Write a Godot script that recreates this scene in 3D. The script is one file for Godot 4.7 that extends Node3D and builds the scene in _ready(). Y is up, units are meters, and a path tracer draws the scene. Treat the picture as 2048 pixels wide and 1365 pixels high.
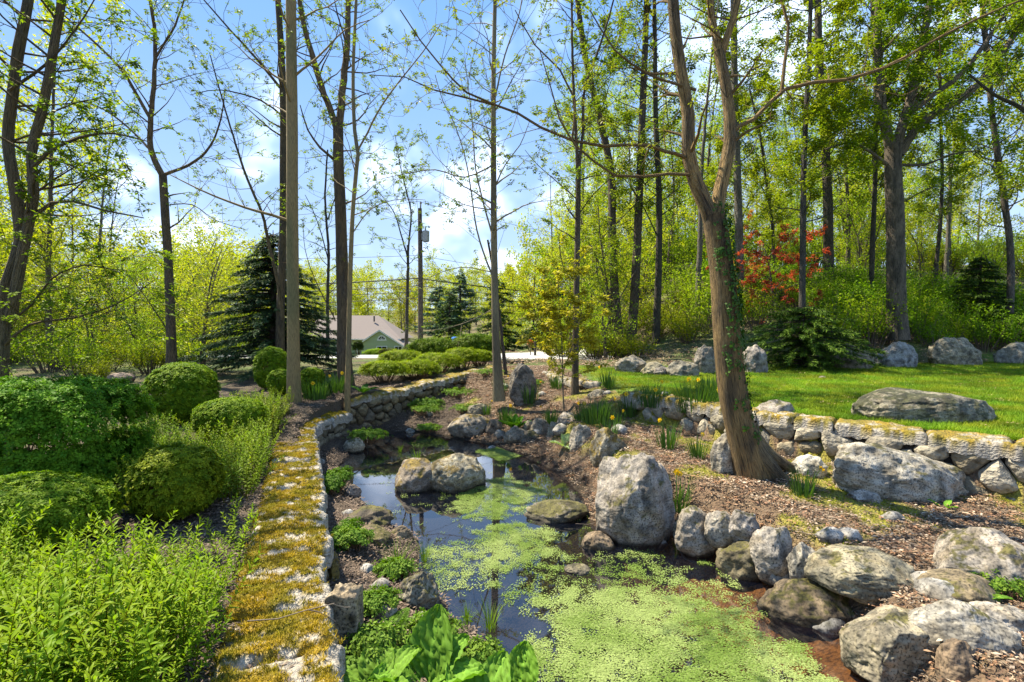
extends Node3D
# A walled garden pond in spring: stone walls, boulders, daffodils and tall trees, seen against the light.

var rng := RandomNumberGenerator.new()
var names := {}
var mats := {}
var ico_cache := {}

# ---------------------------------------------------------------- mesh building
class Builder:
	var v := PackedVector3Array()
	var n := PackedVector3Array()
	var c := PackedColorArray()
	var uv := PackedVector2Array()
	var ix := PackedInt32Array()

	func vert(p: Vector3, nn: Vector3, col: Color, u := Vector2.ZERO) -> int:
		v.append(p)
		n.append(nn)
		c.append(col)
		uv.append(u)
		return v.size() - 1

	func tri(a: int, b: int, d: int) -> void:   # seen from the front, clockwise
		ix.append(a)
		ix.append(b)
		ix.append(d)

	func quad(a: Vector3, b: Vector3, d: Vector3, e: Vector3, col: Color, us := 1.0, vs := 1.0) -> void:   # counter-clockwise corners
		var nn := (b - a).cross(e - a)
		if nn.length_squared() < 1e-14:
			nn = (d - b).cross(e - b)
		nn = nn.normalized()
		var i := vert(a, nn, col, Vector2(0, 0))
		vert(b, nn, col, Vector2(us, 0))
		vert(d, nn, col, Vector2(us, vs))
		vert(e, nn, col, Vector2(0, vs))
		tri(i, i + 2, i + 1)
		tri(i, i + 3, i + 2)

	func box(lo: Vector3, hi: Vector3, col: Color, t := Transform3D()) -> void:
		var p: Array[Vector3] = []
		for k in 8:
			p.append(t * Vector3(hi.x if k & 1 else lo.x, hi.y if k & 2 else lo.y, hi.z if k & 4 else lo.z))
		quad(p[4], p[5], p[7], p[6], col)
		quad(p[1], p[0], p[2], p[3], col)
		quad(p[5], p[1], p[3], p[7], col)
		quad(p[0], p[4], p[6], p[2], col)
		quad(p[6], p[7], p[3], p[2], col)
		quad(p[0], p[1], p[5], p[4], col)

	func tube(pts: PackedVector3Array, rad: PackedFloat32Array, sides: int, col: Color, lump := 0.0, rough: FastNoiseLite = null, col2 := Color(0, 0, 0, 0)) -> void:
		var m := pts.size()
		if m < 2:
			return
		var t := (pts[1] - pts[0]).normalized()
		var u := t.cross(Vector3(0.31, 0.2, 0.93)).normalized()
		if u.length_squared() < 0.5:
			u = t.cross(Vector3.RIGHT).normalized()
		var first := v.size()
		var along := 0.0
		var reps := maxf(1.0, roundf(rad[0] * TAU / 0.3))
		for i in m:
			if i > 0:
				along += pts[i].distance_to(pts[i - 1])
				t = (pts[mini(i + 1, m - 1)] - pts[i - 1]).normalized()
				u = (u - t * u.dot(t)).normalized()
			var w := t.cross(u)
			for j in sides + 1:
				var a := TAU * float(j % sides) / sides
				var d := u * cos(a) + w * sin(a)
				var r := rad[i]
				var p := pts[i] + d * r
				var cc := col
				if rough:
					var q := rough.get_noise_3dv(p * Vector3(1.0, 0.16, 1.0))
					p += d * r * lump * q
					if col2.a > 0.0:
						cc = col.lerp(col2, clampf(rough.get_noise_3dv(p * Vector3(2.2, 0.5, 2.2) + Vector3(9, 9, 9)) * 2.2 + 0.2, 0.0, 1.0))
				vert(p, d, cc, Vector2(float(j) / sides * reps, along / 1.2))
		for i in m - 1:
			for j in sides:
				var a := first + i * (sides + 1) + j
				var b := a + sides + 1
				tri(a, b + 1, a + 1)
				tri(a, b, b + 1)

	func leaf(o: Vector3, dir: Vector3, up: Vector3, length: float, width: float, col: Color, fold := 0.25) -> void:   # a folded diamond
		var s := dir.cross(up).normalized()
		var nn := s.cross(dir).normalized()
		var i := vert(o, nn, col)
		vert(o + dir * length * 0.45 + s * width * 0.5 + nn * fold * width, (nn - s * fold).normalized(), col)
		vert(o + dir * length, nn, col)
		vert(o + dir * length * 0.45 - s * width * 0.5 + nn * fold * width, (nn + s * fold).normalized(), col)
		tri(i, i + 2, i + 1)
		tri(i, i + 3, i + 2)

	func blade(o: Vector3, dir: Vector3, lean: Vector3, length: float, width: float, col: Color, segs := 3, curl := 0.5, fat := 0.0) -> void:   # a strip that bends over
		var s := dir.cross(lean).normalized()
		if s.length_squared() < 0.5:
			s = Vector3.RIGHT
		var p := o
		var d := dir
		var first := v.size()
		for k in segs + 1:
			var f := float(k) / segs
			var w := width * 0.5 * (sin(PI * pow(f * 0.92 + 0.05, 0.75)) if fat > 0.0 else (1.0 - f * f))
			if k == segs:
				w = 0.0
			var nn := s.cross(d).normalized()
			vert(p - s * w, (nn - s * 0.3).normalized(), col, Vector2(0, f))
			vert(p + s * w, (nn + s * 0.3).normalized(), col, Vector2(1, f))
			p += d * length / segs
			d = (d + lean * curl / segs).normalized()
		for k in segs:
			var a := first + k * 2
			tri(a, a + 3, a + 1)
			tri(a, a + 2, a + 3)

	func smooth() -> void:   # area-weighted normals
		n.fill(Vector3.ZERO)
		for k in range(0, ix.size(), 3):
			var a := ix[k]
			var b := ix[k + 1]
			var d := ix[k + 2]
			var nn := (v[d] - v[a]).cross(v[b] - v[a])
			n[a] += nn
			n[b] += nn
			n[d] += nn
		for k in n.size():
			n[k] = n[k].normalized()

	func mesh(m: Material) -> ArrayMesh:
		var am := ArrayMesh.new()
		if v.is_empty():
			return am
		var arr := []
		arr.resize(Mesh.ARRAY_MAX)
		arr[Mesh.ARRAY_VERTEX] = v
		arr[Mesh.ARRAY_NORMAL] = n
		arr[Mesh.ARRAY_COLOR] = c
		arr[Mesh.ARRAY_TEX_UV] = uv
		arr[Mesh.ARRAY_INDEX] = ix
		am.add_surface_from_arrays(Mesh.PRIMITIVE_TRIANGLES, arr)
		am.surface_set_material(0, m)
		return am

class Copies:   # placements of one small mesh, for leaves and other things past counting
	var data := PackedFloat32Array()
	var count := 0
	func put(b: Basis, o: Vector3, col: Color) -> void:
		data.append_array(PackedFloat32Array([b.x.x, b.y.x, b.z.x, o.x, b.x.y, b.y.y, b.z.y, o.y, b.x.z, b.y.z, b.z.z, o.z, col.r, col.g, col.b, 1.0]))
		count += 1
	func node(called: String, m: Mesh) -> MultiMeshInstance3D:
		var mm := MultiMesh.new()
		mm.transform_format = MultiMesh.TRANSFORM_3D
		mm.use_colors = true
		mm.mesh = m
		mm.instance_count = count
		mm.buffer = data
		var o := MultiMeshInstance3D.new()
		o.name = called
		o.multimesh = mm
		o.set_meta("kind", "stuff")
		return o

# ---------------------------------------------------------------- scene tree helpers
func numbered(called: String) -> String:
	if not names.has(called):
		names[called] = 0
		return called
	names[called] += 1
	return "%s_%03d" % [called, names[called]]

func tag(o: Node, label: String, category := "", group := "") -> Node:
	o.set_meta("label", label)
	if category:
		o.set_meta("category", category)
	if group:
		o.set_meta("group", group)
	return o

func thing(called: String, label: String, category: String, at := Vector3.ZERO, turn := 0.0, group := "") -> Node3D:
	var o := Node3D.new()
	o.name = numbered(called)
	o.position = at
	o.rotation.y = turn
	add_child(o)
	tag(o, label, category, group)
	return o

func single(called: String, m: Mesh, label: String, category: String, at := Vector3.ZERO, turn := 0.0, group := "") -> MeshInstance3D:
	var o := MeshInstance3D.new()
	o.name = numbered(called)
	o.mesh = m
	o.position = at
	o.rotation.y = turn
	add_child(o)
	tag(o, label, category, group)
	return o

func part(called: String, m: Mesh, parent: Node) -> MeshInstance3D:
	var o := MeshInstance3D.new()
	o.mesh = m
	var k := 0
	var nm := called
	while parent.has_node(NodePath(nm)):
		k += 1
		nm = "%s_%03d" % [called, k]
	o.name = nm
	parent.add_child(o)
	return o

func structure(called: String, m: Mesh) -> MeshInstance3D:
	var o := MeshInstance3D.new()
	o.name = numbered(called)
	o.mesh = m
	o.set_meta("kind", "structure")
	add_child(o)
	return o

func another(src: Node3D, label: String, at: Vector3, turn: float, size := 1.0, group := "") -> Node3D:
	var o: Node3D = src.duplicate()
	o.name = numbered(String(src.name).rstrip("0123456789").rstrip("_"))
	add_child(o)
	o.position = at
	o.rotation = Vector3(0, turn, 0)
	o.scale = Vector3.ONE * size
	o.set_meta("label", label)
	if group:
		o.set_meta("group", group)
	return o

func r(a: float, b: float) -> float:
	return rng.randf_range(a, b)

func noise(seed_: int, freq: float, oct := 3, kind := FastNoiseLite.TYPE_SIMPLEX_SMOOTH) -> FastNoiseLite:
	var f := FastNoiseLite.new()
	f.seed = seed_
	f.frequency = freq
	f.noise_type = kind
	f.fractal_octaves = oct
	return f

# ---------------------------------------------------------------- materials
func ramp(stops: Array) -> Gradient:   # [offset, linear grey or Color, ...]
	var g := Gradient.new()
	var off := PackedFloat32Array()
	var col := PackedColorArray()
	for k in range(0, stops.size(), 2):
		off.append(stops[k])
		var q = stops[k + 1]
		var cc: Color = q if q is Color else Color(q, q, q)
		col.append(cc.linear_to_srgb())
	g.offsets = off
	g.colors = col
	return g

func tex(seed_: int, freq: float, stops: Array, size := 512, oct := 5, kind := FastNoiseLite.TYPE_SIMPLEX_SMOOTH, fr := FastNoiseLite.FRACTAL_FBM) -> NoiseTexture2D:
	var f := noise(seed_, freq, oct, kind)
	f.fractal_type = fr
	if kind == FastNoiseLite.TYPE_CELLULAR:
		f.cellular_return_type = FastNoiseLite.RETURN_DISTANCE2_SUB
	var t := NoiseTexture2D.new()
	t.width = size
	t.height = size
	t.seamless = true
	t.noise = f
	if stops.size():
		t.color_ramp = ramp(stops)
	return t

func solid(key: String, rough := 0.8, base := Color(1, 1, 1), metal := 0.0) -> StandardMaterial3D:
	if mats.has(key):
		return mats[key]
	var m := StandardMaterial3D.new()
	m.resource_name = key
	m.vertex_color_use_as_albedo = true
	m.albedo_color = base.linear_to_srgb()
	m.roughness = rough
	m.metallic = metal
	mats[key] = m
	return m

func tri_map(m: StandardMaterial3D, t: Texture2D, scale: float, bump: Texture2D, depth: float) -> void:
	m.albedo_texture = t
	m.uv1_triplanar = true
	m.uv1_world_triplanar = true
	m.uv1_scale = Vector3.ONE * scale
	if bump:
		m.heightmap_enabled = true
		m.heightmap_texture = bump
		m.heightmap_scale = depth

func leaf_mat(key: String, through: Color, rough := 0.45, base := Color(1, 1, 1)) -> StandardMaterial3D:
	var m := solid(key, rough, base)
	m.backlight_enabled = true
	m.backlight = through.linear_to_srgb()
	m.metallic_specular = 0.2
	m.cull_mode = BaseMaterial3D.CULL_DISABLED
	return m

func make_materials() -> void:
	var m := solid("granite", 0.86)
	tri_map(m, tex(3, 0.011, [0.0, 0.16, 0.30, 0.32, 0.40, 0.62, 0.52, 0.86, 0.62, 1.0, 0.75, 0.78, 1.0, 1.0], 512, 6), 0.55, tex(4, 0.016, [], 512, 6), 5.0)
	m.detail_enabled = true
	m.detail_blend_mode = BaseMaterial3D.BLEND_MODE_MUL
	m.detail_uv_layer = BaseMaterial3D.DETAIL_UV_2
	m.uv2_triplanar = true
	m.uv2_world_triplanar = true
	m.uv2_scale = Vector3.ONE * 1.9
	m.detail_albedo = tex(7, 0.035, [0.0, 0.10, 0.30, 0.22, 0.36, 0.8, 0.5, 1.0, 1.0, 1.0], 512, 4)
	m = solid("wallstone", 0.9)
	tri_map(m, tex(13, 0.012, [0.0, 0.2, 0.34, 0.45, 0.45, 0.75, 0.6, 1.0, 1.0, 0.8], 512, 6), 1.1, tex(14, 0.02, [], 512, 6), 4.0)
	m = solid("mossy", 0.95)
	tri_map(m, tex(23, 0.03, [0.0, 0.35, 0.35, 0.6, 0.5, 0.9, 0.65, 1.0, 1.0, 1.15], 512, 6), 1.3, tex(24, 0.045, [], 512, 6), 3.0)
	m = solid("bark_rough", 0.95)
	m.albedo_texture = tex(31, 0.02, [0.0, 0.14, 0.3, 0.3, 0.5, 0.8, 0.75, 1.1, 1.0, 1.1], 512, 4, FastNoiseLite.TYPE_SIMPLEX_SMOOTH, FastNoiseLite.FRACTAL_RIDGED)
	m.uv1_scale = Vector3(0.75, 0.30, 1)
	m.heightmap_enabled = true
	m.heightmap_texture = tex(32, 0.02, [], 512, 4, FastNoiseLite.TYPE_SIMPLEX_SMOOTH, FastNoiseLite.FRACTAL_RIDGED)
	m.heightmap_scale = 7.0
	m = solid("bark_smooth", 0.85)
	m.albedo_texture = tex(41, 0.018, [0.0, 0.45, 0.4, 0.75, 0.55, 1.0, 1.0, 0.85], 512, 5)
	m.uv1_scale = Vector3(1, 0.8, 1)
	m.heightmap_enabled = true
	m.heightmap_texture = m.albedo_texture
	m.heightmap_scale = 0.8
	m = solid("twig", 0.9)
	m = solid("soil", 0.97)
	tri_map(m, tex(51, 0.05, [0.0, 0.2, 0.35, 0.5, 0.55, 1.0, 1.0, 1.3], 512, 6), 0.9, tex(52, 0.06, [], 512, 6), 4.0)
	m = solid("asphalt", 0.9)
	tri_map(m, tex(61, 0.09, [0.0, 0.7, 0.5, 1.0, 1.0, 1.15], 256, 4), 0.5, null, 0)
	leaf_mat("leaf", Color(0.9, 1.0, 0.25), 0.45)
	leaf_mat("leaf_soft", Color(0.6, 0.7, 0.15), 0.6)
	leaf_mat("leaf_gloss", Color(0.55, 0.65, 0.08), 0.55)
	leaf_mat("needle", Color(0.2, 0.25, 0.08), 0.6)
	leaf_mat("petal", Color(0.7, 0.6, 0.1), 0.6)
	solid("paint", 0.7)
	solid("metal", 0.5, Color(1, 1, 1), 0.3)
	solid("glass_dark", 0.08)
	m = StandardMaterial3D.new()
	m.resource_name = "pond_water"
	m.transparency = BaseMaterial3D.TRANSPARENCY_ALPHA
	m.albedo_color = Color(0.03, 0.05, 0.10, 0.42)
	m.clearcoat_enabled = true
	m.clearcoat = 1.0
	m.clearcoat_roughness = 0.02
	m.roughness = 0.02
	m.metallic_specular = 0.62
	m.normal_enabled = true
	var wn := tex(71, 0.012, [], 512, 3)
	wn.as_normal_map = true
	wn.bump_strength = 1.0
	m.normal_texture = wn
	m.normal_scale = 0.05
	m.uv1_triplanar = true
	m.uv1_world_triplanar = true
	m.uv1_scale = Vector3.ONE * 0.6
	mats["water"] = m

# ---------------------------------------------------------------- the lie of the land
var left_line := PackedVector2Array([Vector2(1.4, -4.0), Vector2(0.1, 0.0), Vector2(-1.02, 2.72), Vector2(-2.62, 6.65), Vector2(-3.75, 9.45), Vector2(-3.98, 10.4), Vector2(-3.85, 11.9), Vector2(-2.75, 14.0), Vector2(-1.3, 16.1), Vector2(-0.6, 17.4), Vector2(0.1, 19.0)])   # (x, metres ahead)
var right_line := PackedVector2Array([Vector2(12.5, -2.0), Vector2(8.6, 3.2), Vector2(6.23, 6.05), Vector2(4.0, 8.38), Vector2(2.49, 10.97), Vector2(2.1, 13.0), Vector2(1.9, 15.5), Vector2(1.3, 18.0), Vector2(0.9, 20.0)])
var boulder_line := PackedVector2Array([Vector2(0.6, 19.5), Vector2(3.2, 17.2), Vector2(6.5, 17.2), Vector2(11.5, 18.0), Vector2(16.5, 19.3), Vector2(21, 20.5), Vector2(34, 23)])
var pond := PackedVector2Array([Vector2(-3.242, 12.496), Vector2(-3.452, 10.752), Vector2(-3.371, 9.399), Vector2(-2.603, 7.964), Vector2(-1.761, 6.727), Vector2(-1.179, 6.167), Vector2(-1.012, 5.285), Vector2(-0.707, 4.838), Vector2(-0.562, 4.46), Vector2(-0.246, 4.104), Vector2(-0.071, 3.662), Vector2(-0.1, 2.6), Vector2(2.6, 2.6), Vector2(2.75, 3.3), Vector2(2.692, 3.662), Vector2(2.909, 4.296), Vector2(2.708, 5.127), Vector2(2.478, 5.887), Vector2(2.091, 6.443), Vector2(1.426, 6.241), Vector2(1.074, 6.727), Vector2(1.14, 7.844), Vector2(0.908, 8.917), Vector2(0.599, 9.749), Vector2(-0.097, 10.664), Vector2(-0.741, 11.508), Vector2(-1.759, 12.148), Vector2(-2.249, 12.496)])
var lump := noise(5, 0.5, 3)
var fine := noise(6, 2.2, 3)

func line_sd(p: Vector2, line: PackedVector2Array) -> float:   # distance to a line, negative on the side of smaller x
	var best := 1e9
	var side := 1.0
	for k in line.size() - 1:
		var a := line[k]
		var d := line[k + 1] - a
		var q := p - a
		var t := clampf(q.dot(d) / d.length_squared(), 0.0, 1.0)
		var e := (q - d * t).length_squared()
		if e < best:
			best = e
			side = -1.0 if d.x * q.y - d.y * q.x > 0.0 else 1.0
	return sqrt(best) * side

func pond_sd(p: Vector2) -> float:
	var best := 1e9
	for k in pond.size():
		var a := pond[k]
		var d := pond[(k + 1) % pond.size()] - a
		var q := p - a
		var t := clampf(q.dot(d) / d.length_squared(), 0.0, 1.0)
		best = minf(best, (q - d * t).length_squared())
	best = sqrt(best)
	return -best if Geometry2D.is_point_in_polygon(p, pond) else best

func general(x: float, d: float) -> float:
	var h := 0.58
	h += 0.42 * smoothstep(6.0, 14.0, d) + 0.2 * smoothstep(13.0, 20.0, d)
	h -= 1.9 * smoothstep(24.0, 50.0, d) * smoothstep(6.0, -4.0, x)
	h += 9.0 * smoothstep(65.0, 170.0, d)
	return h

func hill(x: float, d: float) -> float:
	if d < 15.0 or x < -6.0:
		return 0.0
	var s := -line_sd(Vector2(x, d), boulder_line)
	if s <= 0.0:
		return 0.0
	var rise := smoothstep(3.0, 12.0, x) * 0.9 + 0.02
	return rise * (7.0 * (1.0 - exp(-s / 13.0)) + 0.07 * s) * smoothstep(200.0, 60.0, d)

# 0 garden bed, 1 mulch island, 2 pond bed, 3 muddy bank, 4 lawn, 5 woodland floor, 6 road
func ground(x: float, d: float) -> Vector2:
	var p := Vector2(x, d)
	var g := general(x, d) + lump.get_noise_2d(x, d) * 0.08
	if d > 19.0 or x < -9.0 or d < -2.0:
		var hl := hill(x, d)
		var road := absf(d - (25.5 - 0.10 * x)) < 3.6 and x < 5.0 and hl < 0.5 and x > -30.0
		if road:
			return Vector2(general(x, d) + 0.02, 6)
		if d < -2.0:
			return Vector2(g, 0)
		if x > 1.0 and d < 22.0 and line_sd(p, boulder_line) > 0.0:
			return Vector2(1.25, 4)
		return Vector2(g + hl, 5)
	var dl := line_sd(p, left_line)
	if dl < -0.25 and d < 19.0:
		return Vector2(g + lump.get_noise_2d(x * 3.0, d * 3.0) * 0.03, 0 if d < 16.0 and x > -8.5 else 5)
	var dr := line_sd(p, right_line)
	var lawn := 1.20 + 0.05 * smoothstep(12.0, 18.0, d) + lump.get_noise_2d(x * 0.6, d * 0.6) * 0.02
	if d > 10.9 and absf(dr) < 0.9 and not (d > 14.0 and line_sd(p, boulder_line) < 0.0):
		var isl := lerpf(0.42, 0.62, smoothstep(4.0, 8.0, d)) + 0.2 * smoothstep(8.0, 12.0, d) + 0.38 * smoothstep(12.0, 17.0, d)
		return Vector2(lerpf(isl, lawn, smoothstep(-0.9, 0.9, dr)), 4 if dr > 0.15 + 0.25 * fine.get_noise_2d(x * 2.0, d * 2.0) else 1)
	if dr > 0.0 and dr < 0.52 and d < 10.9:
		return Vector2(1.02, 0)
	if dr > 0.15:
		if d > 14.0 and line_sd(p, boulder_line) < 0.0:
			return Vector2(lawn + hill(x, d) + lump.get_noise_2d(x * 2.0, d * 2.0) * 0.1, 5)
		return Vector2(lawn, 4)
	var island := lerpf(0.42, 0.62, smoothstep(4.0, 8.0, d)) + 0.2 * smoothstep(8.0, 12.0, d) + 0.38 * smoothstep(12.0, 17.0, d)
	var pd := pond_sd(p)
	if pd < 0.0:
		return Vector2(maxf(-0.34, pd * 0.55) + 0.02 + fine.get_noise_2d(x, d) * 0.03, 2)
	var mid := lerpf(0.4, -1.4, smoothstep(3.0, 11.0, d))
	var h := 0.0
	if x < mid:
		h = minf(0.26, 0.02 + pd * 0.3) + smoothstep(11.5, 16.5, d) * 0.5 * smoothstep(0.2, 2.0, pd)
	elif d > 10.2:
		h = minf(island, 0.02 + pd * 0.33)
	else:
		h = minf(island, 0.02 + pd * 0.95)
	h += fine.get_noise_2d(x, d) * 0.02
	return Vector2(h, 3 if x < mid else 1)

func height(x: float, z: float) -> float:
	return ground(x, -z).x

func on_ground(x: float, z: float) -> Vector3:
	return Vector3(x, height(x, z), z)

# ---------------------------------------------------------------- stones
func ico(level: int) -> Array:
	if ico_cache.has(level):
		return ico_cache[level]
	var vs := PackedVector3Array()
	var fs := PackedInt32Array()
	if level == 0:
		var t := (1.0 + sqrt(5.0)) / 2.0
		for q in [Vector3(-1, t, 0), Vector3(1, t, 0), Vector3(-1, -t, 0), Vector3(1, -t, 0), Vector3(0, -1, t), Vector3(0, 1, t), Vector3(0, -1, -t), Vector3(0, 1, -t), Vector3(t, 0, -1), Vector3(t, 0, 1), Vector3(-t, 0, -1), Vector3(-t, 0, 1)]:
			vs.append(q.normalized())
		fs = PackedInt32Array([0, 11, 5, 0, 5, 1, 0, 1, 7, 0, 7, 10, 0, 10, 11, 1, 5, 9, 5, 11, 4, 11, 10, 2, 10, 7, 6, 7, 1, 8, 3, 9, 4, 3, 4, 2, 3, 2, 6, 3, 6, 8, 3, 8, 9, 4, 9, 5, 2, 4, 11, 6, 2, 10, 8, 6, 7, 9, 8, 1])
	else:
		var below := ico(level - 1)
		vs = (below[0] as PackedVector3Array).duplicate()
		var old: PackedInt32Array = below[1]
		var mids := {}
		for k in range(0, old.size(), 3):
			var tr := [old[k], old[k + 1], old[k + 2]]
			var mm := [0, 0, 0]
			for e in 3:
				var a: int = tr[e]
				var b: int = tr[(e + 1) % 3]
				var key := mini(a, b) * 100000 + maxi(a, b)
				if not mids.has(key):
					vs.append((vs[a] + vs[b]).normalized())
					mids[key] = vs.size() - 1
				mm[e] = mids[key]
			fs.append_array(PackedInt32Array([tr[0], mm[0], mm[2], tr[1], mm[1], mm[0], tr[2], mm[2], mm[1], mm[0], mm[1], mm[2]]))
	ico_cache[level] = [vs, fs]
	return ico_cache[level]

const MOSS_GOLD := Color(0.25, 0.17, 0.013)
const MOSS_GREEN := Color(0.11, 0.10, 0.012)

# a boulder: a ball cut by planes and roughened; its moss grows in patches on the faces that look up
func rock_mesh(seed_: int, size: Vector3, level: int, moss := 0.3, tint := Color(0.40, 0.38, 0.34), rough := 0.10, cuts := 11, boxy := 0.0, moss_col := MOSS_GREEN, water := -99.0) -> ArrayMesh:
	var g := RandomNumberGenerator.new()
	g.seed = 900 + seed_
	var data := ico(level)
	var vs: PackedVector3Array = data[0]
	var fs: PackedInt32Array = data[1]
	var planes: Array[Plane] = []
	for k in cuts:
		var nn := Vector3(g.randf_range(-1, 1), g.randf_range(-0.7, 1), g.randf_range(-1, 1)).normalized()
		planes.append(Plane(nn, g.randf_range(0.70, 0.97)))
	var f := noise(seed_, 1.1, 4)
	var f2 := noise(seed_ + 77, 3.2, 4)
	var f3 := noise(seed_ + 177, 5.5, 4)
	var f4 := noise(seed_ + 277, 0.9, 3)
	var strata := Vector3(g.randf_range(-0.5, 0.5), 1, g.randf_range(-0.5, 0.5)).normalized()
	var seams := PackedFloat32Array()
	seams.resize(vs.size())
	var b := Builder.new()
	b.v.resize(vs.size())
	b.n.resize(vs.size())
	b.c.resize(vs.size())
	b.uv.resize(vs.size())
	var half := size * 0.5
	for k in vs.size():
		var p := vs[k]
		if boxy > 0.0:
			var big := maxf(absf(p.x), maxf(absf(p.y), absf(p.z)))
			p = p.lerp(p / big * 0.86, boxy)
		for pl in planes:
			var e := p.dot(pl.normal) - pl.d
			if e > 0.0:
				p -= pl.normal * e * 0.8
		var seam := absf(f4.get_noise_3dv(vs[k] * 1.2))
		seams[k] = (1.0 - smoothstep(0.0, 0.05, seam)) * smoothstep(-0.1, 0.25, f.get_noise_3dv(vs[k] * 0.9 + Vector3(4, 4, 4)))
		p *= 1.08 - 0.045 * seams[k] + 0.03 * f4.get_noise_1d(vs[k].dot(strata) * 5.0 + f.get_noise_3dv(vs[k]) * 1.5) + rough * f.get_noise_3dv(vs[k] * 1.3) * 1.6 + rough * 0.45 * f2.get_noise_3dv(vs[k])
		b.v[k] = p * half
	b.ix.resize(fs.size())
	for k in range(0, fs.size(), 3):
		b.ix[k] = fs[k]
		b.ix[k + 1] = fs[k + 2]
		b.ix[k + 2] = fs[k + 1]
	b.smooth()
	for k in vs.size():
		var q := b.v[k]
		var patch := f2.get_noise_3dv(q * 0.9 + Vector3(3, 1, 7)) * 0.75 + f3.get_noise_3dv(q * 3.0) * 0.42
		var m := smoothstep(0.0, 0.14, patch + (b.n[k].y - 0.45) * 0.55 + moss - 0.55)
		var stain := smoothstep(0.05, 0.35, f3.get_noise_3dv(q * 0.7 + Vector3(5, 5, 5)))
		var col := tint.lerp(tint * Color(0.62, 0.55, 0.42), stain * 0.6)
		col = col * (0.9 + 0.35 * f2.get_noise_3dv(q * 2.0))
		col = col * (1.0 - 0.55 * seams[k])
		var band := smoothstep(water + 0.07 + 0.03 * f3.get_noise_3dv(q), water + 0.015, q.y)
		col = col.lerp(Color(0.05, 0.042, 0.022), band * 0.85)
		m *= 1.0 - band
		b.c[k] = col.lerp(moss_col * (0.8 + 0.5 * f3.get_noise_3dv(q * 6.0)), m * 0.92)
	return b.mesh(mats["granite"])

func rock(called: String, label: String, at: Vector3, size: Vector3, seed_: int, moss := 0.3, opts := {}) -> MeshInstance3D:
	var lv: int = opts.get("level", 4)
	at.y = maxf(at.y, lerpf(at.y, height(at.x, at.z), 0.6))
	var m := rock_mesh(seed_, Vector3(size.x, size.y * 1.5, size.z), lv, moss, opts.get("tint", Color(0.42, 0.40, 0.355)), opts.get("rough", 0.10), opts.get("cuts", 11), opts.get("boxy", 0.0), opts.get("moss_col", MOSS_GREEN), -at.y - size.y * 0.24)
	var o := single(called, m, label, opts.get("category", "rock"), at + Vector3(0, size.y * 0.24, 0), opts.get("turn", 0.0))
	o.rotation.z = opts.get("tilt", 0.0)
	return o

# ---------------------------------------------------------------- dry-stone walls
func at_arc(line: PackedVector2Array, s: float) -> Array:   # [point, direction] at an arc length
	for k in line.size() - 1:
		var d := line[k + 1] - line[k]
		var l := d.length()
		if s <= l or k == line.size() - 2:
			return [line[k] + d / l * s, d / l]
		s -= l
	return []

func arc_length(line: PackedVector2Array) -> float:
	var s := 0.0
	for k in line.size() - 1:
		s += line[k].distance_to(line[k + 1])
	return s

func cut_half(poly: PackedVector2Array, o: Vector2, nn: Vector2) -> PackedVector2Array:   # what lies behind the line through o
	var out := PackedVector2Array()
	for k in poly.size():
		var a := poly[k]
		var b := poly[(k + 1) % poly.size()]
		var da := (a - o).dot(nn)
		var db := (b - o).dot(nn)
		if da <= 0.0:
			out.append(a)
		if (da < 0.0 and db > 0.0) or (da > 0.0 and db < 0.0):
			out.append(a + (b - a) * (da / (da - db)))
	return out

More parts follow.
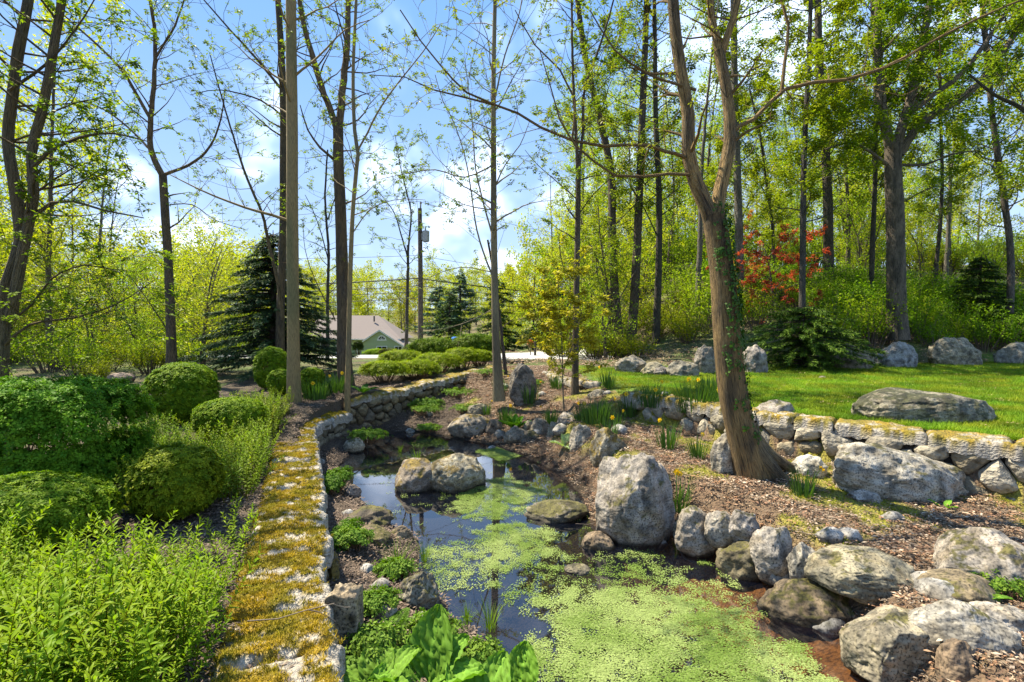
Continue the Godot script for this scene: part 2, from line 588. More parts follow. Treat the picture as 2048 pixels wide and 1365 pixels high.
# the face of a wall, stone by stone: uneven cells fitted together, each with rounded shoulders and its own bulge
func wall_face(parent: Node3D, line: PackedVector2Array, low: Callable, top: Callable, su: float, sv: float, outward: float, tints: Array, seed_: int, proud := 0.06) -> void:
	var g := RandomNumberGenerator.new()
	g.seed = seed_
	var total := arc_length(line)
	var nu := int(total / su)
	var vlow := 9.0
	var vtop := -9.0
	for k in 30:
		vlow = minf(vlow, low.call(total * k / 29.0))
		vtop = maxf(vtop, top.call(total * k / 29.0))
	var nv := int((vtop - vlow) / sv) + 1
	var sites := PackedVector2Array()
	for i in range(-1, nu + 2):
		for j in range(-1, nv + 1):
			var off := 0.5 if j % 2 else 0.0
			sites.append(Vector2((i + 0.5 + off + g.randf_range(-0.42, 0.42)) * su, vlow + (j + 0.5 + g.randf_range(-0.4, 0.4)) * sv))
	var f := noise(seed_, 4.0, 3)
	for s in sites:
		if s.x < 0.0 or s.x > total or s.y < low.call(s.x) - 0.05 or s.y > top.call(s.x):
			continue
		var poly := PackedVector2Array([s + Vector2(-su, -sv) * 1.6, s + Vector2(su, -sv) * 1.6, s + Vector2(su, sv) * 1.6, s + Vector2(-su, sv) * 1.6])
		for q in sites:
			var d := q - s
			if d.length_squared() > 0.0001 and absf(d.x) < su * 2.6 and absf(d.y) < sv * 2.6:
				poly = cut_half(poly, s + d * 0.5, d.normalized())
		poly = cut_half(poly, Vector2(0, top.call(s.x)), Vector2(0, 1))
		poly = cut_half(poly, Vector2(0, 0), Vector2(-1, 0))
		poly = cut_half(poly, Vector2(total, 0), Vector2(1, 0))
		if poly.size() < 3:
			continue
		var mid := Vector2.ZERO
		for q in poly:
			mid += q / poly.size()
		var round_ := PackedVector2Array()   # corners taken off
		for k in poly.size():
			var a := poly[k]
			var b := poly[(k + 1) % poly.size()]
			if a.distance_to(b) < 0.02:
				continue
			round_.append(a.lerp(b, 0.22))
			round_.append(a.lerp(b, 0.78))
		if round_.size() < 4:
			continue
		var b := Builder.new()
		var tint: Color = tints[g.randi() % tints.size()] * g.randf_range(0.75, 1.2)
		var bulge := proud * g.randf_range(0.5, 1.35)
		var slant := Vector2(g.randf_range(-0.25, 0.25), g.randf_range(-0.2, 0.3))
		var shapes := [[1.0, -0.12], [0.955, 0.2], [0.80, 0.8], [0.42, 1.0]]
		var m := round_.size()
		for ring in shapes:
			for q in round_:
				var e: Vector2 = mid + (q - mid) * ring[0]
				e += (mid - e).normalized() * 0.008
				var out: float = bulge * ring[1] * (1.0 + slant.dot((e - mid) / su) * 1.5) + (f.get_noise_2dv(e * 3.0) * 0.03 if ring[1] > 0.5 else 0.0)
				b.vert(wall_point(line, e, out * outward), Vector3.UP, tint)
		var centre := b.vert(wall_point(line, mid, (bulge * 1.02 + f.get_noise_2dv(mid * 3.0) * 0.03) * outward), Vector3.UP, tint)
		for k in 3:
			for j in m:
				var a := k * m + j
				var c2 := k * m + (j + 1) % m
				if outward > 0.0:
					b.tri(a, c2 + m, c2)
					b.tri(a, a + m, c2 + m)
				else:
					b.tri(a, c2, c2 + m)
					b.tri(a, c2 + m, a + m)
		for j in m:
			if outward > 0.0:
				b.tri(3 * m + j, centre, 3 * m + (j + 1) % m)
			else:
				b.tri(3 * m + j, 3 * m + (j + 1) % m, centre)
		b.smooth()
		part("stone", b.mesh(mats["wallstone"]), parent)

func wall_point(line: PackedVector2Array, e: Vector2, out: float) -> Vector3:
	var q := at_arc(line, e.x)
	var p: Vector2 = q[0]
	var d: Vector2 = q[1]
	var side := Vector2(d.y, -d.x)   # towards larger x when the line runs ahead
	p += side * out
	return Vector3(p.x, e.y, -p.y)

# flat stones along the top; gold moss lies over them in patches and bands
func wall_caps(parent: Node3D, line: PackedVector2Array, top: Callable, back: float, over: float, lmin: float, lmax: float, thick: float, step: float, seed_: int, moss: float, tufts: Copies = null, edge_bare := 0.45) -> void:
	var g := RandomNumberGenerator.new()
	g.seed = seed_
	var total := arc_length(line)
	var f := noise(seed_ + 3, 1.4, 4)
	var f2 := noise(seed_ + 9, 6.0, 4)
	var s := 0.0
	while s < total - 0.1:
		var l := minf(g.randf_range(lmin, lmax), total - s)
		if total - s - l < 0.2:
			l = total - s
		var lift := g.randf_range(-0.015, 0.02)
		var shade := g.randf_range(0.8, 1.15)
		var skew := g.randf_range(-0.10, 0.10)
		var o0 := over + g.randf_range(-0.03, 0.04)
		var nu := maxi(3, int(l / step))
		var nv := maxi(3, int((back + over) / step))
		var b := Builder.new()
		for i in nu + 1:
			for j in nv + 1:
				var fu := float(i) / nu
				var fv := float(j) / nv
				var edge := minf(minf(fu, 1.0 - fu) * l, minf(fv, 1.0 - fv) * (back + over))
				var v := lerpf(-back, o0, fv)
				var u := s + 0.008 + (l - 0.016) * fu + skew * (fv - 0.5) * minf(1.0, 4.0 * minf(fu + s * 9.0, 1.0 - fu + (total - s - l) * 9.0))
				u = clampf(u, 0.0, total)
				var q := at_arc(line, u)
				var p2: Vector2 = q[0]
				var d: Vector2 = q[1]
				p2 += Vector2(d.y, -d.x) * (v + f.get_noise_2d(u * 1.6, 3.0) * 0.05 * smoothstep(0.6, 1.0, fv))
				var wp := Vector3(p2.x, 0, -p2.y)
				var h := float(top.call(u)) + thick + lift + f.get_noise_2d(p2.x * 1.2, p2.y * 1.2) * 0.045 + f2.get_noise_2d(p2.x, p2.y) * 0.022
				h -= 0.045 * pow(1.0 - smoothstep(0.0, 0.06, edge), 2.0)
				var band := f.get_noise_2d(p2.x * 0.7 + 40.0, p2.y * 3.0) * 0.5 + f2.get_noise_2d(p2.x * 0.6, p2.y * 1.7) * 0.55
				var m := smoothstep(-0.03, 0.09, band + moss - 0.5 - edge_bare * (1.0 - smoothstep(0.0, 0.10, (1.0 - fv) * (back + over))))
				var stone := Color(0.37, 0.335, 0.275) * (shade + 0.5 * f2.get_noise_2d(p2.x * 3.0, p2.y * 3.0))
				var mc := MOSS_GOLD.lerp(Color(0.17, 0.14, 0.012), clampf(0.5 + f.get_noise_2d(p2.x * 2.0, p2.y * 2.0) * 1.5, 0, 1)) * (1.0 + 0.6 * f2.get_noise_2d(p2.x * 4.0, p2.y * 4.0))
				b.vert(Vector3(wp.x, h + m * 0.018, wp.z), Vector3.UP, stone.lerp(mc, m))
				if tufts and m > 0.6 and g.randf() < 0.9:
					for k in 2:
						tufts.put(Basis(Vector3.UP, g.randf() * TAU) * g.randf_range(0.7, 1.4), Vector3(wp.x + g.randf_range(-step, step) * 0.5, h + 0.012, wp.z + g.randf_range(-step, step) * 0.5), mc * g.randf_range(1.0, 2.2))
		for i in nu:
			for j in nv:
				var a := i * (nv + 1) + j
				b.tri(a, a + nv + 2, a + 1)
				b.tri(a, a + nv + 1, a + nv + 2)
		# skirt down the sides
		var rim := PackedInt32Array()
		for i in nu + 1:
			rim.append(i * (nv + 1))
		for j in range(1, nv + 1):
			rim.append(nu * (nv + 1) + j)
		for i in range(nu - 1, -1, -1):
			rim.append(i * (nv + 1) + nv)
		for j in range(nv - 1, 0, -1):
			rim.append(j)
		var start := b.v.size()
		for k in rim:
			b.vert(b.v[k] - Vector3(0, thick + 0.05 + f.get_noise_3dv(b.v[k]) * 0.03, 0), Vector3.UP, Color(0.40, 0.37, 0.32) * shade)
		for k in rim.size():
			var k2 := (k + 1) % rim.size()
			b.tri(rim[k], start + k2, rim[k2])
			b.tri(rim[k], start + k, start + k2)
		b.smooth()
		part("capstone", b.mesh(mats["mossy"]), parent)
		s += l

func wall_core(parent: Node3D, line: PackedVector2Array, low: Callable, top: Callable, front: float, back: float) -> void:
	var b := Builder.new()
	var total := arc_length(line)
	var m := int(total / 0.25) + 2
	for k in m:
		var u := total * k / (m - 1)
		var lo := float(low.call(u)) - 0.3
		var hi := float(top.call(u))
		for q in [[front, lo], [front, hi], [back, hi], [back, lo]]:
			b.vert(wall_point(line, Vector2(u, q[1]), q[0]), Vector3.UP, Color(0.05, 0.042, 0.032))
	for k in m - 1:
		for j in 4:
			var a := k * 4 + j
			var e := k * 4 + (j + 1) % 4
			b.tri(a, e, e + 4)
			b.tri(a, e + 4, a + 4)
	for e in [0, (m - 1) * 4]:
		b.tri(e, e + 1, e + 2)
		b.tri(e, e + 2, e + 3)
	b.smooth()
	part("rubble_core", b.mesh(mats["soil"]), parent)

# ---------------------------------------------------------------- trees
class Grown:
	var wood := Builder.new()
	var sprays := Copies.new()
	var leaves := Builder.new()
	var bake := false
	var g := RandomNumberGenerator.new()
	var col := Color(0.1, 0.08, 0.06)
	var leaf_a := Color(0.16, 0.22, 0.03)
	var leaf_b := Color(0.26, 0.30, 0.04)
	var leaf_size := 0.06
	var per_twig := 3.0
	var droop := 0.3
	var lift := 0.12
	var wander := 0.24
	var thin := 1.8
	var girth := 0.62

func rand_dir(g: RandomNumberGenerator) -> Vector3:
	return Vector3(g.randf_range(-1, 1), g.randf_range(-1, 1), g.randf_range(-1, 1)).normalized()

func put_leaf(t: Grown, p: Vector3, d: Vector3) -> void:
	var g := t.g
	var col := t.leaf_a.lerp(t.leaf_b, g.randf())
	if t.bake:
		for k in 5:
			var dd := (d * 0.4 + rand_dir(g) + Vector3(0, -t.droop, 0)).normalized()
			var s := t.leaf_size * g.randf_range(0.7, 1.3)
			t.leaves.leaf(p + rand_dir(g) * s * 1.5, dd, (Vector3.UP + rand_dir(g) * 0.7).normalized(), s, s * 0.62, col, 0.15)
	else:
		var b := Basis(Vector3.UP, g.randf() * TAU) * Basis(Vector3.RIGHT, g.randf_range(-0.6, 0.6))
		t.sprays.put(b * t.leaf_size * g.randf_range(0.6, 1.35), p, col)

func branch(t: Grown, p: Vector3, dir: Vector3, length: float, rad: float, level: int, kids: float) -> void:
	var g := t.g
	var segs := clampi(int(length / 0.28), 3, 9)
	var pts := PackedVector3Array([p])
	var rads := PackedFloat32Array([rad])
	var d := dir
	for k in segs:
		d = (d + rand_dir(g) * t.wander + Vector3(0, t.lift * 0.35, 0)).normalized()
		p += d * length / segs
		pts.append(p)
		rads.append(maxf(rad * (1.0 - 0.8 * float(k + 1) / segs), 0.0022 * t.thin))
	t.wood.tube(pts, rads, 6 if rad > 0.05 else (4 if rad > 0.012 else 3), t.col)
	if level > 0:
		var n := maxi(2, int(length * kids * g.randf_range(0.8, 1.2)))
		for k in n:
			var f := g.randf_range(0.18, 1.0) if k > 0 else 0.98
			var i := clampi(int(f * segs), 0, segs - 1)
			var q := pts[i].lerp(pts[i + 1], clampf(f * segs - i, 0, 1))
			var along := (pts[i + 1] - pts[i]).normalized()
			var side := along.cross(rand_dir(g)).normalized()
			var nd := (along * g.randf_range(0.5, 1.0) + side * g.randf_range(0.5, 0.95) + Vector3(0, t.lift, 0)).normalized()
			branch(t, q, nd, length * g.randf_range(0.32, 0.58) * (1.15 - 0.5 * f), maxf(rads[i] * 0.55, 0.0026 * t.thin), level - 1, kids * 1.7)
	if level <= 1:
		var m := t.per_twig * (1.0 if level == 0 else 0.6)
		var c := int(m) + (1 if g.randf() < m - int(m) else 0)
		for k in c:
			var f := g.randf_range(0.25, 1.0)
			var i := clampi(int(f * segs), 0, segs - 1)
			put_leaf(t, pts[i].lerp(pts[i + 1], clampf(f * segs - i, 0, 1)) + rand_dir(g) * 0.02, d)

func smooth_path(raw: Array, step: float) -> PackedVector3Array:
	var out := PackedVector3Array()
	for k in raw.size() - 1:
		var p0: Vector3 = raw[maxi(k - 1, 0)]
		var p1: Vector3 = raw[k]
		var p2: Vector3 = raw[k + 1]
		var p3: Vector3 = raw[mini(k + 2, raw.size() - 1)]
		var m := maxi(1, int(p1.distance_to(p2) / step))
		for j in m:
			out.append(p1.cubic_interpolate(p2, p0, p3, float(j) / m))
	out.append(raw[raw.size() - 1])
	return out

# one traced stem or limb: [points, radius at its start, radius at its end, branches per metre, their length, first fraction]
func limb(t: Grown, raw: Array, r0: float, r1: float, per_m: float, blen: float, from: float, level := 1, flare := 0.0, rough: FastNoiseLite = null, col2 := Color(0, 0, 0, 0), kids := 2.2) -> void:
	r0 *= t.girth
	r1 *= t.girth
	if blen >= 0.95 and level == 1 and not t.bake:
		level = 2
	var pts := smooth_path(raw, 0.12 if r0 > 0.15 else 0.22)
	var rads := PackedFloat32Array()
	var m := pts.size()
	var g := t.g
	for k in m:
		var f := float(k) / (m - 1)
		var rr := lerpf(r0, r1, f)
		rr *= 1.0 + flare * exp(-f * 14.0)
		rads.append(rr)
		if k > 0 and not rough:
			pts[k] += rand_dir(g) * minf(0.015, rr * 0.25)
	t.wood.tube(pts, rads, 18 if r0 > 0.18 else (12 if r0 > 0.08 else (8 if r0 > 0.04 else 5)), t.col, 0.12 if rough else 0.0, rough, col2)
	var total := 0.0
	for k in m - 1:
		total += pts[k].distance_to(pts[k + 1])
	var n := int(total * (1.0 - from) * per_m * (1.0 if t.bake else 1.35))
	for k in n:
		var f := from + (1.0 - from) * (k + g.randf()) / n
		var i := clampi(int(f * (m - 1)), 0, m - 2)
		var along := (pts[i + 1] - pts[i]).normalized()
		var side := along.cross(rand_dir(g)).normalized()
		var nd := (along * g.randf_range(0.15, 0.7) + side + Vector3(0, t.lift, 0)).normalized()
		branch(t, pts[i] + side * rads[i] * 0.6, nd, blen * g.randf_range(0.5, 1.25), clampf(rads[i] * 0.32, 0.004, 0.03), level, kids)

func settle(g: Grown, called: String, label: String, category: String, at: Vector3, bark: String, spray: Mesh, leaf_key := "leaf", group := "") -> Node3D:   # trunk and crown under one node at the foot
	var o := thing(called, label, category, at, 0.0, group)
	for k in g.wood.v.size():
		g.wood.v[k] -= at
	part("trunk", g.wood.mesh(mats[bark]), o)
	if g.bake:
		for k in g.leaves.v.size():
			g.leaves.v[k] -= at
		if g.leaves.v.size():
			part("crown", g.leaves.mesh(mats[leaf_key]), o).set_meta("kind", "stuff")
	elif g.sprays.count:
		for k in g.sprays.count:
			g.sprays.data[k * 16 + 3] -= at.x
			g.sprays.data[k * 16 + 7] -= at.y
			g.sprays.data[k * 16 + 11] -= at.z
		o.add_child(g.sprays.node("crown", spray))
	return o

func grown(seed_: int, col: Color, la: Color, lb: Color, size: float, per_twig: float) -> Grown:
	var t := Grown.new()
	t.g.seed = seed_
	t.col = col
	t.leaf_a = la
	t.leaf_b = lb
	t.leaf_size = size
	t.per_twig = per_twig
	return t

func spray_mesh(seed_: int, count: int, leaf_key: String, wide := 0.6, spread := 1.0, droop := 0.35) -> ArrayMesh:   # leaves about a point, each one unit long
	var g := RandomNumberGenerator.new()
	g.seed = seed_
	var b := Builder.new()
	for k in count:
		var a := TAU * k / count + g.randf_range(-0.4, 0.4)
		var d := Vector3(cos(a), g.randf_range(-droop - 0.3, 0.5 - droop), sin(a)).normalized()
		var s := g.randf_range(0.7, 1.15)
		b.leaf(d * 0.2 * spread + Vector3(0, g.randf_range(-0.3, 0.5) * spread, 0), d, (Vector3.UP + rand_dir(g) * 0.5).normalized(), s, s * wide, Color.WHITE * g.randf_range(0.75, 1.2), 0.18)
	return b.mesh(mats[leaf_key])

# a woodland tree of its own kind, standing at the origin, leaves built in
func wood_tree(seed_: int, tall: float, girth: float, from: float, blen: float, per_m: float, leaf_size: float, per_twig: float, lean := 0.5, la := Color(0.2, 0.26, 0.03), lb := Color(0.30, 0.33, 0.04), col := Color(0.085, 0.07, 0.055), stems := 1, level := 1) -> Grown:
	var t := grown(seed_, col, la, lb, leaf_size, per_twig)
	t.bake = true
	t.girth = 0.85
	t.thin = 2.2
	t.wander = 0.22
	for s in stems:
		var raw := [Vector3(s * 0.12, -0.2, 0)]
		var dx := t.g.randf_range(-lean, lean)
		var dz := t.g.randf_range(-lean, lean)
		for k in range(1, 6):
			var f := k / 5.0
			raw.append(Vector3(s * 0.12 + dx * f * f * 2.0 + t.g.randf_range(-0.12, 0.12) * lean, tall * f, dz * f * f * 2.0 + t.g.randf_range(-0.12, 0.12) * lean))
		limb(t, raw, girth, 0.02, per_m, blen, from, level, 0.5, null, Color(0, 0, 0, 0), 2.0)
	return t

func needle_tree(seed_: int, tall: float, wide: float, ca: Color, cb: Color, tiers: float, layered: float, needle: float, base := 0.0) -> Grown:   # whorls of drooping boughs with hanging sprays
	var t := grown(seed_, Color(0.07, 0.05, 0.04), ca, cb, needle, 0)
	t.bake = true
	var g := t.g
	t.wood.tube(PackedVector3Array([Vector3(0, -0.2, 0), Vector3(0, tall * 0.5, 0), Vector3(0, tall, 0)]), PackedFloat32Array([tall * 0.035, tall * 0.02, 0.01]), 8, t.col)
	var n := int(tall * tiers)
	for k in n:
		var f := (k + g.randf()) / n
		var y := lerpf(base, tall * 0.97, f)
		var reach := wide * (sqrt(1.0 - f * f) if layered > 0.85 and layered < 0.95 else pow(1.0 - f, 0.75)) * g.randf_range(0.7, 1.15) + 0.12
		var a := g.randf() * TAU
		var sway := g.randf_range(0.2, 2.2)
		var out := Vector3(cos(a), 0, sin(a))
		var pts := PackedVector3Array()
		var rads := PackedFloat32Array()
		var m := 6
		for i in m + 1:
			var q := float(i) / m
			pts.append(Vector3(0, y, 0) + out * reach * q + Vector3(0, reach * (0.18 * q - 0.42 * q * q + 0.16 * q * q * q) * layered * sway, 0))
			rads.append(lerpf(0.022, 0.005, q))
		t.wood.tube(pts, rads, 4, t.col)
		var c := int(reach * 62.0)
		for i in c:
			var q := pow(g.randf(), 0.7)
			var ii := clampi(int(q * m), 0, m - 1)
			var p := pts[ii].lerp(pts[ii + 1], q * m - ii)
			var sd := out.cross(Vector3.UP) * (1.0 if g.randf() < 0.5 else -1.0)
			var d := (out * g.randf_range(0.4, 1.0) + sd * g.randf_range(0.1, 0.9) + Vector3(0, g.randf_range(-0.75, 0.1), 0)).normalized()
			var colr := t.leaf_a.lerp(t.leaf_b, g.randf() * g.randf() + 0.3 * q * g.randf())
			var l := needle * g.randf_range(0.6, 1.3)
			for j in 4:
				var dd := (d + rand_dir(g) * 0.35).normalized()
				t.leaves.leaf(p + d * l * 0.25 * j, dd, (Vector3.UP + rand_dir(g) * 0.6).normalized(), l, l * 0.22, colr, 0.1)
	return t

# ---------------------------------------------------------------- shrubs and herbs
# clipped or loose bush: twigs from the foot, leaves through the outer part of its rounded body
func bush(called: String, label: String, category: String, at: Vector3, size: Vector3, seed_: int, spray: Mesh, count: int, leaf_size: float, la: Color, lb: Color, shag := 0.12, shell := 0.62, group := "", square := 2.0, skirt := -0.2) -> Node3D:
	var g := RandomNumberGenerator.new()
	g.seed = seed_
	var o := thing(called, label, category, at, 0.0, group)
	var b := Builder.new()
	for k in 34:
		var a := g.randf() * TAU
		var q := Vector3(cos(a) * g.randf_range(0.2, 0.9) * size.x * 0.5, size.y * g.randf_range(0.4, 0.85), sin(a) * g.randf_range(0.2, 0.9) * size.z * 0.5)
		var foot := Vector3(q.x * 0.35, -0.05, q.z * 0.35)
		b.tube(PackedVector3Array([foot, foot.lerp(q, 0.5) + rand_dir(g) * 0.05, q]), PackedFloat32Array([0.014, 0.009, 0.004]), 4, Color(0.14, 0.085, 0.04))
	part("stems", b.mesh(mats["twig"]), o)
	var f := noise(seed_, 1.6, 3)
	var cp := Copies.new()
	for k in count:
		var d := rand_dir(g)
		if d.y < skirt:
			d.y = -d.y
		var e := d.sign() * Vector3(pow(absf(d.x), 2.0 / square), pow(absf(d.y), 2.0 / square), pow(absf(d.z), 2.0 / square))
		e = e / pow(pow(absf(e.x), square) + pow(absf(e.y), square) + pow(absf(e.z), square), 1.0 / square)
		var q := pow(g.randf(), 0.45)
		var rr := lerpf(shell, 1.0, q) * (1.0 + shag * f.get_noise_3dv(d * 1.6) * 1.6) + g.randf_range(-shag, shag) * 0.3
		var p := e * rr * size * 0.5
		p.y = p.y + size.y * 0.5
		if p.y < 0.02:
			p.y = g.randf() * 0.15
		var up := (d + Vector3(0, 0.6, 0) + rand_dir(g) * 0.5).normalized()
		var bs := Basis(Quaternion(Vector3.UP, up)) * Basis(Vector3.UP, g.randf() * TAU)
		cp.put(bs * leaf_size * g.randf_range(0.7, 1.3), p, la.lerp(lb, clampf(g.randf() * 0.8 + 0.5 * f.get_noise_3dv(p * 3.0), 0.0, 1.0)))
	o.add_child(cp.node("foliage", spray))
	return o

func willow_stem(seed_: int, tall: float, leaf_len: float, leaf_w: float, count: int) -> ArrayMesh:   # an upright leafy shoot
	var g := RandomNumberGenerator.new()
	g.seed = seed_
	var b := Builder.new()
	var bend := Vector3(g.randf_range(-1, 1), 0, g.randf_range(-1, 1)) * 0.18
	var pts := PackedVector3Array()
	var rads := PackedFloat32Array()
	for k in 6:
		var q := k / 5.0
		pts.append(Vector3(bend.x * q * q, q, bend.z * q * q) * tall)
		rads.append(lerpf(0.004, 0.0015, q))
	b.tube(pts, rads, 4, Color(0.9, 0.6, 0.6))
	for k in count:
		var q := pow(lerpf(0.12, 1.0, float(k) / (count - 1)), 0.8)
		var i := clampi(int(q * 5), 0, 4)
		var p := pts[i].lerp(pts[i + 1], q * 5 - i)
		var a := k * 2.4 + g.randf_range(-0.4, 0.4)
		var up := lerpf(0.25, 1.5, pow(q, 3.0)) + g.randf_range(-0.2, 0.3)
		var d := Vector3(cos(a), up, sin(a)).normalized()
		var young := pow(q, 4.0)
		var colr := Color(0.85, 0.95, 0.8).lerp(Color(1.9, 1.45, 1.0), young) * g.randf_range(0.75, 1.25)
		b.blade(p, d, Vector3(cos(a), -0.9, sin(a)), leaf_len * g.randf_range(0.7, 1.15) * lerpf(1.0, 0.62, young), leaf_w * g.randf_range(0.8, 1.2) * lerpf(1.0, 0.7, young), colr, 4, g.randf_range(0.3, 0.8), 1.0)
	return b.mesh(mats["leaf"])

func shoots(called: String, label: String, at: Vector3, outline: PackedVector2Array, stems: Array, count: int, la: Color, lb: Color, smin: float, smax: float, seed_: int, group := "") -> Node3D:   # a thicket of shoots over a patch of ground; outline in (x, metres ahead)
	var g := RandomNumberGenerator.new()
	g.seed = seed_
	var o := thing(called, label, "shrub", at, 0.0, group)
	var lo := Vector2(1e9, 1e9)
	var hi := -lo
	for q in outline:
		lo = lo.min(q)
		hi = hi.max(q)
	var sets: Array[Copies] = []
	for k in stems.size():
		sets.append(Copies.new())
	var f := noise(seed_, 0.9, 2)
	var tries := 0
	while count > 0 and tries < 60000:
		tries += 1
		var q := Vector2(g.randf_range(lo.x, hi.x), g.randf_range(lo.y, hi.y))
		if not Geometry2D.is_point_in_polygon(q, outline):
			continue
		var s := g.randf_range(smin, smax) * (1.0 + 0.45 * f.get_noise_2dv(q))
		var bs := Basis(Vector3.UP, g.randf() * TAU) * Basis(Vector3.RIGHT, g.randfn(0.0, 0.42))
		sets[count % stems.size()].put(bs * s, on_ground(q.x, -q.y) - at, la.lerp(lb, g.randf()))
		count -= 1
	for k in stems.size():
		var mi := sets[k].node("foliage" if k == 0 else "foliage_%03d" % k, stems[k])
		o.add_child(mi)
	return o

func grass_clump(seed_: int, count: int, length: float, width: float, la: Color, lb: Color, lean := 0.5, spread := 0.06) -> ArrayMesh:
	var g := RandomNumberGenerator.new()
	g.seed = seed_
	var b := Builder.new()
	for k in count:
		var a := g.randf() * TAU
		var out := Vector3(cos(a), 0, sin(a))
		var d := (Vector3.UP + out * g.randf_range(0.05, lean)).normalized()
		b.blade(out * g.randf() * spread, d, (out - Vector3(0, 0.7, 0)).normalized(), length * g.randf_range(0.55, 1.15), width * g.randf_range(0.7, 1.2), la.lerp(lb, g.randf()), 4, g.randf_range(0.2, 1.1))
	return b.mesh(mats["leaf_soft"])

func daffodil(seed_: int, count: int, length: float, flowers: int, spread: float) -> Node3D:   # strap leaves and nodding yellow trumpets
	var g := RandomNumberGenerator.new()
	g.seed = seed_
	var o := Node3D.new()
	var b := Builder.new()
	for k in count:
		var a := g.randf() * TAU
		var out := Vector3(cos(a), 0, sin(a))
		var d := (Vector3.UP + out * g.randf_range(0.02, 0.38)).normalized()
		b.blade(out * sqrt(g.randf()) * spread, d, (out - Vector3(0, 0.5, 0)).normalized(), length * g.randf_range(0.65, 1.1), 0.016, Color(0.045, 0.105, 0.035).lerp(Color(0.09, 0.16, 0.03), g.randf()), 5, g.randf_range(0.05, 0.4))
	part("leaves", b.mesh(mats["leaf_gloss"]), o)
	for k in flowers:
		var a := g.randf() * TAU
		var out := Vector3(cos(a), 0, sin(a))
		var top := out * (spread * 0.8 + g.randf() * 0.1) + Vector3(0, length * g.randf_range(0.75, 1.05), 0)
		var st := Builder.new()
		st.tube(PackedVector3Array([out * spread * 0.5, out * spread * 0.7 + Vector3(0, top.y * 0.6, 0), top, top + out * 0.02 + Vector3(0, 0.008, 0)]), PackedFloat32Array([0.004, 0.0035, 0.003, 0.003]), 5, Color(0.07, 0.13, 0.03))
		var fl := part("flower_stalk", st.mesh(mats["leaf_gloss"]), o)
		var p := Builder.new()
		var face := (out + Vector3(0, 0.1, 0)).normalized()
		var s1 := face.cross(Vector3.UP).normalized()
		var s2 := s1.cross(face).normalized()
		var c := top + out * 0.025 + Vector3(0, 0.008, 0)
		for j in 6:
			var q := s1 * cos(TAU * j / 6) + s2 * sin(TAU * j / 6)
			p.leaf(c + q * 0.006, (q + face * 0.1).normalized(), face, 0.04, 0.026, Color(0.75, 0.56, 0.03), 0.05)
		p.tube(PackedVector3Array([c, c + face * 0.018, c + face * 0.03]), PackedFloat32Array([0.009, 0.011, 0.016]), 8, Color(0.74, 0.45, 0.015))
		part("flower", p.mesh(mats["petal"]), o)
	return o

func broad_leaf(length: float, width: float, curl: float, col: Color, seed_: int) -> ArrayMesh:   # a big ribbed leaf on a fleshy stalk, growing along +z
	var g := RandomNumberGenerator.new()
	g.seed = seed_
	var b := Builder.new()
	var nl := 22
	var nw := 16
	var f := noise(seed_, 5.0, 2)
	var y := 0.0
	var z := 0.0
	for i in nl + 1:
		var q := float(i) / nl
		var w := width * 0.5 * pow(sin(PI * clampf(pow(q, 0.8) * 0.97 + 0.02, 0, 1)), 0.62)
		var ang := 0.25 - curl * q
		if i > 0:
			y += sin(ang) * length / nl
			z += cos(ang) * length / nl
		for j in nw + 1:
			var s := float(j) / nw * 2.0 - 1.0
			var rib := 0.010 * cos((absf(s) * 3.2 - q * 5.5) * TAU * 0.8) * (1.0 - absf(s) * 0.3)
			var cup := 0.22 * width * s * s
			var vein := 0.55 * exp(-s * s * 300.0) + 0.28 * pow(maxf(0.0, cos((absf(s) * 3.2 - q * 5.5) * TAU * 0.8)), 8.0) - 0.25 * smoothstep(0.25, 0.5, f.get_noise_2d(q * 3.0 + 9.0, s * 3.0))
			b.vert(Vector3(s * w, y + cup * 0.6 + rib * width * 3.0 + f.get_noise_2d(q * 2.0, s) * 0.03 * width * 3.2, z), Vector3.UP, col * (1.0 + vein + 0.15 * f.get_noise_2d(q * 6.0, s * 6.0)))
	for i in nl:
		for j in nw:
			var a := i * (nw + 1) + j
			b.tri(a, a + nw + 2, a + nw + 1)
			b.tri(a, a + 1, a + nw + 2)
	b.smooth()
	return b.mesh(mats["leaf_soft"])

func broad_plant(label: String, at: Vector3, leaves: Array, col: Color, seed_: int, called := "broad_leaved_plant") -> Node3D:   # leaves: [turn, rise, length, width, curl]
	at.y = maxf(at.y, height(at.x, at.z))
	var o := thing(called, label, "plant", at)
	var k := 0
	for q in leaves:
		var lf := part("leaf", broad_leaf(q[2], q[3], q[4], col * r(0.85, 1.2), seed_ + k), o)
		lf.rotation = Vector3(-q[1], q[0], 0)
		lf.position = Vector3(sin(q[0]), 0, cos(q[0])) * 0.04
		k += 1
	return o

func fern(label: String, at: Vector3, turn: float, fronds: Array) -> Node3D:
	var o := thing("fern", label, "fern", at, turn)
	for q in fronds:
		var b := Builder.new()
		var pts := PackedVector3Array()
		var rads := PackedFloat32Array()
		var m := 16
		for i in m + 1:
			var f := float(i) / m
			pts.append(Vector3(q[0], 0, q[1]) * f * q[2] + Vector3(0, q[2] * (0.85 * f - 0.45 * f * f), 0))
			rads.append(lerpf(0.004, 0.001, f))
		b.tube(pts, rads, 4, Color(0.12, 0.2, 0.03))
		for i in range(3, m):
			var f := float(i) / m
			var along := (pts[i + 1] - pts[i]).normalized()
			var side := along.cross(Vector3.UP).normalized()
			var l: float = q[2] * 0.24 * sin(PI * pow(f, 0.7)) + 0.01
			for sg in [-1.0, 1.0]:
				for h in 2:
					b.leaf(pts[i] + along * h * q[2] / m * 0.5, (side * sg + along * 0.35).normalized(), Vector3.UP, l, 0.022, Color(0.10, 0.19, 0.025) * r(0.8, 1.2), 0.15)
		part("frond", b.mesh(mats["leaf"]), o)
	return o

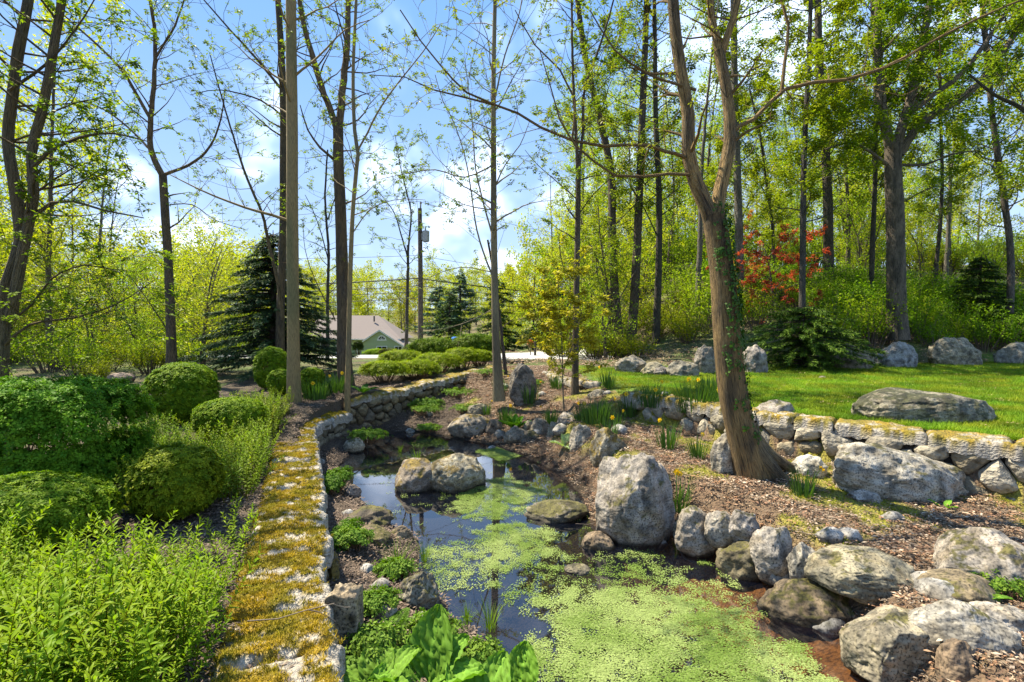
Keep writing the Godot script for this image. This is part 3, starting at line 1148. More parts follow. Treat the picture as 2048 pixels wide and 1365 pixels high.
# ---------------------------------------------------------------- ground
const ZONES := ["garden_bed", "mulch_bed", "pond_bed", "muddy_bank", "lawn", "woodland_ground", "road"]
const ZONE_COL := [Color(0.10, 0.075, 0.045), Color(0.15, 0.10, 0.06), Color(0.028, 0.016, 0.007), Color(0.085, 0.06, 0.04), Color(0.10, 0.17, 0.012), Color(0.13, 0.11, 0.05), Color(0.36, 0.36, 0.36)]

func ground_mesh() -> void:
	var sets: Array[Builder] = []
	for k in 7:
		sets.append(Builder.new())
	var tone := noise(81, 0.9, 4)
	var tone2 := noise(82, 3.0, 3)
	for lod in 3:
		var step: float = [0.8 / 6.0, 0.8, 8.0][lod]
		var x0: float = [-8.0, -44.0, -320.0][lod]
		var x1: float = [8.8, 44.0, 320.0][lod]
		var d0: float = [-0.8, -8.8, -120.0][lod]
		var d1: float = [18.4, 71.2, 400.0][lod]
		var nx := int(round((x1 - x0) / step))
		var nd := int(round((d1 - d0) / step))
		var hs := PackedVector3Array()
		var zs := PackedByteArray()
		for i in nx + 1:
			for j in nd + 1:
				var x := x0 + i * step
				var d := d0 + j * step
				var q := ground(x, d)
				var h := q.x
				if lod == 1 and x > -7.9 and x < 8.7 and d > -0.7 and d < 18.3:
					h -= 0.08
				if lod == 2 and absf(x) < 43.0 and d > -8.0 and d < 70.0:
					h -= 1.0
				hs.append(Vector3(x, h, -d))
				zs.append(int(q.y))
		var idx: Array[PackedInt32Array] = []
		for k in 7:
			var p := PackedInt32Array()
			p.resize(hs.size())
			p.fill(-1)
			idx.append(p)
		for i in nx:
			for j in nd:
				var x := x0 + (i + 0.5) * step
				var d := d0 + (j + 0.5) * step
				if lod == 1 and x > -7.0 and x < 7.8 and d > 0.0 and d < 17.2:
					continue
				if lod == 2 and x > -36.0 and x < 36.0 and d > -0.5 and d < 62.0:
					continue
				var corner := [i * (nd + 1) + j, (i + 1) * (nd + 1) + j, (i + 1) * (nd + 1) + j + 1, i * (nd + 1) + j + 1]
				var z := zs[corner[0]]
				var b := sets[z]
				var ids := [0, 0, 0, 0]
				for e in 4:
					var at: int = corner[e]
					if idx[z][at] < 0:
						var p := hs[at]
						var wet := smoothstep(0.16, 0.04, p.y)
						var col: Color = ZONE_COL[z] * (1.0 + 0.35 * tone.get_noise_2d(p.x, p.z))
						if z == 1:
							col = col.lerp(Color(0.24, 0.22, 0.03), smoothstep(0.0, 0.25, tone.get_noise_2d(p.x * 0.8 + 9.0, p.z * 0.8) + 0.12 * tone2.get_noise_2d(p.x, p.z) + 0.22 * smoothstep(6.5, 4.0, absf(-p.z - 8.5) + absf(p.x - 2.6)) - 0.2) * smoothstep(0.36, 0.5, p.y))
						if z == 1 or z == 3:
							col = col.lerp(Color(0.05, 0.033, 0.02), wet)
						elif z == 2:
							col = col.lerp(Color(0.30, 0.125, 0.03), smoothstep(0.9, 2.2, p.x) * smoothstep(8.0, 5.5, -p.z))
						elif z == 5:
							col = col.lerp(Color(0.10, 0.15, 0.02), smoothstep(-0.15, 0.25, tone2.get_noise_2d(p.x * 0.3, p.z * 0.3)))
						idx[z][at] = b.vert(p, Vector3.UP, col)
					ids[e] = idx[z][at]
				b.tri(ids[0], ids[2], ids[1])
				b.tri(ids[0], ids[3], ids[2])
	for k in 7:
		sets[k].smooth()
		structure(ZONES[k], sets[k].mesh(mats["asphalt" if k == 6 else "soil"]))

func chip_mesh(seed_: int, count: int, length: float, width: float) -> ArrayMesh:   # shreds of bark and dead leaves
	var g := RandomNumberGenerator.new()
	g.seed = seed_
	var b := Builder.new()
	for k in count:
		var a := g.randf() * TAU
		var d := Vector3(cos(a), g.randf_range(-0.15, 0.45), sin(a)).normalized()
		b.leaf(Vector3(g.randf_range(-0.06, 0.06), g.randf_range(0.0, 0.02), g.randf_range(-0.06, 0.06)), d, (Vector3.UP + rand_dir(g) * 0.8).normalized(), length * g.randf_range(0.5, 1.3), width * g.randf_range(0.6, 1.3), Color.WHITE * g.randf_range(0.5, 1.4), 0.15)
	return b.mesh(mats["twig"])

func scatter_ground() -> void:
	var chips := chip_mesh(1, 10, 0.036, 0.011)
	var litter := Copies.new()
	var dead := chip_mesh(2, 5, 0.05, 0.026)
	var fallen := Copies.new()
	var moss_c := Copies.new()
	var tone := noise(81, 0.9, 4)
	var tone2 := noise(82, 3.0, 3)
	var n := 0
	while n < 60000:
		var d := lerpf(2.4, 18.5, pow(rng.randf(), 1.15))
		var x := r(-5.0, 7.5)
		var q := ground(x, d)
		n += 1
		if q.y == 1.0:
			var moss := smoothstep(0.0, 0.25, tone.get_noise_2d(x * 0.8 + 9.0, -d * 0.8) + 0.12 * tone2.get_noise_2d(x, -d) + 0.22 * smoothstep(6.5, 4.0, absf(d - 8.5) + absf(x - 2.6)) - 0.2) * smoothstep(0.36, 0.5, q.x)
			if rng.randf() < moss * 0.75:
				moss_c.put(Basis(Vector3.UP, rng.randf() * TAU) * r(0.8, 2.0), Vector3(x, q.x - 0.005, -d), Color(0.26, 0.27, 0.025) * r(0.6, 1.5))
			else:
				if rng.randf() < 0.16:
					fallen.put(Basis(Vector3.UP, rng.randf() * TAU) * r(0.6, 1.5), Vector3(x, q.x + 0.008, -d), Color(0.26, 0.16, 0.09).lerp(Color(0.40, 0.33, 0.25), rng.randf()) * r(0.5, 1.3))
				litter.put(Basis(Vector3.UP, rng.randf() * TAU) * r(0.7, 1.5), Vector3(x, q.x + 0.004, -d), [Color(0.24, 0.13, 0.075), Color(0.34, 0.25, 0.16), Color(0.24, 0.185, 0.13), Color(0.13, 0.075, 0.04), Color(0.32, 0.17, 0.085)][rng.randi() % 5] * r(0.5, 1.25))
		elif q.y == 3.0 or (q.y == 0.0 and x > -5.0):
			fallen.put(Basis(Vector3.UP, rng.randf() * TAU) * r(0.6, 1.3), Vector3(x, q.x + 0.006, -d), Color(0.075, 0.05, 0.035).lerp(Color(0.24, 0.18, 0.13), rng.randf() * rng.randf()) * r(0.4, 1.4))
	for q in [[litter.node("bark_mulch", chips), "shredded brown bark mulch spread under the forked ivy-clad tree", "mulch"], [fallen.node("fallen_leaves", dead), "dead brown leaves lying over the mulch and on the muddy bank beside the long mossy wall", "leaves"], [moss_c.node("ground_moss", moss_tuft), "yellow-green moss growing through the bark mulch", "moss"]]:
		add_child(q[0])
		tag(q[0], q[1], q[2])
	# leaves on the slope and in the woods
	var wl := Copies.new()
	for k in 9000:
		var x := r(-4.0, 24.0)
		var d := r(17.0, 30.0)
		var q := ground(x, d)
		if q.y == 5.0:
			wl.put(Basis(Vector3.UP, rng.randf() * TAU) * r(1.5, 3.0), Vector3(x, q.x + 0.02, -d), Color(0.24, 0.13, 0.075).lerp(Color(0.32, 0.24, 0.17), rng.randf()) * r(0.4, 1.3))
	# lawn
	var tuft := grass_clump(3, 12, 0.085, 0.007, Color(0.10, 0.18, 0.012), Color(0.19, 0.26, 0.022), 0.9, 0.07)
	var turf := Copies.new()
	var shade := noise(83, 0.5, 3)
	var made := 0
	while made < 70000:
		var d := lerpf(4.0, 21.0, pow(rng.randf(), 1.25))
		var x := r(1.3, d * 1.08 + 1.0)
		made += 1
		var q := ground(x, d)
		if q.y == 4.0 and rng.randf() < 0.006:
			wl.put(Basis(Vector3.UP, rng.randf() * TAU) * r(0.5, 1.0), Vector3(x, q.x + 0.06, -d), Color(0.30, 0.2, 0.11) * r(0.6, 1.3))
		if q.y == 4.0:
			var edge := smoothstep(0.2, 1.6, line_sd(Vector2(x, d), right_line)) if d > 11.0 else 1.0
			if rng.randf() < 0.25 + edge:
				turf.put(Basis(Vector3.UP, rng.randf() * TAU) * r(0.7, 1.25), Vector3(x, q.x - 0.01, -d), Color(1.5, 1.15, 1.0).lerp(Color(1, 1, 1), edge) * (1.0 + 0.7 * shade.get_noise_2d(x, d)) * Color(1.0 + 0.5 * shade.get_noise_2d(x * 2.0 + 30.0, d * 2.0), 1, 1) * r(0.75, 1.25))
	var o := wl.node("leaf_litter", dead)
	add_child(o)
	tag(o, "brown leaf litter on the wooded slope behind the boulders and scattered over the lawn", "leaves")
	o = turf.node("lawn_grass", tuft)
	add_child(o)
	tag(o, "short mown green grass of the lawn behind the low stone wall", "grass")

var moss_tuft: ArrayMesh

func pond_water() -> void:
	var b := Builder.new()
	b.quad(Vector3(-4.4, 0, -1.2), Vector3(5.4, 0, -1.2), Vector3(5.4, 0, -14.6), Vector3(-4.4, 0, -14.6), Color.WHITE)
	structure("pond_water", b.mesh(mats["water"]))
	# duckweed: floating mats of tiny round leaves
	var g := RandomNumberGenerator.new()
	g.seed = 55
	var fl := Builder.new()
	for k in 15:
		var c := Vector3(g.randfn(0.0, 0.026), g.randf_range(0.002, 0.007), g.randfn(0.0, 0.026))
		var rr := g.randf_range(0.0035, 0.0072)
		var col := Color.WHITE * g.randf_range(0.6, 1.3)
		var tiltx := g.randf_range(-0.12, 0.12)
		var i := fl.vert(c, Vector3(tiltx, 1, 0.1).normalized(), col)
		for j in 6:
			fl.vert(c + Vector3(cos(TAU * j / 6) * rr, tiltx * rr, sin(TAU * j / 6) * rr * 0.8), Vector3(tiltx, 1, 0).normalized(), col)
		for j in 6:
			fl.tri(i, i + 1 + j, i + 1 + (j + 1) % 6)
	var weed := fl.mesh(mats["leaf_soft"])
	var mats_ := [
		[PackedVector2Array([Vector2(0.227, 4.384), Vector2(0.559, 4.749), Vector2(1.019, 4.998), Vector2(1.516, 4.884), Vector2(2.063, 4.555), Vector2(2.318, 4.253), Vector2(2.419, 3.856), Vector2(2.405, 3.487), Vector2(1.493, 3.066), Vector2(0.709, 3.066), Vector2(0.367, 3.394), Vector2(0.141, 3.856)]), 5200, 0.28, 0.8],
		[PackedVector2Array([Vector2(-0.499, 6.241), Vector2(-0.162, 6.675), Vector2(0.322, 6.641), Vector2(0.654, 6.095), Vector2(0.586, 5.73), Vector2(0.195, 5.339), Vector2(-0.214, 5.418), Vector2(-0.495, 5.82)]), 900, 0.28, 0.75],
		[PackedVector2Array([Vector2(-0.93, 7.614), Vector2(-0.477, 8.454), Vector2(-0.127, 8.978), Vector2(0.315, 8.215), Vector2(0.538, 7.844), Vector2(0.121, 7.483), Vector2(-0.085, 7.037), Vector2(-0.502, 6.71), Vector2(-0.792, 6.999)]), 1500, 0.18, 0.95],
		[PackedVector2Array([Vector2(-0.741, 10.664), Vector2(-0.068, 11.212), Vector2(0.339, 10.535), Vector2(-0.189, 9.86)]), 1800, 0.1, 1.0],
		[PackedVector2Array([Vector2(-1.091, 6.024), Vector2(-0.518, 6.095), Vector2(-0.131, 5.395), Vector2(-0.119, 4.884), Vector2(-0.457, 4.793), Vector2(-0.778, 4.979)]), 330, 0.3, 0.6],
		[PackedVector2Array([Vector2(-0.251, 5.63), Vector2(0.751, 5.887), Vector2(1.371, 5.285), Vector2(1.051, 4.793), Vector2(0.299, 4.46), Vector2(-0.067, 4.706)]), 280, 0.35, 0.5],
		[PackedVector2Array([Vector2(0.835, 5.285), Vector2(1.603, 5.954), Vector2(2.014, 5.285), Vector2(2.338, 4.46), Vector2(1.488, 4.793)]), 300, 0.35, 0.4],
		[PackedVector2Array([Vector2(-2.828, 9.232), Vector2(-1.342, 10.752), Vector2(1.028, 8.087), Vector2(0.768, 6.024), Vector2(-1.06, 6.024), Vector2(-1.866, 6.999)]), 150, 0.5, 0.35]]
	var edge := noise(91, 2.2, 4)
	var tone := noise(92, 1.1, 2)
	var cp := Copies.new()
	for q in mats_:
		var poly: PackedVector2Array = q[0]
		var lo := Vector2(1e9, 1e9)
		var hi := -lo
		for p in poly:
			lo = lo.min(p)
			hi = hi.max(p)
		var left: int = q[1]
		var tries := 0
		while left > 0 and tries < 90000:
			tries += 1
			var p := Vector2(g.randf_range(lo.x, hi.x), g.randf_range(lo.y, hi.y))
			var e := p + Vector2(edge.get_noise_2dv(p), edge.get_noise_2dv(p + Vector2(50, 0))) * float(q[2]) * 2.0
			if not Geometry2D.is_point_in_polygon(e, poly):
				continue
			var hole := edge.get_noise_2d(p.x * 3.0 + 20.0, p.y * 3.0)
			if hole > float(q[3]) * 0.42 - 0.27 + g.randf_range(-0.18, 0.18):
				continue
			cp.put(Basis(Vector3.UP, g.randf() * TAU) * g.randf_range(0.8, 1.35), Vector3(p.x, g.randf_range(0.001, 0.005), -p.y), Color(0.16, 0.25, 0.045).lerp(Color(0.33, 0.41, 0.14), clampf(0.5 + tone.get_noise_2dv(p) + g.randf_range(-0.4, 0.4), 0, 1)))
			left -= 1
	var o := cp.node("duckweed", weed)
	add_child(o)
	tag(o, "pale green duckweed floating in mats on the dark pond", "duckweed")

# ---------------------------------------------------------------- house, pole, wires
func gable_x(y: float) -> float:   # half width of the wing's front at a height
	return 2.9 if y < 0.45 else 2.9 * (2.3 - y) / 1.85

func house() -> void:
	var o := thing("green_house", "pale green clapboard house with brown hipped roof down the slope beyond the road", "house", Vector3(-16.4, -2.0, -62))
	var wall := Color(0.34, 0.41, 0.22)
	var white := Color(0.72, 0.72, 0.66)
	var roof := Color(0.17, 0.145, 0.135)
	var m: Material = mats["paint"]
	var b := Builder.new()
	b.box(Vector3(-9.2, 0, -9.5), Vector3(1.7, 3.3, -2.0), wall)
	b.box(Vector3(-2.88, 0, -2.0), Vector3(2.88, 2.42, -0.04), wall)
	for sg in [-1.0, 1.0]:
		b.quad(Vector3(0, 2.42, -0.04), Vector3(2.88 * sg, 2.42, -0.04), Vector3(0, 4.26, -0.04), Vector3(0, 4.26, -0.04), wall)
	part("wall", b.mesh(m), o)
	var y := 0.05
	while y < 4.15:   # lap boards
		b = Builder.new()
		var w0 := gable_x(y - 2.0)
		var w1 := gable_x(y + 0.29 - 2.0)
		var c := wall * r(0.95, 1.05)
		b.quad(Vector3(-w0, y, 0.035), Vector3(w0, y, 0.035), Vector3(w1, y + 0.3, 0.004), Vector3(-w1, y + 0.3, 0.004), c)
		b.quad(Vector3(-w0, y, -0.03), Vector3(w0, y, -0.03), Vector3(w0, y, 0.035), Vector3(-w0, y, 0.035), c)
		part("siding_board", b.mesh(m), o)
		y += 0.3
	b = Builder.new()   # main hipped roof
	var e := [Vector3(-9.8, 3.2, -1.6), Vector3(2.3, 3.2, -1.6), Vector3(2.3, 3.2, -10.0), Vector3(-9.8, 3.2, -10.0)]
	var ra := Vector3(-9.8, 6.25, -5.8)
	var rb := Vector3(-1.7, 6.25, -5.8)
	b.quad(e[0], e[1], rb, ra, roof)
	b.quad(e[1], e[2], rb, rb, roof)
	b.quad(e[2], e[3], ra, rb, roof)
	b.quad(e[3], e[0], ra, ra, roof)
	b.box(Vector3(-9.8, 3.05, -1.62), Vector3(2.3, 3.19, -1.5), white)
	part("main_roof", b.mesh(mats["asphalt"]), o)
	b = Builder.new()   # wing roof
	for sg in [-1.0, 1.0]:
		var p0 := Vector3(3.25 * sg, 2.22, 0.3)
		var p1 := Vector3(0, 4.36, 0.3)
		var p2 := Vector3(0, 4.36, -5.5)
		var p3 := Vector3(3.25 * sg, 2.22, -5.5)
		if sg > 0.0:
			b.quad(p0, p3, p2, p1, roof * 1.15)
		else:
			b.quad(p3, p0, p1, p2, roof * 1.15)
	part("wing_roof", b.mesh(mats["asphalt"]), o)
	for sg in [-1.0, 1.0]:
		b = Builder.new()
		b.quad(Vector3(3.25 * sg, 2.04, 0.31), Vector3(0, 4.18, 0.31), Vector3(0, 4.35, 0.31), Vector3(3.25 * sg, 2.21, 0.31), white)
		b.quad(Vector3(3.25 * sg, 2.04, 0.31), Vector3(0, 4.18, 0.31), Vector3(0, 4.18, 0.1), Vector3(3.25 * sg, 2.04, 0.1), white)
		part("rake_board", b.mesh(m), o)
		b = Builder.new()
		b.box(Vector3(2.82 * sg - 0.07, 0, -0.02), Vector3(2.82 * sg + 0.07, 2.4, 0.06), white)
		part("corner_board", b.mesh(m), o)
	for q in [[0.25, 1.1, 1.15, 1.15], [2.3, 1.1, 0.8, 1.15]]:
		b = Builder.new()
		b.box(Vector3(q[0] - q[2] / 2 - 0.09, q[1] - 0.09, 0.04), Vector3(q[0] + q[2] / 2 + 0.09, q[1] + q[3] + 0.09, 0.07), white)
		var fr := part("window", b.mesh(m), o)
		for k in 2:
			b = Builder.new()
			var x0: float = q[0] - q[2] / 2 + k * (q[2] / 2 + 0.03)
			b.box(Vector3(x0, q[1], 0.05), Vector3(x0 + q[2] / 2 - 0.03, q[1] + q[3], 0.075), Color(0.02, 0.035, 0.02))
			part("pane", b.mesh(mats["glass_dark"]), fr)
	b = Builder.new()
	for k in 8:   # half-round window under the ridge
		var a0 := PI * k / 8
		var a1 := PI * (k + 1) / 8
		b.quad(Vector3(0.25, 3.1, 0.06), Vector3(0.25 + cos(a0) * 0.55, 3.1 + sin(a0) * 0.55, 0.06), Vector3(0.25 + cos(a1) * 0.55, 3.1 + sin(a1) * 0.55, 0.06), Vector3(0.25, 3.1, 0.06), white)
	b.box(Vector3(-0.34, 3.0, 0.03), Vector3(0.84, 3.1, 0.07), white)
	var hw := part("half_round_window", b.mesh(m), o)
	for k in 4:
		b = Builder.new()
		var a0 := PI * (k + 0.1) / 4
		var a1 := PI * (k + 0.9) / 4
		b.quad(Vector3(0.25 + cos((a0 + a1) / 2) * 0.08, 3.13, 0.068), Vector3(0.25 + cos(a0) * 0.42, 3.12 + sin(a0) * 0.42, 0.068), Vector3(0.25 + cos(a1) * 0.42, 3.12 + sin(a1) * 0.42, 0.068), Vector3(0.25 + cos((a0 + a1) / 2) * 0.08, 3.13, 0.068), Color(0.02, 0.03, 0.03))
		part("pane", b.mesh(mats["glass_dark"]), hw)
	for q in [-7.6, -5.6]:
		b = Builder.new()
		b.box(Vector3(q - 0.6, 1.2, -2.0), Vector3(q + 0.6, 2.8, -1.95), white)
		var fr := part("window", b.mesh(m), o)
		b = Builder.new()
		b.box(Vector3(q - 0.48, 1.32, -1.98), Vector3(q + 0.48, 2.68, -1.94), Color(0.03, 0.035, 0.04))
		part("pane", b.mesh(mats["glass_dark"]), fr)
	b = Builder.new()
	var sk := Transform3D(Basis(Vector3.BACK, 0.582), Vector3(-1.5, 3.43, -1.2))
	b.box(Vector3(-0.45, -0.05, -0.5), Vector3(0.45, 0.12, 0.5), Color(0.8, 0.82, 0.85), sk)
	part("skylight", b.mesh(mats["metal"]), o)
	b = Builder.new()
	b.tube(PackedVector3Array([Vector3(-1.9, 5.4, -4.4), Vector3(-1.9, 6.15, -4.4)]), PackedFloat32Array([0.1, 0.1]), 8, Color(0.06, 0.06, 0.06))
	part("vent_pipe", b.mesh(m), o)

func pole_and_wires() -> void:
	var base := Vector3(-5.679, 1.099, -31)
	base.y = height(base.x, base.z)
	var o := thing("utility_pole", "weathered wooden utility pole with a grey transformer near its top", "utility pole", base)
	var top := 2.65 + 0.236 * 31.0 - base.y
	var b := Builder.new()
	b.tube(PackedVector3Array([Vector3(0, -0.3, 0), Vector3(0.02, top * 0.5, 0), Vector3(0, top, 0)]), PackedFloat32Array([0.17, 0.15, 0.125]), 12, Color(0.15, 0.12, 0.095))
	part("pole", b.mesh(mats["bark_rough"]), o)
	b = Builder.new()
	b.tube(PackedVector3Array([Vector3(0.04, top, 0), Vector3(0.06, top + 0.35, 0)]), PackedFloat32Array([0.05, 0.04]), 6, Color(0.2, 0.19, 0.18))
	b.tube(PackedVector3Array([Vector3(0.06, top + 0.3, 0), Vector3(0.06, top + 0.42, 0)]), PackedFloat32Array([0.075, 0.05]), 8, Color(0.25, 0.2, 0.18))
	part("insulator", b.mesh(mats["metal"]), o)
	b = Builder.new()
	var ty := top - 2.05
	b.tube(PackedVector3Array([Vector3(0.38, ty, 0.1), Vector3(0.38, ty + 0.03, 0.1), Vector3(0.38, ty + 0.62, 0.1), Vector3(0.38, ty + 0.66, 0.1), Vector3(0.38, ty + 0.67, 0.1)]), PackedFloat32Array([0.18, 0.22, 0.22, 0.18, 0.01]), 16, Color(0.28, 0.29, 0.29))
	b.tube(PackedVector3Array([Vector3(0.36, ty + 0.66, 0.1), Vector3(0.36, ty + 0.88, 0.1)]), PackedFloat32Array([0.05, 0.03]), 8, Color(0.3, 0.25, 0.22))
	var tr := part("transformer", b.mesh(mats["metal"]), o)
	b = Builder.new()
	b.box(Vector3(0.1, ty + 0.12, 0.02), Vector3(0.2, ty + 0.52, 0.1), Color(0.2, 0.2, 0.2))
	part("bracket", b.mesh(mats["metal"]), tr)
	# lines along the road: the pole's height, the far ends, a sag
	var words := ["topmost thin power line", "second power line down", "thick bundled cable", "upper telephone cable", "lower telephone cable", "lowest black cable"]
	var hs := [top + 0.4, top - 2.9, top - 4.3, top - 4.75, top - 5.1, top - 5.5]
	var rad := [0.012, 0.012, 0.035, 0.02, 0.018, 0.02]
	for k in 6:
		b = Builder.new()
		for seg in 2:
			var a := base + Vector3(-0.1, hs[k], 0.15)
			var e := Vector3(-27, 2.65 + [0.185, 0.16, 0.087, 0.077, 0.067, 0.055][k] * 24.0, -24) if seg == 0 else Vector3(24, base.y + hs[k] + 0.6, -58)
			var pts := PackedVector3Array()
			var rr := PackedFloat32Array()
			for i in 25:
				var f := i / 24.0
				pts.append(a.lerp(e, f) - Vector3(0, (0.35 if seg == 0 else 0.7) * 4.0 * f * (1.0 - f), 0))
				rr.append(rad[k])
			b.tube(pts, rr, 5, Color(0.03, 0.03, 0.035))
		single("utility_wire", b.mesh(mats["metal"]), words[k] + " strung from the utility pole along the road", "cable", Vector3.ZERO, 0.0, "utility lines along the road")

# ---------------------------------------------------------------- woods
var LANDMARKS := [[150.0, "behind the long clipped hedge"], [290.0, "behind the reclining flat-topped stone"], [420.0, "behind the candelabra-forked tree"], [600.0, "behind the dark spruce"], [720.0, "above the roof of the green house"], [800.0, "beside the gable of the green house"], [880.0, "beyond the utility pole"], [960.0, "beyond the blue-green pines"], [1080.0, "beyond the driveway"], [1200.0, "behind the thin yellow-leaved sapling"], [1330.0, "behind the twin-trunked tree"], [1440.0, "behind the low stones on the slope"], [1530.0, "behind the ivy-clad forked tree"], [1640.0, "behind the red-leaved maple"], [1730.0, "behind the feathery dark yew"], [1850.0, "behind the stout old maple"], [1960.0, "above the longest boulder by the lawn"], [9000.0, "above the boulder at the lawn's far corner"]]
const ORDINALS := ["first", "second", "third", "fourth", "fifth", "sixth", "seventh", "eighth", "ninth", "tenth", "eleventh", "twelfth", "thirteenth", "fourteenth", "fifteenth", "sixteenth", "seventeenth", "eighteenth", "nineteenth", "twentieth", "twenty-first", "twenty-second", "twenty-third", "twenty-fourth", "twenty-fifth", "twenty-sixth", "twenty-seventh", "twenty-eighth", "twenty-ninth", "thirtieth"]

func landmark(x: float, d: float) -> int:
	var px := 1024.0 + 1000.0 * x / d
	for k in LANDMARKS.size():
		if px < LANDMARKS[k][0]:
			return k
	return LANDMARKS.size() - 1

func plant_out(kinds: Array, spots: Array, noun: String, group: String) -> void:   # spots: [x, ahead, kind, size, sink]
	spots.sort_custom(func(a, b): return a[1] < b[1])
	var seen := {}
	for q in spots:
		var x: float = q[0]
		var d: float = q[1]
		var k: int = q[2]
		var key := "%d %d" % [landmark(x, d), kinds[k][3]]
		seen[key] = seen.get(key, -1) + 1
		var nth: int = seen[key]
		var label := "%s %s, %s one back %s" % [kinds[k][1], noun, ORDINALS[mini(nth, 29)], LANDMARKS[landmark(x, d)][1]]
		var src: Node3D = kinds[k][0]
		var at := on_ground(x, -d) - Vector3(0, q[4], 0)
		if not kinds[k][2]:
			kinds[k][2] = true
			src.position = at
			src.rotation.y = r(0, TAU)
			src.scale = Vector3.ONE * q[3]
			tag(src, label, noun, group)
		else:
			another(src, label, at, r(0, TAU), q[3], group)

func spread_out(n: int, x0: float, x1: float, d0: float, d1: float, gap: float, kinds: Array, smin: float, smax: float, ok: Callable, spots: Array) -> void:
	var tries := 0
	while n > 0 and tries < 4000:
		tries += 1
		var d := lerpf(d0, d1, pow(rng.randf(), 0.8))
		var x := r(x0, x1)
		if absf(x) > d * 1.12 + 2.0 or not ok.call(x, d):
			continue
		var clash := false
		for q in spots:
			if Vector2(q[0] - x, q[1] - d).length() < gap:
				clash = true
				break
		if clash:
			continue
		spots.append([x, d, kinds[rng.randi() % kinds.size()], r(smin, smax), 0.0])
		n -= 1

func leaf_mass(seed_: int, size: Vector3, count: int, leaf: float, la: Color, lb: Color, key := "leaf") -> Node3D:   # a loose woodland shrub
	var g := RandomNumberGenerator.new()
	g.seed = seed_
	var o := thing("woodland_shrub", "", "")
	var b := Builder.new()
	var tips := PackedVector3Array()
	for k in 26:
		var a := g.randf() * TAU
		var q := Vector3(cos(a) * size.x * 0.5, 0, sin(a) * size.z * 0.5) * sqrt(g.randf()) + Vector3(0, size.y * g.randf_range(0.35, 1.0), 0)
		var foot := Vector3(q.x * 0.3, -0.1, q.z * 0.3)
		var mid := foot.lerp(q, 0.55) + rand_dir(g) * 0.1
		b.tube(PackedVector3Array([foot, mid, q]), PackedFloat32Array([0.02, 0.012, 0.005]), 4, Color(0.09, 0.065, 0.045))
		tips.append(q)
		tips.append(mid.lerp(q, 0.5))
		tips.append(mid)
	part("stems", b.mesh(mats["twig"]), o)
	b = Builder.new()
	for k in count:
		var c := tips[g.randi() % tips.size()] + rand_dir(g) * size.y * 0.22 * g.randf()
		var d := (rand_dir(g) + Vector3(0, -0.1, 0)).normalized()
		var s := leaf * g.randf_range(0.6, 1.3)
		b.leaf(c, d, (Vector3.UP + rand_dir(g) * 0.7).normalized(), s, s * 0.6, la.lerp(lb, g.randf()), 0.15)
	part("foliage", b.mesh(mats[key]), o).set_meta("kind", "stuff")
	return o

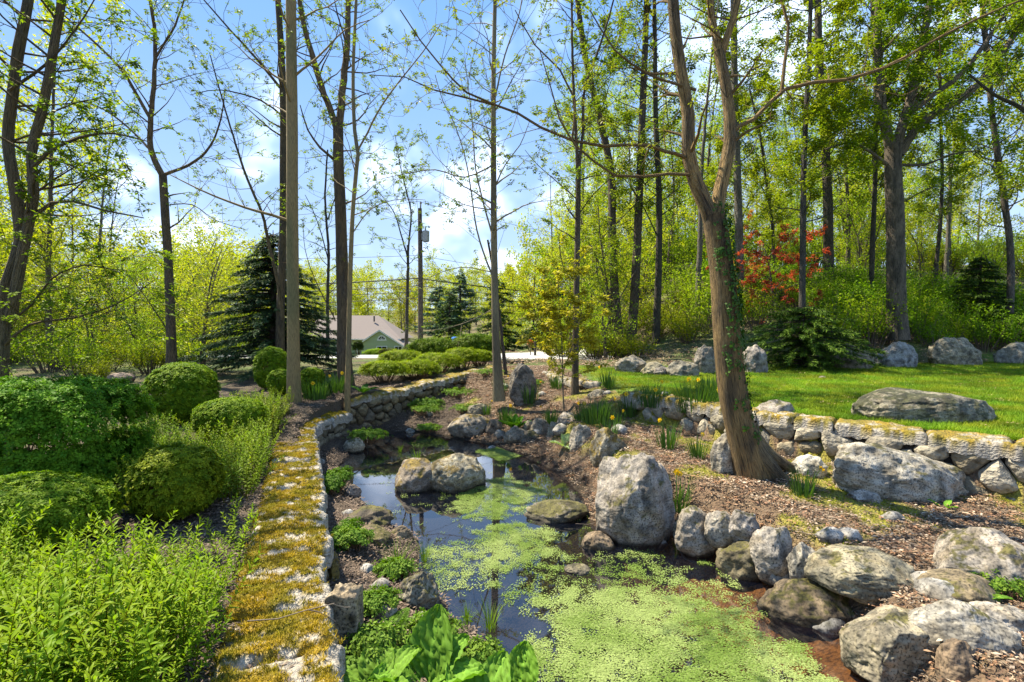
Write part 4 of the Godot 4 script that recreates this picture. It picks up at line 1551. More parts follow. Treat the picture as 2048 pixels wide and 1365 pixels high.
func woods() -> void:
	var yel := [Color(0.31, 0.36, 0.018), Color(0.50, 0.50, 0.035)]
	var grn := [Color(0.18, 0.29, 0.018), Color(0.34, 0.43, 0.028)]
	var kinds := []
	var specs := [
		[1, 15.0, 0.13, 0.16, 2.4, 4.2, 0.14, 5.2, 0.6, yel, "tall slim yellow-leaved", 1], [2, 17.0, 0.17, 0.2, 2.8, 4.0, 0.145, 5.4, 0.5, yel, "tall yellow-leaved", 1], [3, 13.0, 0.11, 0.14, 2.3, 4.4, 0.13, 5.2, 0.9, grn, "slim fresh green", 1],
		[4, 16.0, 0.15, 0.2, 2.8, 4.0, 0.14, 5.2, 0.7, grn, "tall fresh green", 1], [5, 15.0, 0.16, 0.35, 2.2, 3.2, 0.09, 1.2, 0.6, yel, "thinly leaved tall", 1],
		[6, 5.5, 0.07, 0.10, 1.7, 7.0, 0.095, 3.2, 0.8, yel, "low spreading yellow-green", 2], [7, 4.6, 0.06, 0.12, 1.6, 8.0, 0.09, 3.2, 0.9, grn, "low bushy green", 2],
		[8, 10.0, 0.16, 0.12, 3.2, 3.2, 0.24, 5.0, 0.3, yel, "round-headed golden green", 1], [9, 9.0, 0.16, 0.10, 3.0, 3.4, 0.24, 5.0, 0.3, [Color(0.25, 0.27, 0.02), Color(0.40, 0.35, 0.035)], "round-headed olive gold", 1]]
	for s in specs:
		var t := wood_tree(100 + s[0], s[1], s[2], s[3], s[4], s[5], s[6], s[7], s[8], s[9][0], s[9][1], Color(0.19, 0.155, 0.11) if s[0] != 5 else Color(0.23, 0.205, 0.165), s[11])
		var o := settle(t, "woodland_tree", "x", "tree", Vector3.ZERO, "bark_rough", null)
		kinds.append([o, s[10], false, kinds.size()])
	var spots := []
	var on_slope := func(x: float, d: float) -> bool: return line_sd(Vector2(x, d), boulder_line) < -2.5
	var maple_gap := func(x: float, d: float) -> bool: return line_sd(Vector2(x, d), boulder_line) < -2.5 and not (d < 31.0 and x > d * 0.40 and x < d * 0.64)
	spread_out(25, 2.0, 36.0, 23.0, 52.0, 2.0, [0, 1, 2, 3, 4, 0, 3], 0.8, 1.15, maple_gap, spots)
	spread_out(26, 2.0, 32.0, 20.5, 42.0, 1.5, [5, 6, 5], 0.75, 1.4, maple_gap, spots)
	spread_out(26, 6.0, 80.0, 50.0, 95.0, 3.5, [7, 1, 8, 0], 1.0, 1.5, func(x, d): return x > d * 0.12, spots)
	spread_out(12, -34.0, -14.0, 17.0, 42.0, 2.4, [0, 1, 4, 2, 4], 0.75, 1.0, func(x, d): return x < -d * 0.80, spots)
	spread_out(40, -32.0, -6.5, 17.0, 38.0, 1.7, [5, 6, 5], 0.65, 1.2, func(x, d): return x < -d * 0.60 and x < -7.5, spots)
	spread_out(22, -50.0, -20.0, 40.0, 80.0, 3.5, [7, 8, 7], 0.8, 1.25, func(x, d): return x < -d * 0.5, spots)
	spread_out(52, -62.0, 20.0, 78.0, 140.0, 4.5, [7, 8, 7, 8], 0.8, 1.25, func(x, d): return x < d * 0.16 and x > -d * 0.5, spots)
	spread_out(10, -1.0, 9.0, 34.0, 60.0, 3.0, [5, 6, 7], 0.6, 0.85, func(x, d): return x < d * 0.16, spots)
	plant_out(kinds, spots, "tree", "woodland trees round the garden")
	# shrubs on the slope and along the road
	var sk := [[leaf_mass(1, Vector3(2.2, 1.5, 2.0), 1900, 0.085, Color(0.10, 0.21, 0.012), Color(0.22, 0.34, 0.02)), "mounded deep green", false, 0], [leaf_mass(2, Vector3(2.6, 1.9, 2.2), 2100, 0.09, Color(0.17, 0.28, 0.015), Color(0.33, 0.40, 0.025)), "loose light green", false, 1], [leaf_mass(3, Vector3(1.8, 1.2, 1.8), 1700, 0.08, Color(0.19, 0.24, 0.015), Color(0.32, 0.33, 0.02)), "bright yellow-green", false, 2]]
	spots = []
	spread_out(90, 5.0, 27.0, 18.5, 28.0, 0.95, [0, 1, 0, 0], 0.7, 1.25, func(x, d): return line_sd(Vector2(x, d), boulder_line) < -0.9 and x > d * 0.40 and not (d < 23.5 and x < d * 0.62), spots)
	spread_out(26, 2.2, 11.0, 20.0, 28.0, 1.1, [2, 1, 2], 0.8, 1.2, func(x, d): return line_sd(Vector2(x, d), boulder_line) < -2.6, spots)
	spread_out(30, -24.0, -6.5, 14.5, 26.0, 1.3, [1, 2, 1], 0.6, 1.1, func(x, d): return x < -d * 0.62, spots)
	spread_out(60, 3.0, 45.0, 28.0, 55.0, 1.8, [1, 0, 2, 1], 1.2, 2.2, func(x, d): return x > d * 0.1, spots)
	spread_out(30, -45.0, -8.0, 28.0, 55.0, 2.0, [1, 2, 1], 1.1, 1.9, func(x, d): return x < -d * 0.42, spots)
	spread_out(8, -8.0, 8.0, 31.0, 38.0, 1.6, [0, 1, 2], 0.7, 1.1, func(x, d): return x > -d * 0.19, spots)
	plant_out(sk, spots, "shrub", "shrubs on the wooded slope and by the road")

# ---------------------------------------------------------------- the traced trees
func hero_trees() -> void:
	var sparse := spray_mesh(1, 5, "leaf", 0.55, 0.8)
	var rough := noise(301, 2.6, 4)
	var pale := Color(0.26, 0.185, 0.075)
	var dark := Color(0.22, 0.15, 0.075)
	var lg := Color(0.13, 0.22, 0.02)
	var ly := Color(0.24, 0.28, 0.03)
	# two-stemmed tree by the hedge
	var t := grown(1, Color(0.21, 0.15, 0.07), Color(0.12, 0.19, 0.015), Color(0.21, 0.30, 0.02), 0.06, 4.2)
	t.lift = 0.0
	t.girth = 0.6
	limb(t, [Vector3(-7.802, 0.345, -7.5), Vector3(-7.642, 2.56, -7.5), Vector3(-7.546, 3.33, -7.5), Vector3(-7.336, 3.903, -7.5), Vector3(-7.39, 4.659, -7.5), Vector3(-7.488, 5.417, -7.5), Vector3(-7.386, 6.164, -7.5), Vector3(-7.297, 6.725, -7.5), Vector3(-7.129, 7.472, -7.5), Vector3(-7.04, 8.337, -7.5)], 0.165, 0.095, 2.9, 1.1, 0.5, 1, 0.3, rough, Color(0.19, 0.15, 0.09), 3.2)
	limb(t, [Vector3(-7.474, 2.762, -7.45), Vector3(-7.222, 3.794, -7.419), Vector3(-7.016, 4.592, -7.388), Vector3(-7.007, 5.177, -7.356), Vector3(-6.818, 5.718, -7.325), Vector3(-6.667, 6.252, -7.294), Vector3(-6.532, 6.779, -7.263), Vector3(-6.398, 7.299, -7.231), Vector3(-6.288, 8.041, -7.2)], 0.125, 0.08, 3.9, 1.2, 0.3, 1, 0.0, rough, Color(0.19, 0.15, 0.09), 3.2)
	limb(t, [Vector3(-6.93, 4.964, -7.3), Vector3(-6.623, 5.144, -7.2), Vector3(-6.296, 5.235, -7.1), Vector3(-5.74, 5.335, -7), Vector3(-5.242, 5.263, -6.9), Vector3(-4.872, 5.145, -6.8)], 0.05, 0.012, 7.9, 0.75, 0.25, 1)
	limb(t, [Vector3(-7.089, 4.23, -7.4), Vector3(-6.675, 4.461, -7.3), Vector3(-6.29, 4.451, -7.2), Vector3(-5.775, 4.307, -7.1), Vector3(-5.126, 4.173, -7)], 0.045, 0.012, 7.9, 0.75, 0.25, 1)
	limb(t, [Vector3(-7.677, 2.65, -7.5), Vector3(-7.084, 2.967, -7.375), Vector3(-6.679, 3.336, -7.25), Vector3(-6.062, 3.537, -7.125), Vector3(-5.469, 3.417, -7)], 0.04, 0.010, 7.9, 0.8, 0.2, 1)
	limb(t, [Vector3(-7.687, 2.312, -7.5), Vector3(-7.106, 2.687, -7.375), Vector3(-6.367, 2.788, -7.25), Vector3(-5.648, 2.97, -7.125), Vector3(-4.983, 3.313, -7)], 0.04, 0.008, 7.9, 0.8, 0.2, 1)
	limb(t, [Vector3(-7.331, 6.117, -7.4), Vector3(-6.688, 6.408, -7.267), Vector3(-6.132, 6.823, -7.133), Vector3(-5.661, 7.285, -7)], 0.04, 0.01, 7.0, 0.8, 0.1, 1)
	settle(t, "forked_tree", "two-stemmed brown tree with fresh green leaves behind the long clipped hedge", "tree", on_ground(-7.65, -7.5), "bark_rough", sparse)
	# candelabra tree
	t = grown(2, dark, lg, ly, 0.075, 1.7)
	limb(t, [Vector3(-10.236, 1.298, -15), Vector3(-10.237, 2.875, -15), Vector3(-10.278, 4.666, -15), Vector3(-10.342, 6.002, -15), Vector3(-10.394, 7.184, -15)], 0.22, 0.17, 0.9, 1.2, 0.6, 1, 0.5, rough, Color(0.12, 0.10, 0.07))
	limb(t, [Vector3(-10.394, 7.154, -15), Vector3(-10.709, 7.802, -15), Vector3(-10.735, 8.712, -15), Vector3(-10.59, 10.057, -15), Vector3(-10.561, 11.555, -15), Vector3(-10.773, 12.728, -15)], 0.14, 0.06, 3.1, 1.7, 0.2, 2)
	limb(t, [Vector3(-10.718, 8.829, -15), Vector3(-11.13, 9.631, -14.9), Vector3(-11.422, 10.189, -14.8), Vector3(-12.208, 11.007, -14.7), Vector3(-13.207, 11.896, -14.6)], 0.08, 0.03, 3.1, 1.5, 0.2, 1)
	limb(t, [Vector3(-10.319, 7.198, -15), Vector3(-9.342, 7.54, -14.875), Vector3(-8.818, 7.947, -14.75), Vector3(-8.427, 8.632, -14.625), Vector3(-8.213, 9.444, -14.5)], 0.08, 0.02, 4.2, 1.3, 0.2, 1)
	limb(t, [Vector3(-10.751, 7.92, -15), Vector3(-11.605, 8.72, -15.167), Vector3(-12.479, 9.311, -15.333), Vector3(-13.375, 9.61, -15.5)], 0.06, 0.02, 3.9, 1.3, 0.2, 1)
	limb(t, [Vector3(-10.58, 10.553, -15), Vector3(-9.941, 11.57, -15), Vector3(-9.475, 12.872, -15)], 0.06, 0.03, 3.9, 1.3, 0.1, 1)
	limb(t, [Vector3(-10.188, 6.298, -15), Vector3(-9.454, 6.273, -14.9), Vector3(-8.736, 5.811, -14.8), Vector3(-7.805, 5.499, -14.7)], 0.03, 0.008, 4.5, 0.9, 0.2, 1)
	settle(t, "candelabra_tree", "dark tree whose trunk forks like a candelabra behind the clipped ball bush", "tree", on_ground(-10.3, -15), "bark_rough", sparse)
	# smooth straight trunk at the wall corner
	t = grown(3, pale, lg, ly, 0.06, 1.5)
	limb(t, [Vector3(-5.069, 0.541, -11.6), Vector3(-5.082, 1.429, -11.6), Vector3(-5.078, 2.708, -11.6), Vector3(-5.077, 3.748, -11.6), Vector3(-5.067, 5.585, -11.6), Vector3(-5.046, 7.293, -11.6), Vector3(-5.048, 8.986, -11.6), Vector3(-5.041, 11.446, -11.6)], 0.22, 0.17, 1.6, 1.4, 0.55, 1, 0.6, noise(302, 0.9, 2), Color(0.18, 0.15, 0.06))
	limb(t, [Vector3(-5.142, 5.105, -11.6), Vector3(-5.463, 5.215, -11.48), Vector3(-5.766, 5.267, -11.36), Vector3(-6.283, 5.439, -11.24), Vector3(-6.884, 5.683, -11.12), Vector3(-7.48, 5.985, -11)], 0.06, 0.014, 4.5, 0.9, 0.2, 1)
	limb(t, [Vector3(-4.941, 8.423, -11.6), Vector3(-4.349, 8.82, -11.5), Vector3(-3.745, 9.319, -11.4), Vector3(-3.155, 9.479, -11.3)], 0.05, 0.015, 4.2, 1.0, 0.2, 1)
	settle(t, "smooth_barked_tree", "straight smooth grey-olive trunk rising at the bend of the mossy wall", "tree", on_ground(-5.05, -11.6), "bark_smooth", sparse)
	# its slimmer companion
	t = grown(4, Color(0.18, 0.13, 0.065), lg, ly, 0.075, 1.6)
	limb(t, [Vector3(-6.958, 1.448, -15), Vector3(-6.955, 2.875, -15), Vector3(-6.894, 4.07, -15), Vector3(-6.823, 6.15, -15), Vector3(-6.783, 9.386, -15), Vector3(-6.823, 10.844, -15), Vector3(-6.941, 13.16, -15)], 0.19, 0.13, 1.4, 1.5, 0.55, 1, 0.3, rough, Color(0.10, 0.085, 0.06))
	limb(t, [Vector3(-6.788, 2.872, -14.8), Vector3(-6.813, 3.96, -14.6), Vector3(-6.965, 4.985, -14.4), Vector3(-7.067, 5.879, -14.2), Vector3(-7.45, 7.046, -14), Vector3(-7.876, 8.78, -13.8), Vector3(-8.09, 9.947, -13.6)], 0.09, 0.02, 3.9, 1.3, 0.3, 1)
	limb(t, [Vector3(-6.882, 9.751, -15), Vector3(-7.416, 10.441, -14.733), Vector3(-8.011, 11.099, -14.467), Vector3(-8.836, 12.053, -14.2)], 0.07, 0.025, 3.9, 1.3, 0.1, 1)
	limb(t, [Vector3(-6.847, 8.947, -15), Vector3(-7.331, 9.266, -14.733), Vector3(-8.337, 9.428, -14.467), Vector3(-9.026, 9.165, -14.2)], 0.05, 0.012, 3.9, 1.2, 0.1, 1)
	settle(t, "slim_tree", "brown slim trunk just behind the smooth grey-olive one", "tree", on_ground(-6.9, -15), "bark_rough", sparse)
	# big dark fork
	t = grown(5, dark, lg, ly, 0.075, 1.8)
	limb(t, [Vector3(-4.628, 0.978, -13.9), Vector3(-4.674, 2.024, -13.9), Vector3(-4.689, 3.413, -13.9), Vector3(-4.718, 4.794, -13.9), Vector3(-4.747, 6.167, -13.9), Vector3(-4.779, 7.124, -13.9), Vector3(-4.782, 8.213, -13.9)], 0.30, 0.22, 0.7, 1.0, 0.6, 1, 0.45, rough, Color(0.14, 0.105, 0.07))
	limb(t, [Vector3(-4.797, 8.05, -13.9), Vector3(-4.976, 8.595, -13.84), Vector3(-5.206, 9.254, -13.78), Vector3(-5.522, 10.45, -13.72), Vector3(-5.714, 11.432, -13.66), Vector3(-5.813, 12.179, -13.6)], 0.15, 0.08, 2.9, 1.6, 0.1, 2)
	limb(t, [Vector3(-4.77, 8.05, -13.9), Vector3(-4.69, 9.062, -13.975), Vector3(-4.594, 10.189, -14.05), Vector3(-4.554, 11.186, -14.125), Vector3(-4.552, 12.6, -14.2)], 0.17, 0.10, 2.9, 1.6, 0.1, 2)
	limb(t, [Vector3(-4.901, 7.261, -13.9), Vector3(-5.207, 7.53, -13.7), Vector3(-5.46, 7.921, -13.5), Vector3(-5.569, 8.493, -13.3)], 0.07, 0.02, 3.9, 1.2, 0.2, 1)
	limb(t, [Vector3(-4.917, 2.858, -13.9), Vector3(-5.408, 3.953, -13.767), Vector3(-5.618, 4.753, -13.633), Vector3(-5.621, 5.533, -13.5)], 0.03, 0.008, 3.5, 0.8, 0.2, 1)
	settle(t, "dark_forked_tree", "massive dark furrowed tree forking high up beside the pale slim trunk", "tree", on_ground(-4.62, -13.9), "bark_rough", sparse)
	# pale curved stem between the two walls
	t = grown(6, pale, lg, ly, 0.06, 1.7)
	limb(t, [Vector3(-3.977, 0.59, -12), Vector3(-3.927, 2.11, -12), Vector3(-3.876, 3.786, -12), Vector3(-3.803, 5.331, -12), Vector3(-3.698, 6.454, -12), Vector3(-3.66, 6.772, -12), Vector3(-3.738, 7.336, -12), Vector3(-3.762, 8.623, -12), Vector3(-3.676, 10.365, -12), Vector3(-3.647, 11.058, -12)], 0.105, 0.05, 2.3, 1.2, 0.45, 1, 0.3, noise(303, 0.8, 2), Color(0.16, 0.13, 0.07))
	limb(t, [Vector3(-3.659, 6.866, -12), Vector3(-3.407, 7.246, -11.92), Vector3(-3.158, 7.666, -11.84), Vector3(-2.715, 8.229, -11.76), Vector3(-2.047, 8.996, -11.68), Vector3(-1.642, 9.548, -11.6)], 0.04, 0.015, 4.5, 1.0, 0.2, 1)
	limb(t, [Vector3(-3.831, 4.857, -12), Vector3(-3.347, 5.419, -11.867), Vector3(-2.725, 5.619, -11.733), Vector3(-2.004, 5.585, -11.6)], 0.025, 0.008, 4.5, 0.8, 0.2, 1)
	settle(t, "pale_slim_tree", "pale slim curving trunk in the gap between the two garden walls", "tree", on_ground(-3.97, -12.0), "bark_smooth", sparse)
	# slender trees by the road
	t = grown(7, Color(0.10, 0.085, 0.065), lg, ly, 0.10, 1.9)
	t.thin = 2.4
	limb(t, [Vector3(-8.135, 0.667, -22), Vector3(-8.103, 3.857, -22), Vector3(-8.037, 6.043, -22), Vector3(-8.168, 8.217, -22), Vector3(-8.037, 10.379, -22)], 0.14, 0.05, 1.8, 1.8, 0.35, 1, 0.3)
	limb(t, [Vector3(-8.063, 5.607, -22), Vector3(-8.4, 6.914, -22), Vector3(-8.718, 7.783, -22), Vector3(-9.039, 8.433, -22)], 0.05, 0.02, 2.9, 1.4, 0.2, 1)
	limb(t, [Vector3(-8.067, 7.349, -22), Vector3(-7.618, 8.65, -22), Vector3(-7.28, 9.731, -22)], 0.05, 0.02, 2.9, 1.4, 0.2, 1)
	settle(t, "slender_tree", "slender dark tree standing before the brown roof of the green house", "tree", on_ground(-8.1, -22), "bark_rough", sparse)
	t = grown(8, Color(0.10, 0.085, 0.065), lg, ly, 0.11, 1.9)
	t.thin = 2.4
	limb(t, [Vector3(-5.306, 1.324, -25), Vector3(-5.243, 3.523, -25), Vector3(-5.18, 5.762, -25), Vector3(-5.175, 6.753, -25)], 0.15, 0.10, 1.0, 1.2, 0.4, 1, 0.3)
	limb(t, [Vector3(-5.203, 6.134, -25), Vector3(-5.447, 7.001, -25), Vector3(-5.812, 8.236, -25), Vector3(-6.303, 8.976, -25), Vector3(-6.918, 9.714, -25)], 0.07, 0.02, 3.1, 1.6, 0.1, 1)
	limb(t, [Vector3(-5.176, 6.506, -25), Vector3(-5.017, 8.236, -25), Vector3(-5.258, 9.468, -25), Vector3(-5.548, 10.697, -25), Vector3(-5.787, 12.167, -25)], 0.08, 0.02, 3.1, 1.6, 0.1, 1)
	settle(t, "slender_tree", "slender dark tree with a narrow fork next to the utility pole", "tree", on_ground(-5.25, -25), "bark_rough", sparse)
	# island trees
	t = grown(9, Color(0.22, 0.18, 0.10), lg, Color(0.26, 0.30, 0.04), 0.066, 2.2)
	limb(t, [Vector3(-0.339, 0.733, -13), Vector3(-0.378, 1.543, -13), Vector3(-0.429, 2.715, -13), Vector3(-0.466, 4.912, -13), Vector3(-0.476, 7.217, -13), Vector3(-0.474, 9.12, -13), Vector3(-0.434, 11.008, -13), Vector3(-0.408, 12.009, -13)], 0.17, 0.07, 2.5, 1.6, 0.35, 1, 0.7, noise(304, 0.9, 2), Color(0.13, 0.105, 0.06))
	limb(t, [Vector3(-0.467, 3.881, -13), Vector3(-0.607, 4.225, -12.967), Vector3(-0.9, 5.144, -12.933), Vector3(-1.163, 6.828, -12.9), Vector3(-1.475, 7.85, -12.867), Vector3(-1.736, 8.35, -12.833), Vector3(-1.943, 9.021, -12.8)], 0.04, 0.014, 4.2, 1.0, 0.2, 1)
	limb(t, [Vector3(-0.479, 4.912, -13), Vector3(-0.76, 5.933, -12.975), Vector3(-0.949, 6.818, -12.95), Vector3(-1.009, 7.823, -12.925), Vector3(-1.195, 9.446, -12.9)], 0.04, 0.014, 3.9, 1.0, 0.2, 1)
	limb(t, [Vector3(-0.464, 6.196, -13), Vector3(-0.18, 6.834, -13), Vector3(0.206, 7.344, -13), Vector3(0.463, 7.98, -13)], 0.035, 0.012, 4.2, 1.0, 0.2, 1)
	limb(t, [Vector3(-0.489, 6.834, -13), Vector3(-1.2, 6.478, -12.875), Vector3(-1.946, 6.629, -12.75), Vector3(-2.803, 6.466, -12.625), Vector3(-3.583, 6.244, -12.5)], 0.035, 0.008, 4.9, 1.0, 0.2, 1)
	limb(t, [Vector3(-0.491, 5.683, -13), Vector3(-1.19, 5.751, -12.75), Vector3(-1.91, 6.059, -12.5)], 0.03, 0.008, 4.9, 0.9, 0.2, 1)
	limb(t, [Vector3(-0.518, 4.075, -13), Vector3(-1.333, 4.188, -12.867), Vector3(-2.209, 3.856, -12.733), Vector3(-2.943, 3.341, -12.6)], 0.022, 0.006, 5.3, 0.8, 0.2, 1)
	limb(t, [Vector3(-0.528, 3.101, -12.9), Vector3(-1.006, 2.841, -12.75), Vector3(-1.562, 2.65, -12.6), Vector3(-2.166, 2.588, -12.45), Vector3(-2.692, 2.834, -12.3)], 0.022, 0.006, 6.0, 0.5, 0.2, 0)
	limb(t, [Vector3(-0.449, 8.488, -13), Vector3(-0.179, 9.625, -13), Vector3(0.204, 10.757, -13), Vector3(0.331, 11.759, -13)], 0.04, 0.02, 3.9, 1.1, 0.1, 1)
	settle(t, "straight_tree", "straight pale grey-brown tree on the island beside the upright standing stone", "tree", on_ground(-0.36, -13), "bark_smooth", sparse)
	t = grown(10, Color(0.12, 0.09, 0.065), lg, ly, 0.07, 1.6)
	limb(t, [Vector3(-0.127, 0.749, -15.8), Vector3(-0.285, 1.939, -15.8), Vector3(-0.379, 2.887, -15.8), Vector3(-0.536, 4.146, -15.8), Vector3(-0.77, 5.4, -15.8)], 0.11, 0.05, 1.8, 1.1, 0.3, 1, 0.3)
	settle(t, "leaning_tree", "thin dark leaning trunk close behind the straight pale grey-brown tree", "tree", on_ground(-0.13, -15.8), "bark_rough", sparse)
	t = grown(11, Color(0.145, 0.10, 0.06), lg, Color(0.24, 0.29, 0.04), 0.075, 3.0)
	limb(t, [Vector3(1.644, 0.733, -13), Vector3(1.653, 1.804, -13), Vector3(1.663, 2.845, -13), Vector3(1.694, 4.912, -13), Vector3(1.713, 6.771, -13)], 0.15, 0.10, 1.4, 1.0, 0.6, 1, 0.35, rough, Color(0.20, 0.165, 0.11))
	limb(t, [Vector3(1.701, 6.643, -13), Vector3(1.605, 8.424, -13), Vector3(1.535, 10.041, -13), Vector3(1.529, 11.759, -13)], 0.08, 0.04, 4.5, 1.2, 0.1, 1)
	limb(t, [Vector3(1.726, 6.707, -13), Vector3(1.818, 7.706, -12.95), Vector3(1.846, 8.694, -12.9), Vector3(2.289, 9.956, -12.85), Vector3(2.662, 11.25, -12.8)], 0.075, 0.03, 4.5, 1.2, 0.1, 1)
	limb(t, [Vector3(1.718, 5.555, -13), Vector3(2.119, 6.096, -12.867), Vector3(2.6, 6.498, -12.733), Vector3(2.945, 6.829, -12.6)], 0.03, 0.01, 4.5, 0.9, 0.1, 1)
	limb(t, [Vector3(1.691, 5.939, -13), Vector3(1.097, 6.412, -12.867), Vector3(0.643, 6.749, -12.733), Vector3(0.324, 7.076, -12.6)], 0.03, 0.01, 4.5, 0.9, 0.1, 1)
	settle(t, "brown_tree", "brown rough-barked tree at the lawn's edge behind the yellow-leaved sapling", "tree", on_ground(1.64, -13), "bark_rough", sparse)
	# the sapling
	t = grown(12, Color(0.12, 0.095, 0.06), Color(0.36, 0.34, 0.03), Color(0.62, 0.52, 0.06), 0.085, 9.0)
	limb(t, [Vector3(1.181, 0.573, -11.3), Vector3(1.155, 1.461, -11.3), Vector3(1.131, 2.254, -11.3), Vector3(1.06, 3.27, -11.3), Vector3(1.025, 3.944, -11.3)], 0.03, 0.008, 12.3, 0.75, 0.30, 1, 0.3)
	limb(t, [Vector3(1.155, 1.688, -11.3), Vector3(0.969, 2.256, -11.267), Vector3(0.685, 2.818, -11.233), Vector3(0.514, 3.265, -11.2)], 0.018, 0.006, 10.5, 0.6, 0.3, 1)
	limb(t, [Vector3(1.155, 1.631, -11.3), Vector3(1.364, 2.256, -11.267), Vector3(1.527, 2.818, -11.233), Vector3(1.632, 3.376, -11.2)], 0.018, 0.006, 10.5, 0.6, 0.3, 1)
	settle(t, "sapling", "thin sapling with yellow-green spring leaves growing on the island", "tree", on_ground(1.18, -11.3), "bark_smooth", sparse)
	# twin trunks across the lawn
	var full := spray_mesh(2, 7, "leaf", 0.55, 2.4)
	t = grown(13, Color(0.15, 0.11, 0.07), Color(0.15, 0.22, 0.02), ly, 0.12, 3.2)
	t.thin = 2.2
	limb(t, [Vector3(4.825, 1.263, -22), Vector3(4.616, 2.98, -22), Vector3(4.402, 6.043, -22), Vector3(4.318, 9.299, -22), Vector3(3.827, 11.67, -22), Vector3(3.208, 14.241, -22), Vector3(2.83, 16.795, -22), Vector3(2.718, 18.065, -22)], 0.34, 0.16, 2.1, 2.2, 0.4, 1, 0.25, rough, Color(0.10, 0.08, 0.055))
	limb(t, [Vector3(5.155, 1.263, -22), Vector3(5.32, 2.98, -22), Vector3(5.475, 6.043, -22), Vector3(5.583, 9.299, -22), Vector3(5.691, 12.529, -22), Vector3(5.797, 15.732, -22), Vector3(5.845, 18.065, -22)], 0.34, 0.17, 2.1, 2.2, 0.4, 1, 0.25, rough, Color(0.10, 0.08, 0.055))
	limb(t, [Vector3(4.604, 1.329, -22), Vector3(4.35, 3.419, -22), Vector3(4.078, 5.17, -22), Vector3(3.851, 6.696, -22), Vector3(3.756, 8.217, -22)], 0.10, 0.03, 2.3, 1.4, 0.4, 1)
	limb(t, [Vector3(5.54, 8.166, -21.8), Vector3(4.551, 7.178, -21.2), Vector3(3.607, 6.235, -20.6), Vector3(2.709, 5.338, -20)], 0.05, 0.02, 2.9, 1.2, 0.2, 1)
	settle(t, "twin_trunked_tree", "twin-trunked brown tree, its stems parting in a narrow V across the lawn", "tree", on_ground(5.0, -22), "bark_rough", full)
	t = grown(14, Color(0.075, 0.065, 0.05), Color(0.15, 0.22, 0.02), ly, 0.12, 3.2)
	t.thin = 2.2
	limb(t, [Vector3(6.301, 1.263, -22), Vector3(6.375, 2.98, -22), Vector3(6.438, 6.043, -22), Vector3(6.417, 8.65, -22), Vector3(6.264, 11.455, -22), Vector3(6.195, 14.667, -22), Vector3(6.125, 18.065, -22)], 0.26, 0.12, 2.5, 2.0, 0.35, 1, 0.3, rough, Color(0.11, 0.10, 0.05))
	limb(t, [Vector3(6.435, 6.479, -22), Vector3(5.768, 7.744, -21.833), Vector3(5.181, 8.559, -21.667), Vector3(4.815, 9.359, -21.5)], 0.06, 0.02, 3.1, 1.3, 0.2, 1)
	settle(t, "single_trunked_tree", "dark single trunk standing next to the twin-trunked tree", "tree", on_ground(6.4, -22), "bark_rough", full)
	# the leaning ivy-clad tree of the island
	t = grown(15, Color(0.38, 0.25, 0.095), Color(0.20, 0.24, 0.03), Color(0.30, 0.31, 0.05), 0.05, 1.5)
	t.lift = 0.05
	t.girth = 0.76
	t.wander = 0.28
	t.thin = 1.3
	var knots := noise(305, 2.4, 4)
	var c2 := Color(0.12, 0.085, 0.045)
	limb(t, [Vector3(3.42, 0.408, -6.95), Vector3(3.273, 0.937, -6.95), Vector3(3.141, 1.429, -6.95), Vector3(3.052, 1.919, -6.95), Vector3(2.981, 2.615, -6.95), Vector3(2.924, 3.308, -6.95), Vector3(2.863, 3.791, -6.95), Vector3(2.789, 4.203, -6.95)], 0.275, 0.205, 0.5, 0.5, 0.8, 0, 0.55, knots, c2)
	limb(t, [Vector3(2.806, 3.928, -6.95), Vector3(2.697, 4.27, -6.944), Vector3(2.567, 4.549, -6.938), Vector3(2.423, 5.031, -6.931), Vector3(2.415, 5.55, -6.925), Vector3(2.305, 6.134, -6.919), Vector3(2.223, 6.68, -6.913), Vector3(2.184, 7.09, -6.906), Vector3(2.135, 7.816, -6.9)], 0.135, 0.085, 2.9, 0.9, 0.3, 1, 0.0, knots, c2)
	limb(t, [Vector3(2.819, 4.066, -6.95), Vector3(2.879, 4.518, -6.975), Vector3(2.968, 4.903, -7), Vector3(3.031, 5.221, -7.025), Vector3(3.03, 5.609, -7.05), Vector3(2.965, 6.144, -7.075), Vector3(2.894, 6.508, -7.1)], 0.125, 0.095, 2.1, 0.8, 0.4, 1, 0.0, knots, c2)
	limb(t, [Vector3(2.902, 6.46, -7.1), Vector3(2.849, 6.754, -7.133), Vector3(2.787, 7.258, -7.167), Vector3(2.735, 8.041, -7.2)], 0.075, 0.05, 3.5, 0.9, 0.1, 1)
	limb(t, [Vector3(2.93, 6.446, -7.1), Vector3(2.98, 6.618, -7.075), Vector3(3.063, 6.904, -7.05), Vector3(3.124, 7.234, -7.025), Vector3(3.194, 7.891, -7)], 0.07, 0.05, 3.5, 0.9, 0.1, 1)
	limb(t, [Vector3(3.005, 5.328, -7), Vector3(3.164, 5.445, -7.018), Vector3(3.345, 5.528, -7.036), Vector3(3.601, 5.783, -7.055), Vector3(3.824, 5.971, -7.073), Vector3(4.224, 6.083, -7.091), Vector3(4.669, 6.126, -7.109), Vector3(5.177, 6.28, -7.127), Vector3(5.553, 6.463, -7.145), Vector3(6.277, 6.868, -7.164), Vector3(7.012, 7.198, -7.182), Vector3(7.603, 7.418, -7.2)], 0.042, 0.016, 4.2, 0.9, 0.15, 1)
	limb(t, [Vector3(3.783, 5.956, -7.1), Vector3(3.813, 6.336, -7.1), Vector3(3.861, 6.865, -7.1), Vector3(3.743, 7.283, -7.1), Vector3(3.701, 7.761, -7.1)], 0.035, 0.02, 4.5, 0.8, 0.1, 1)
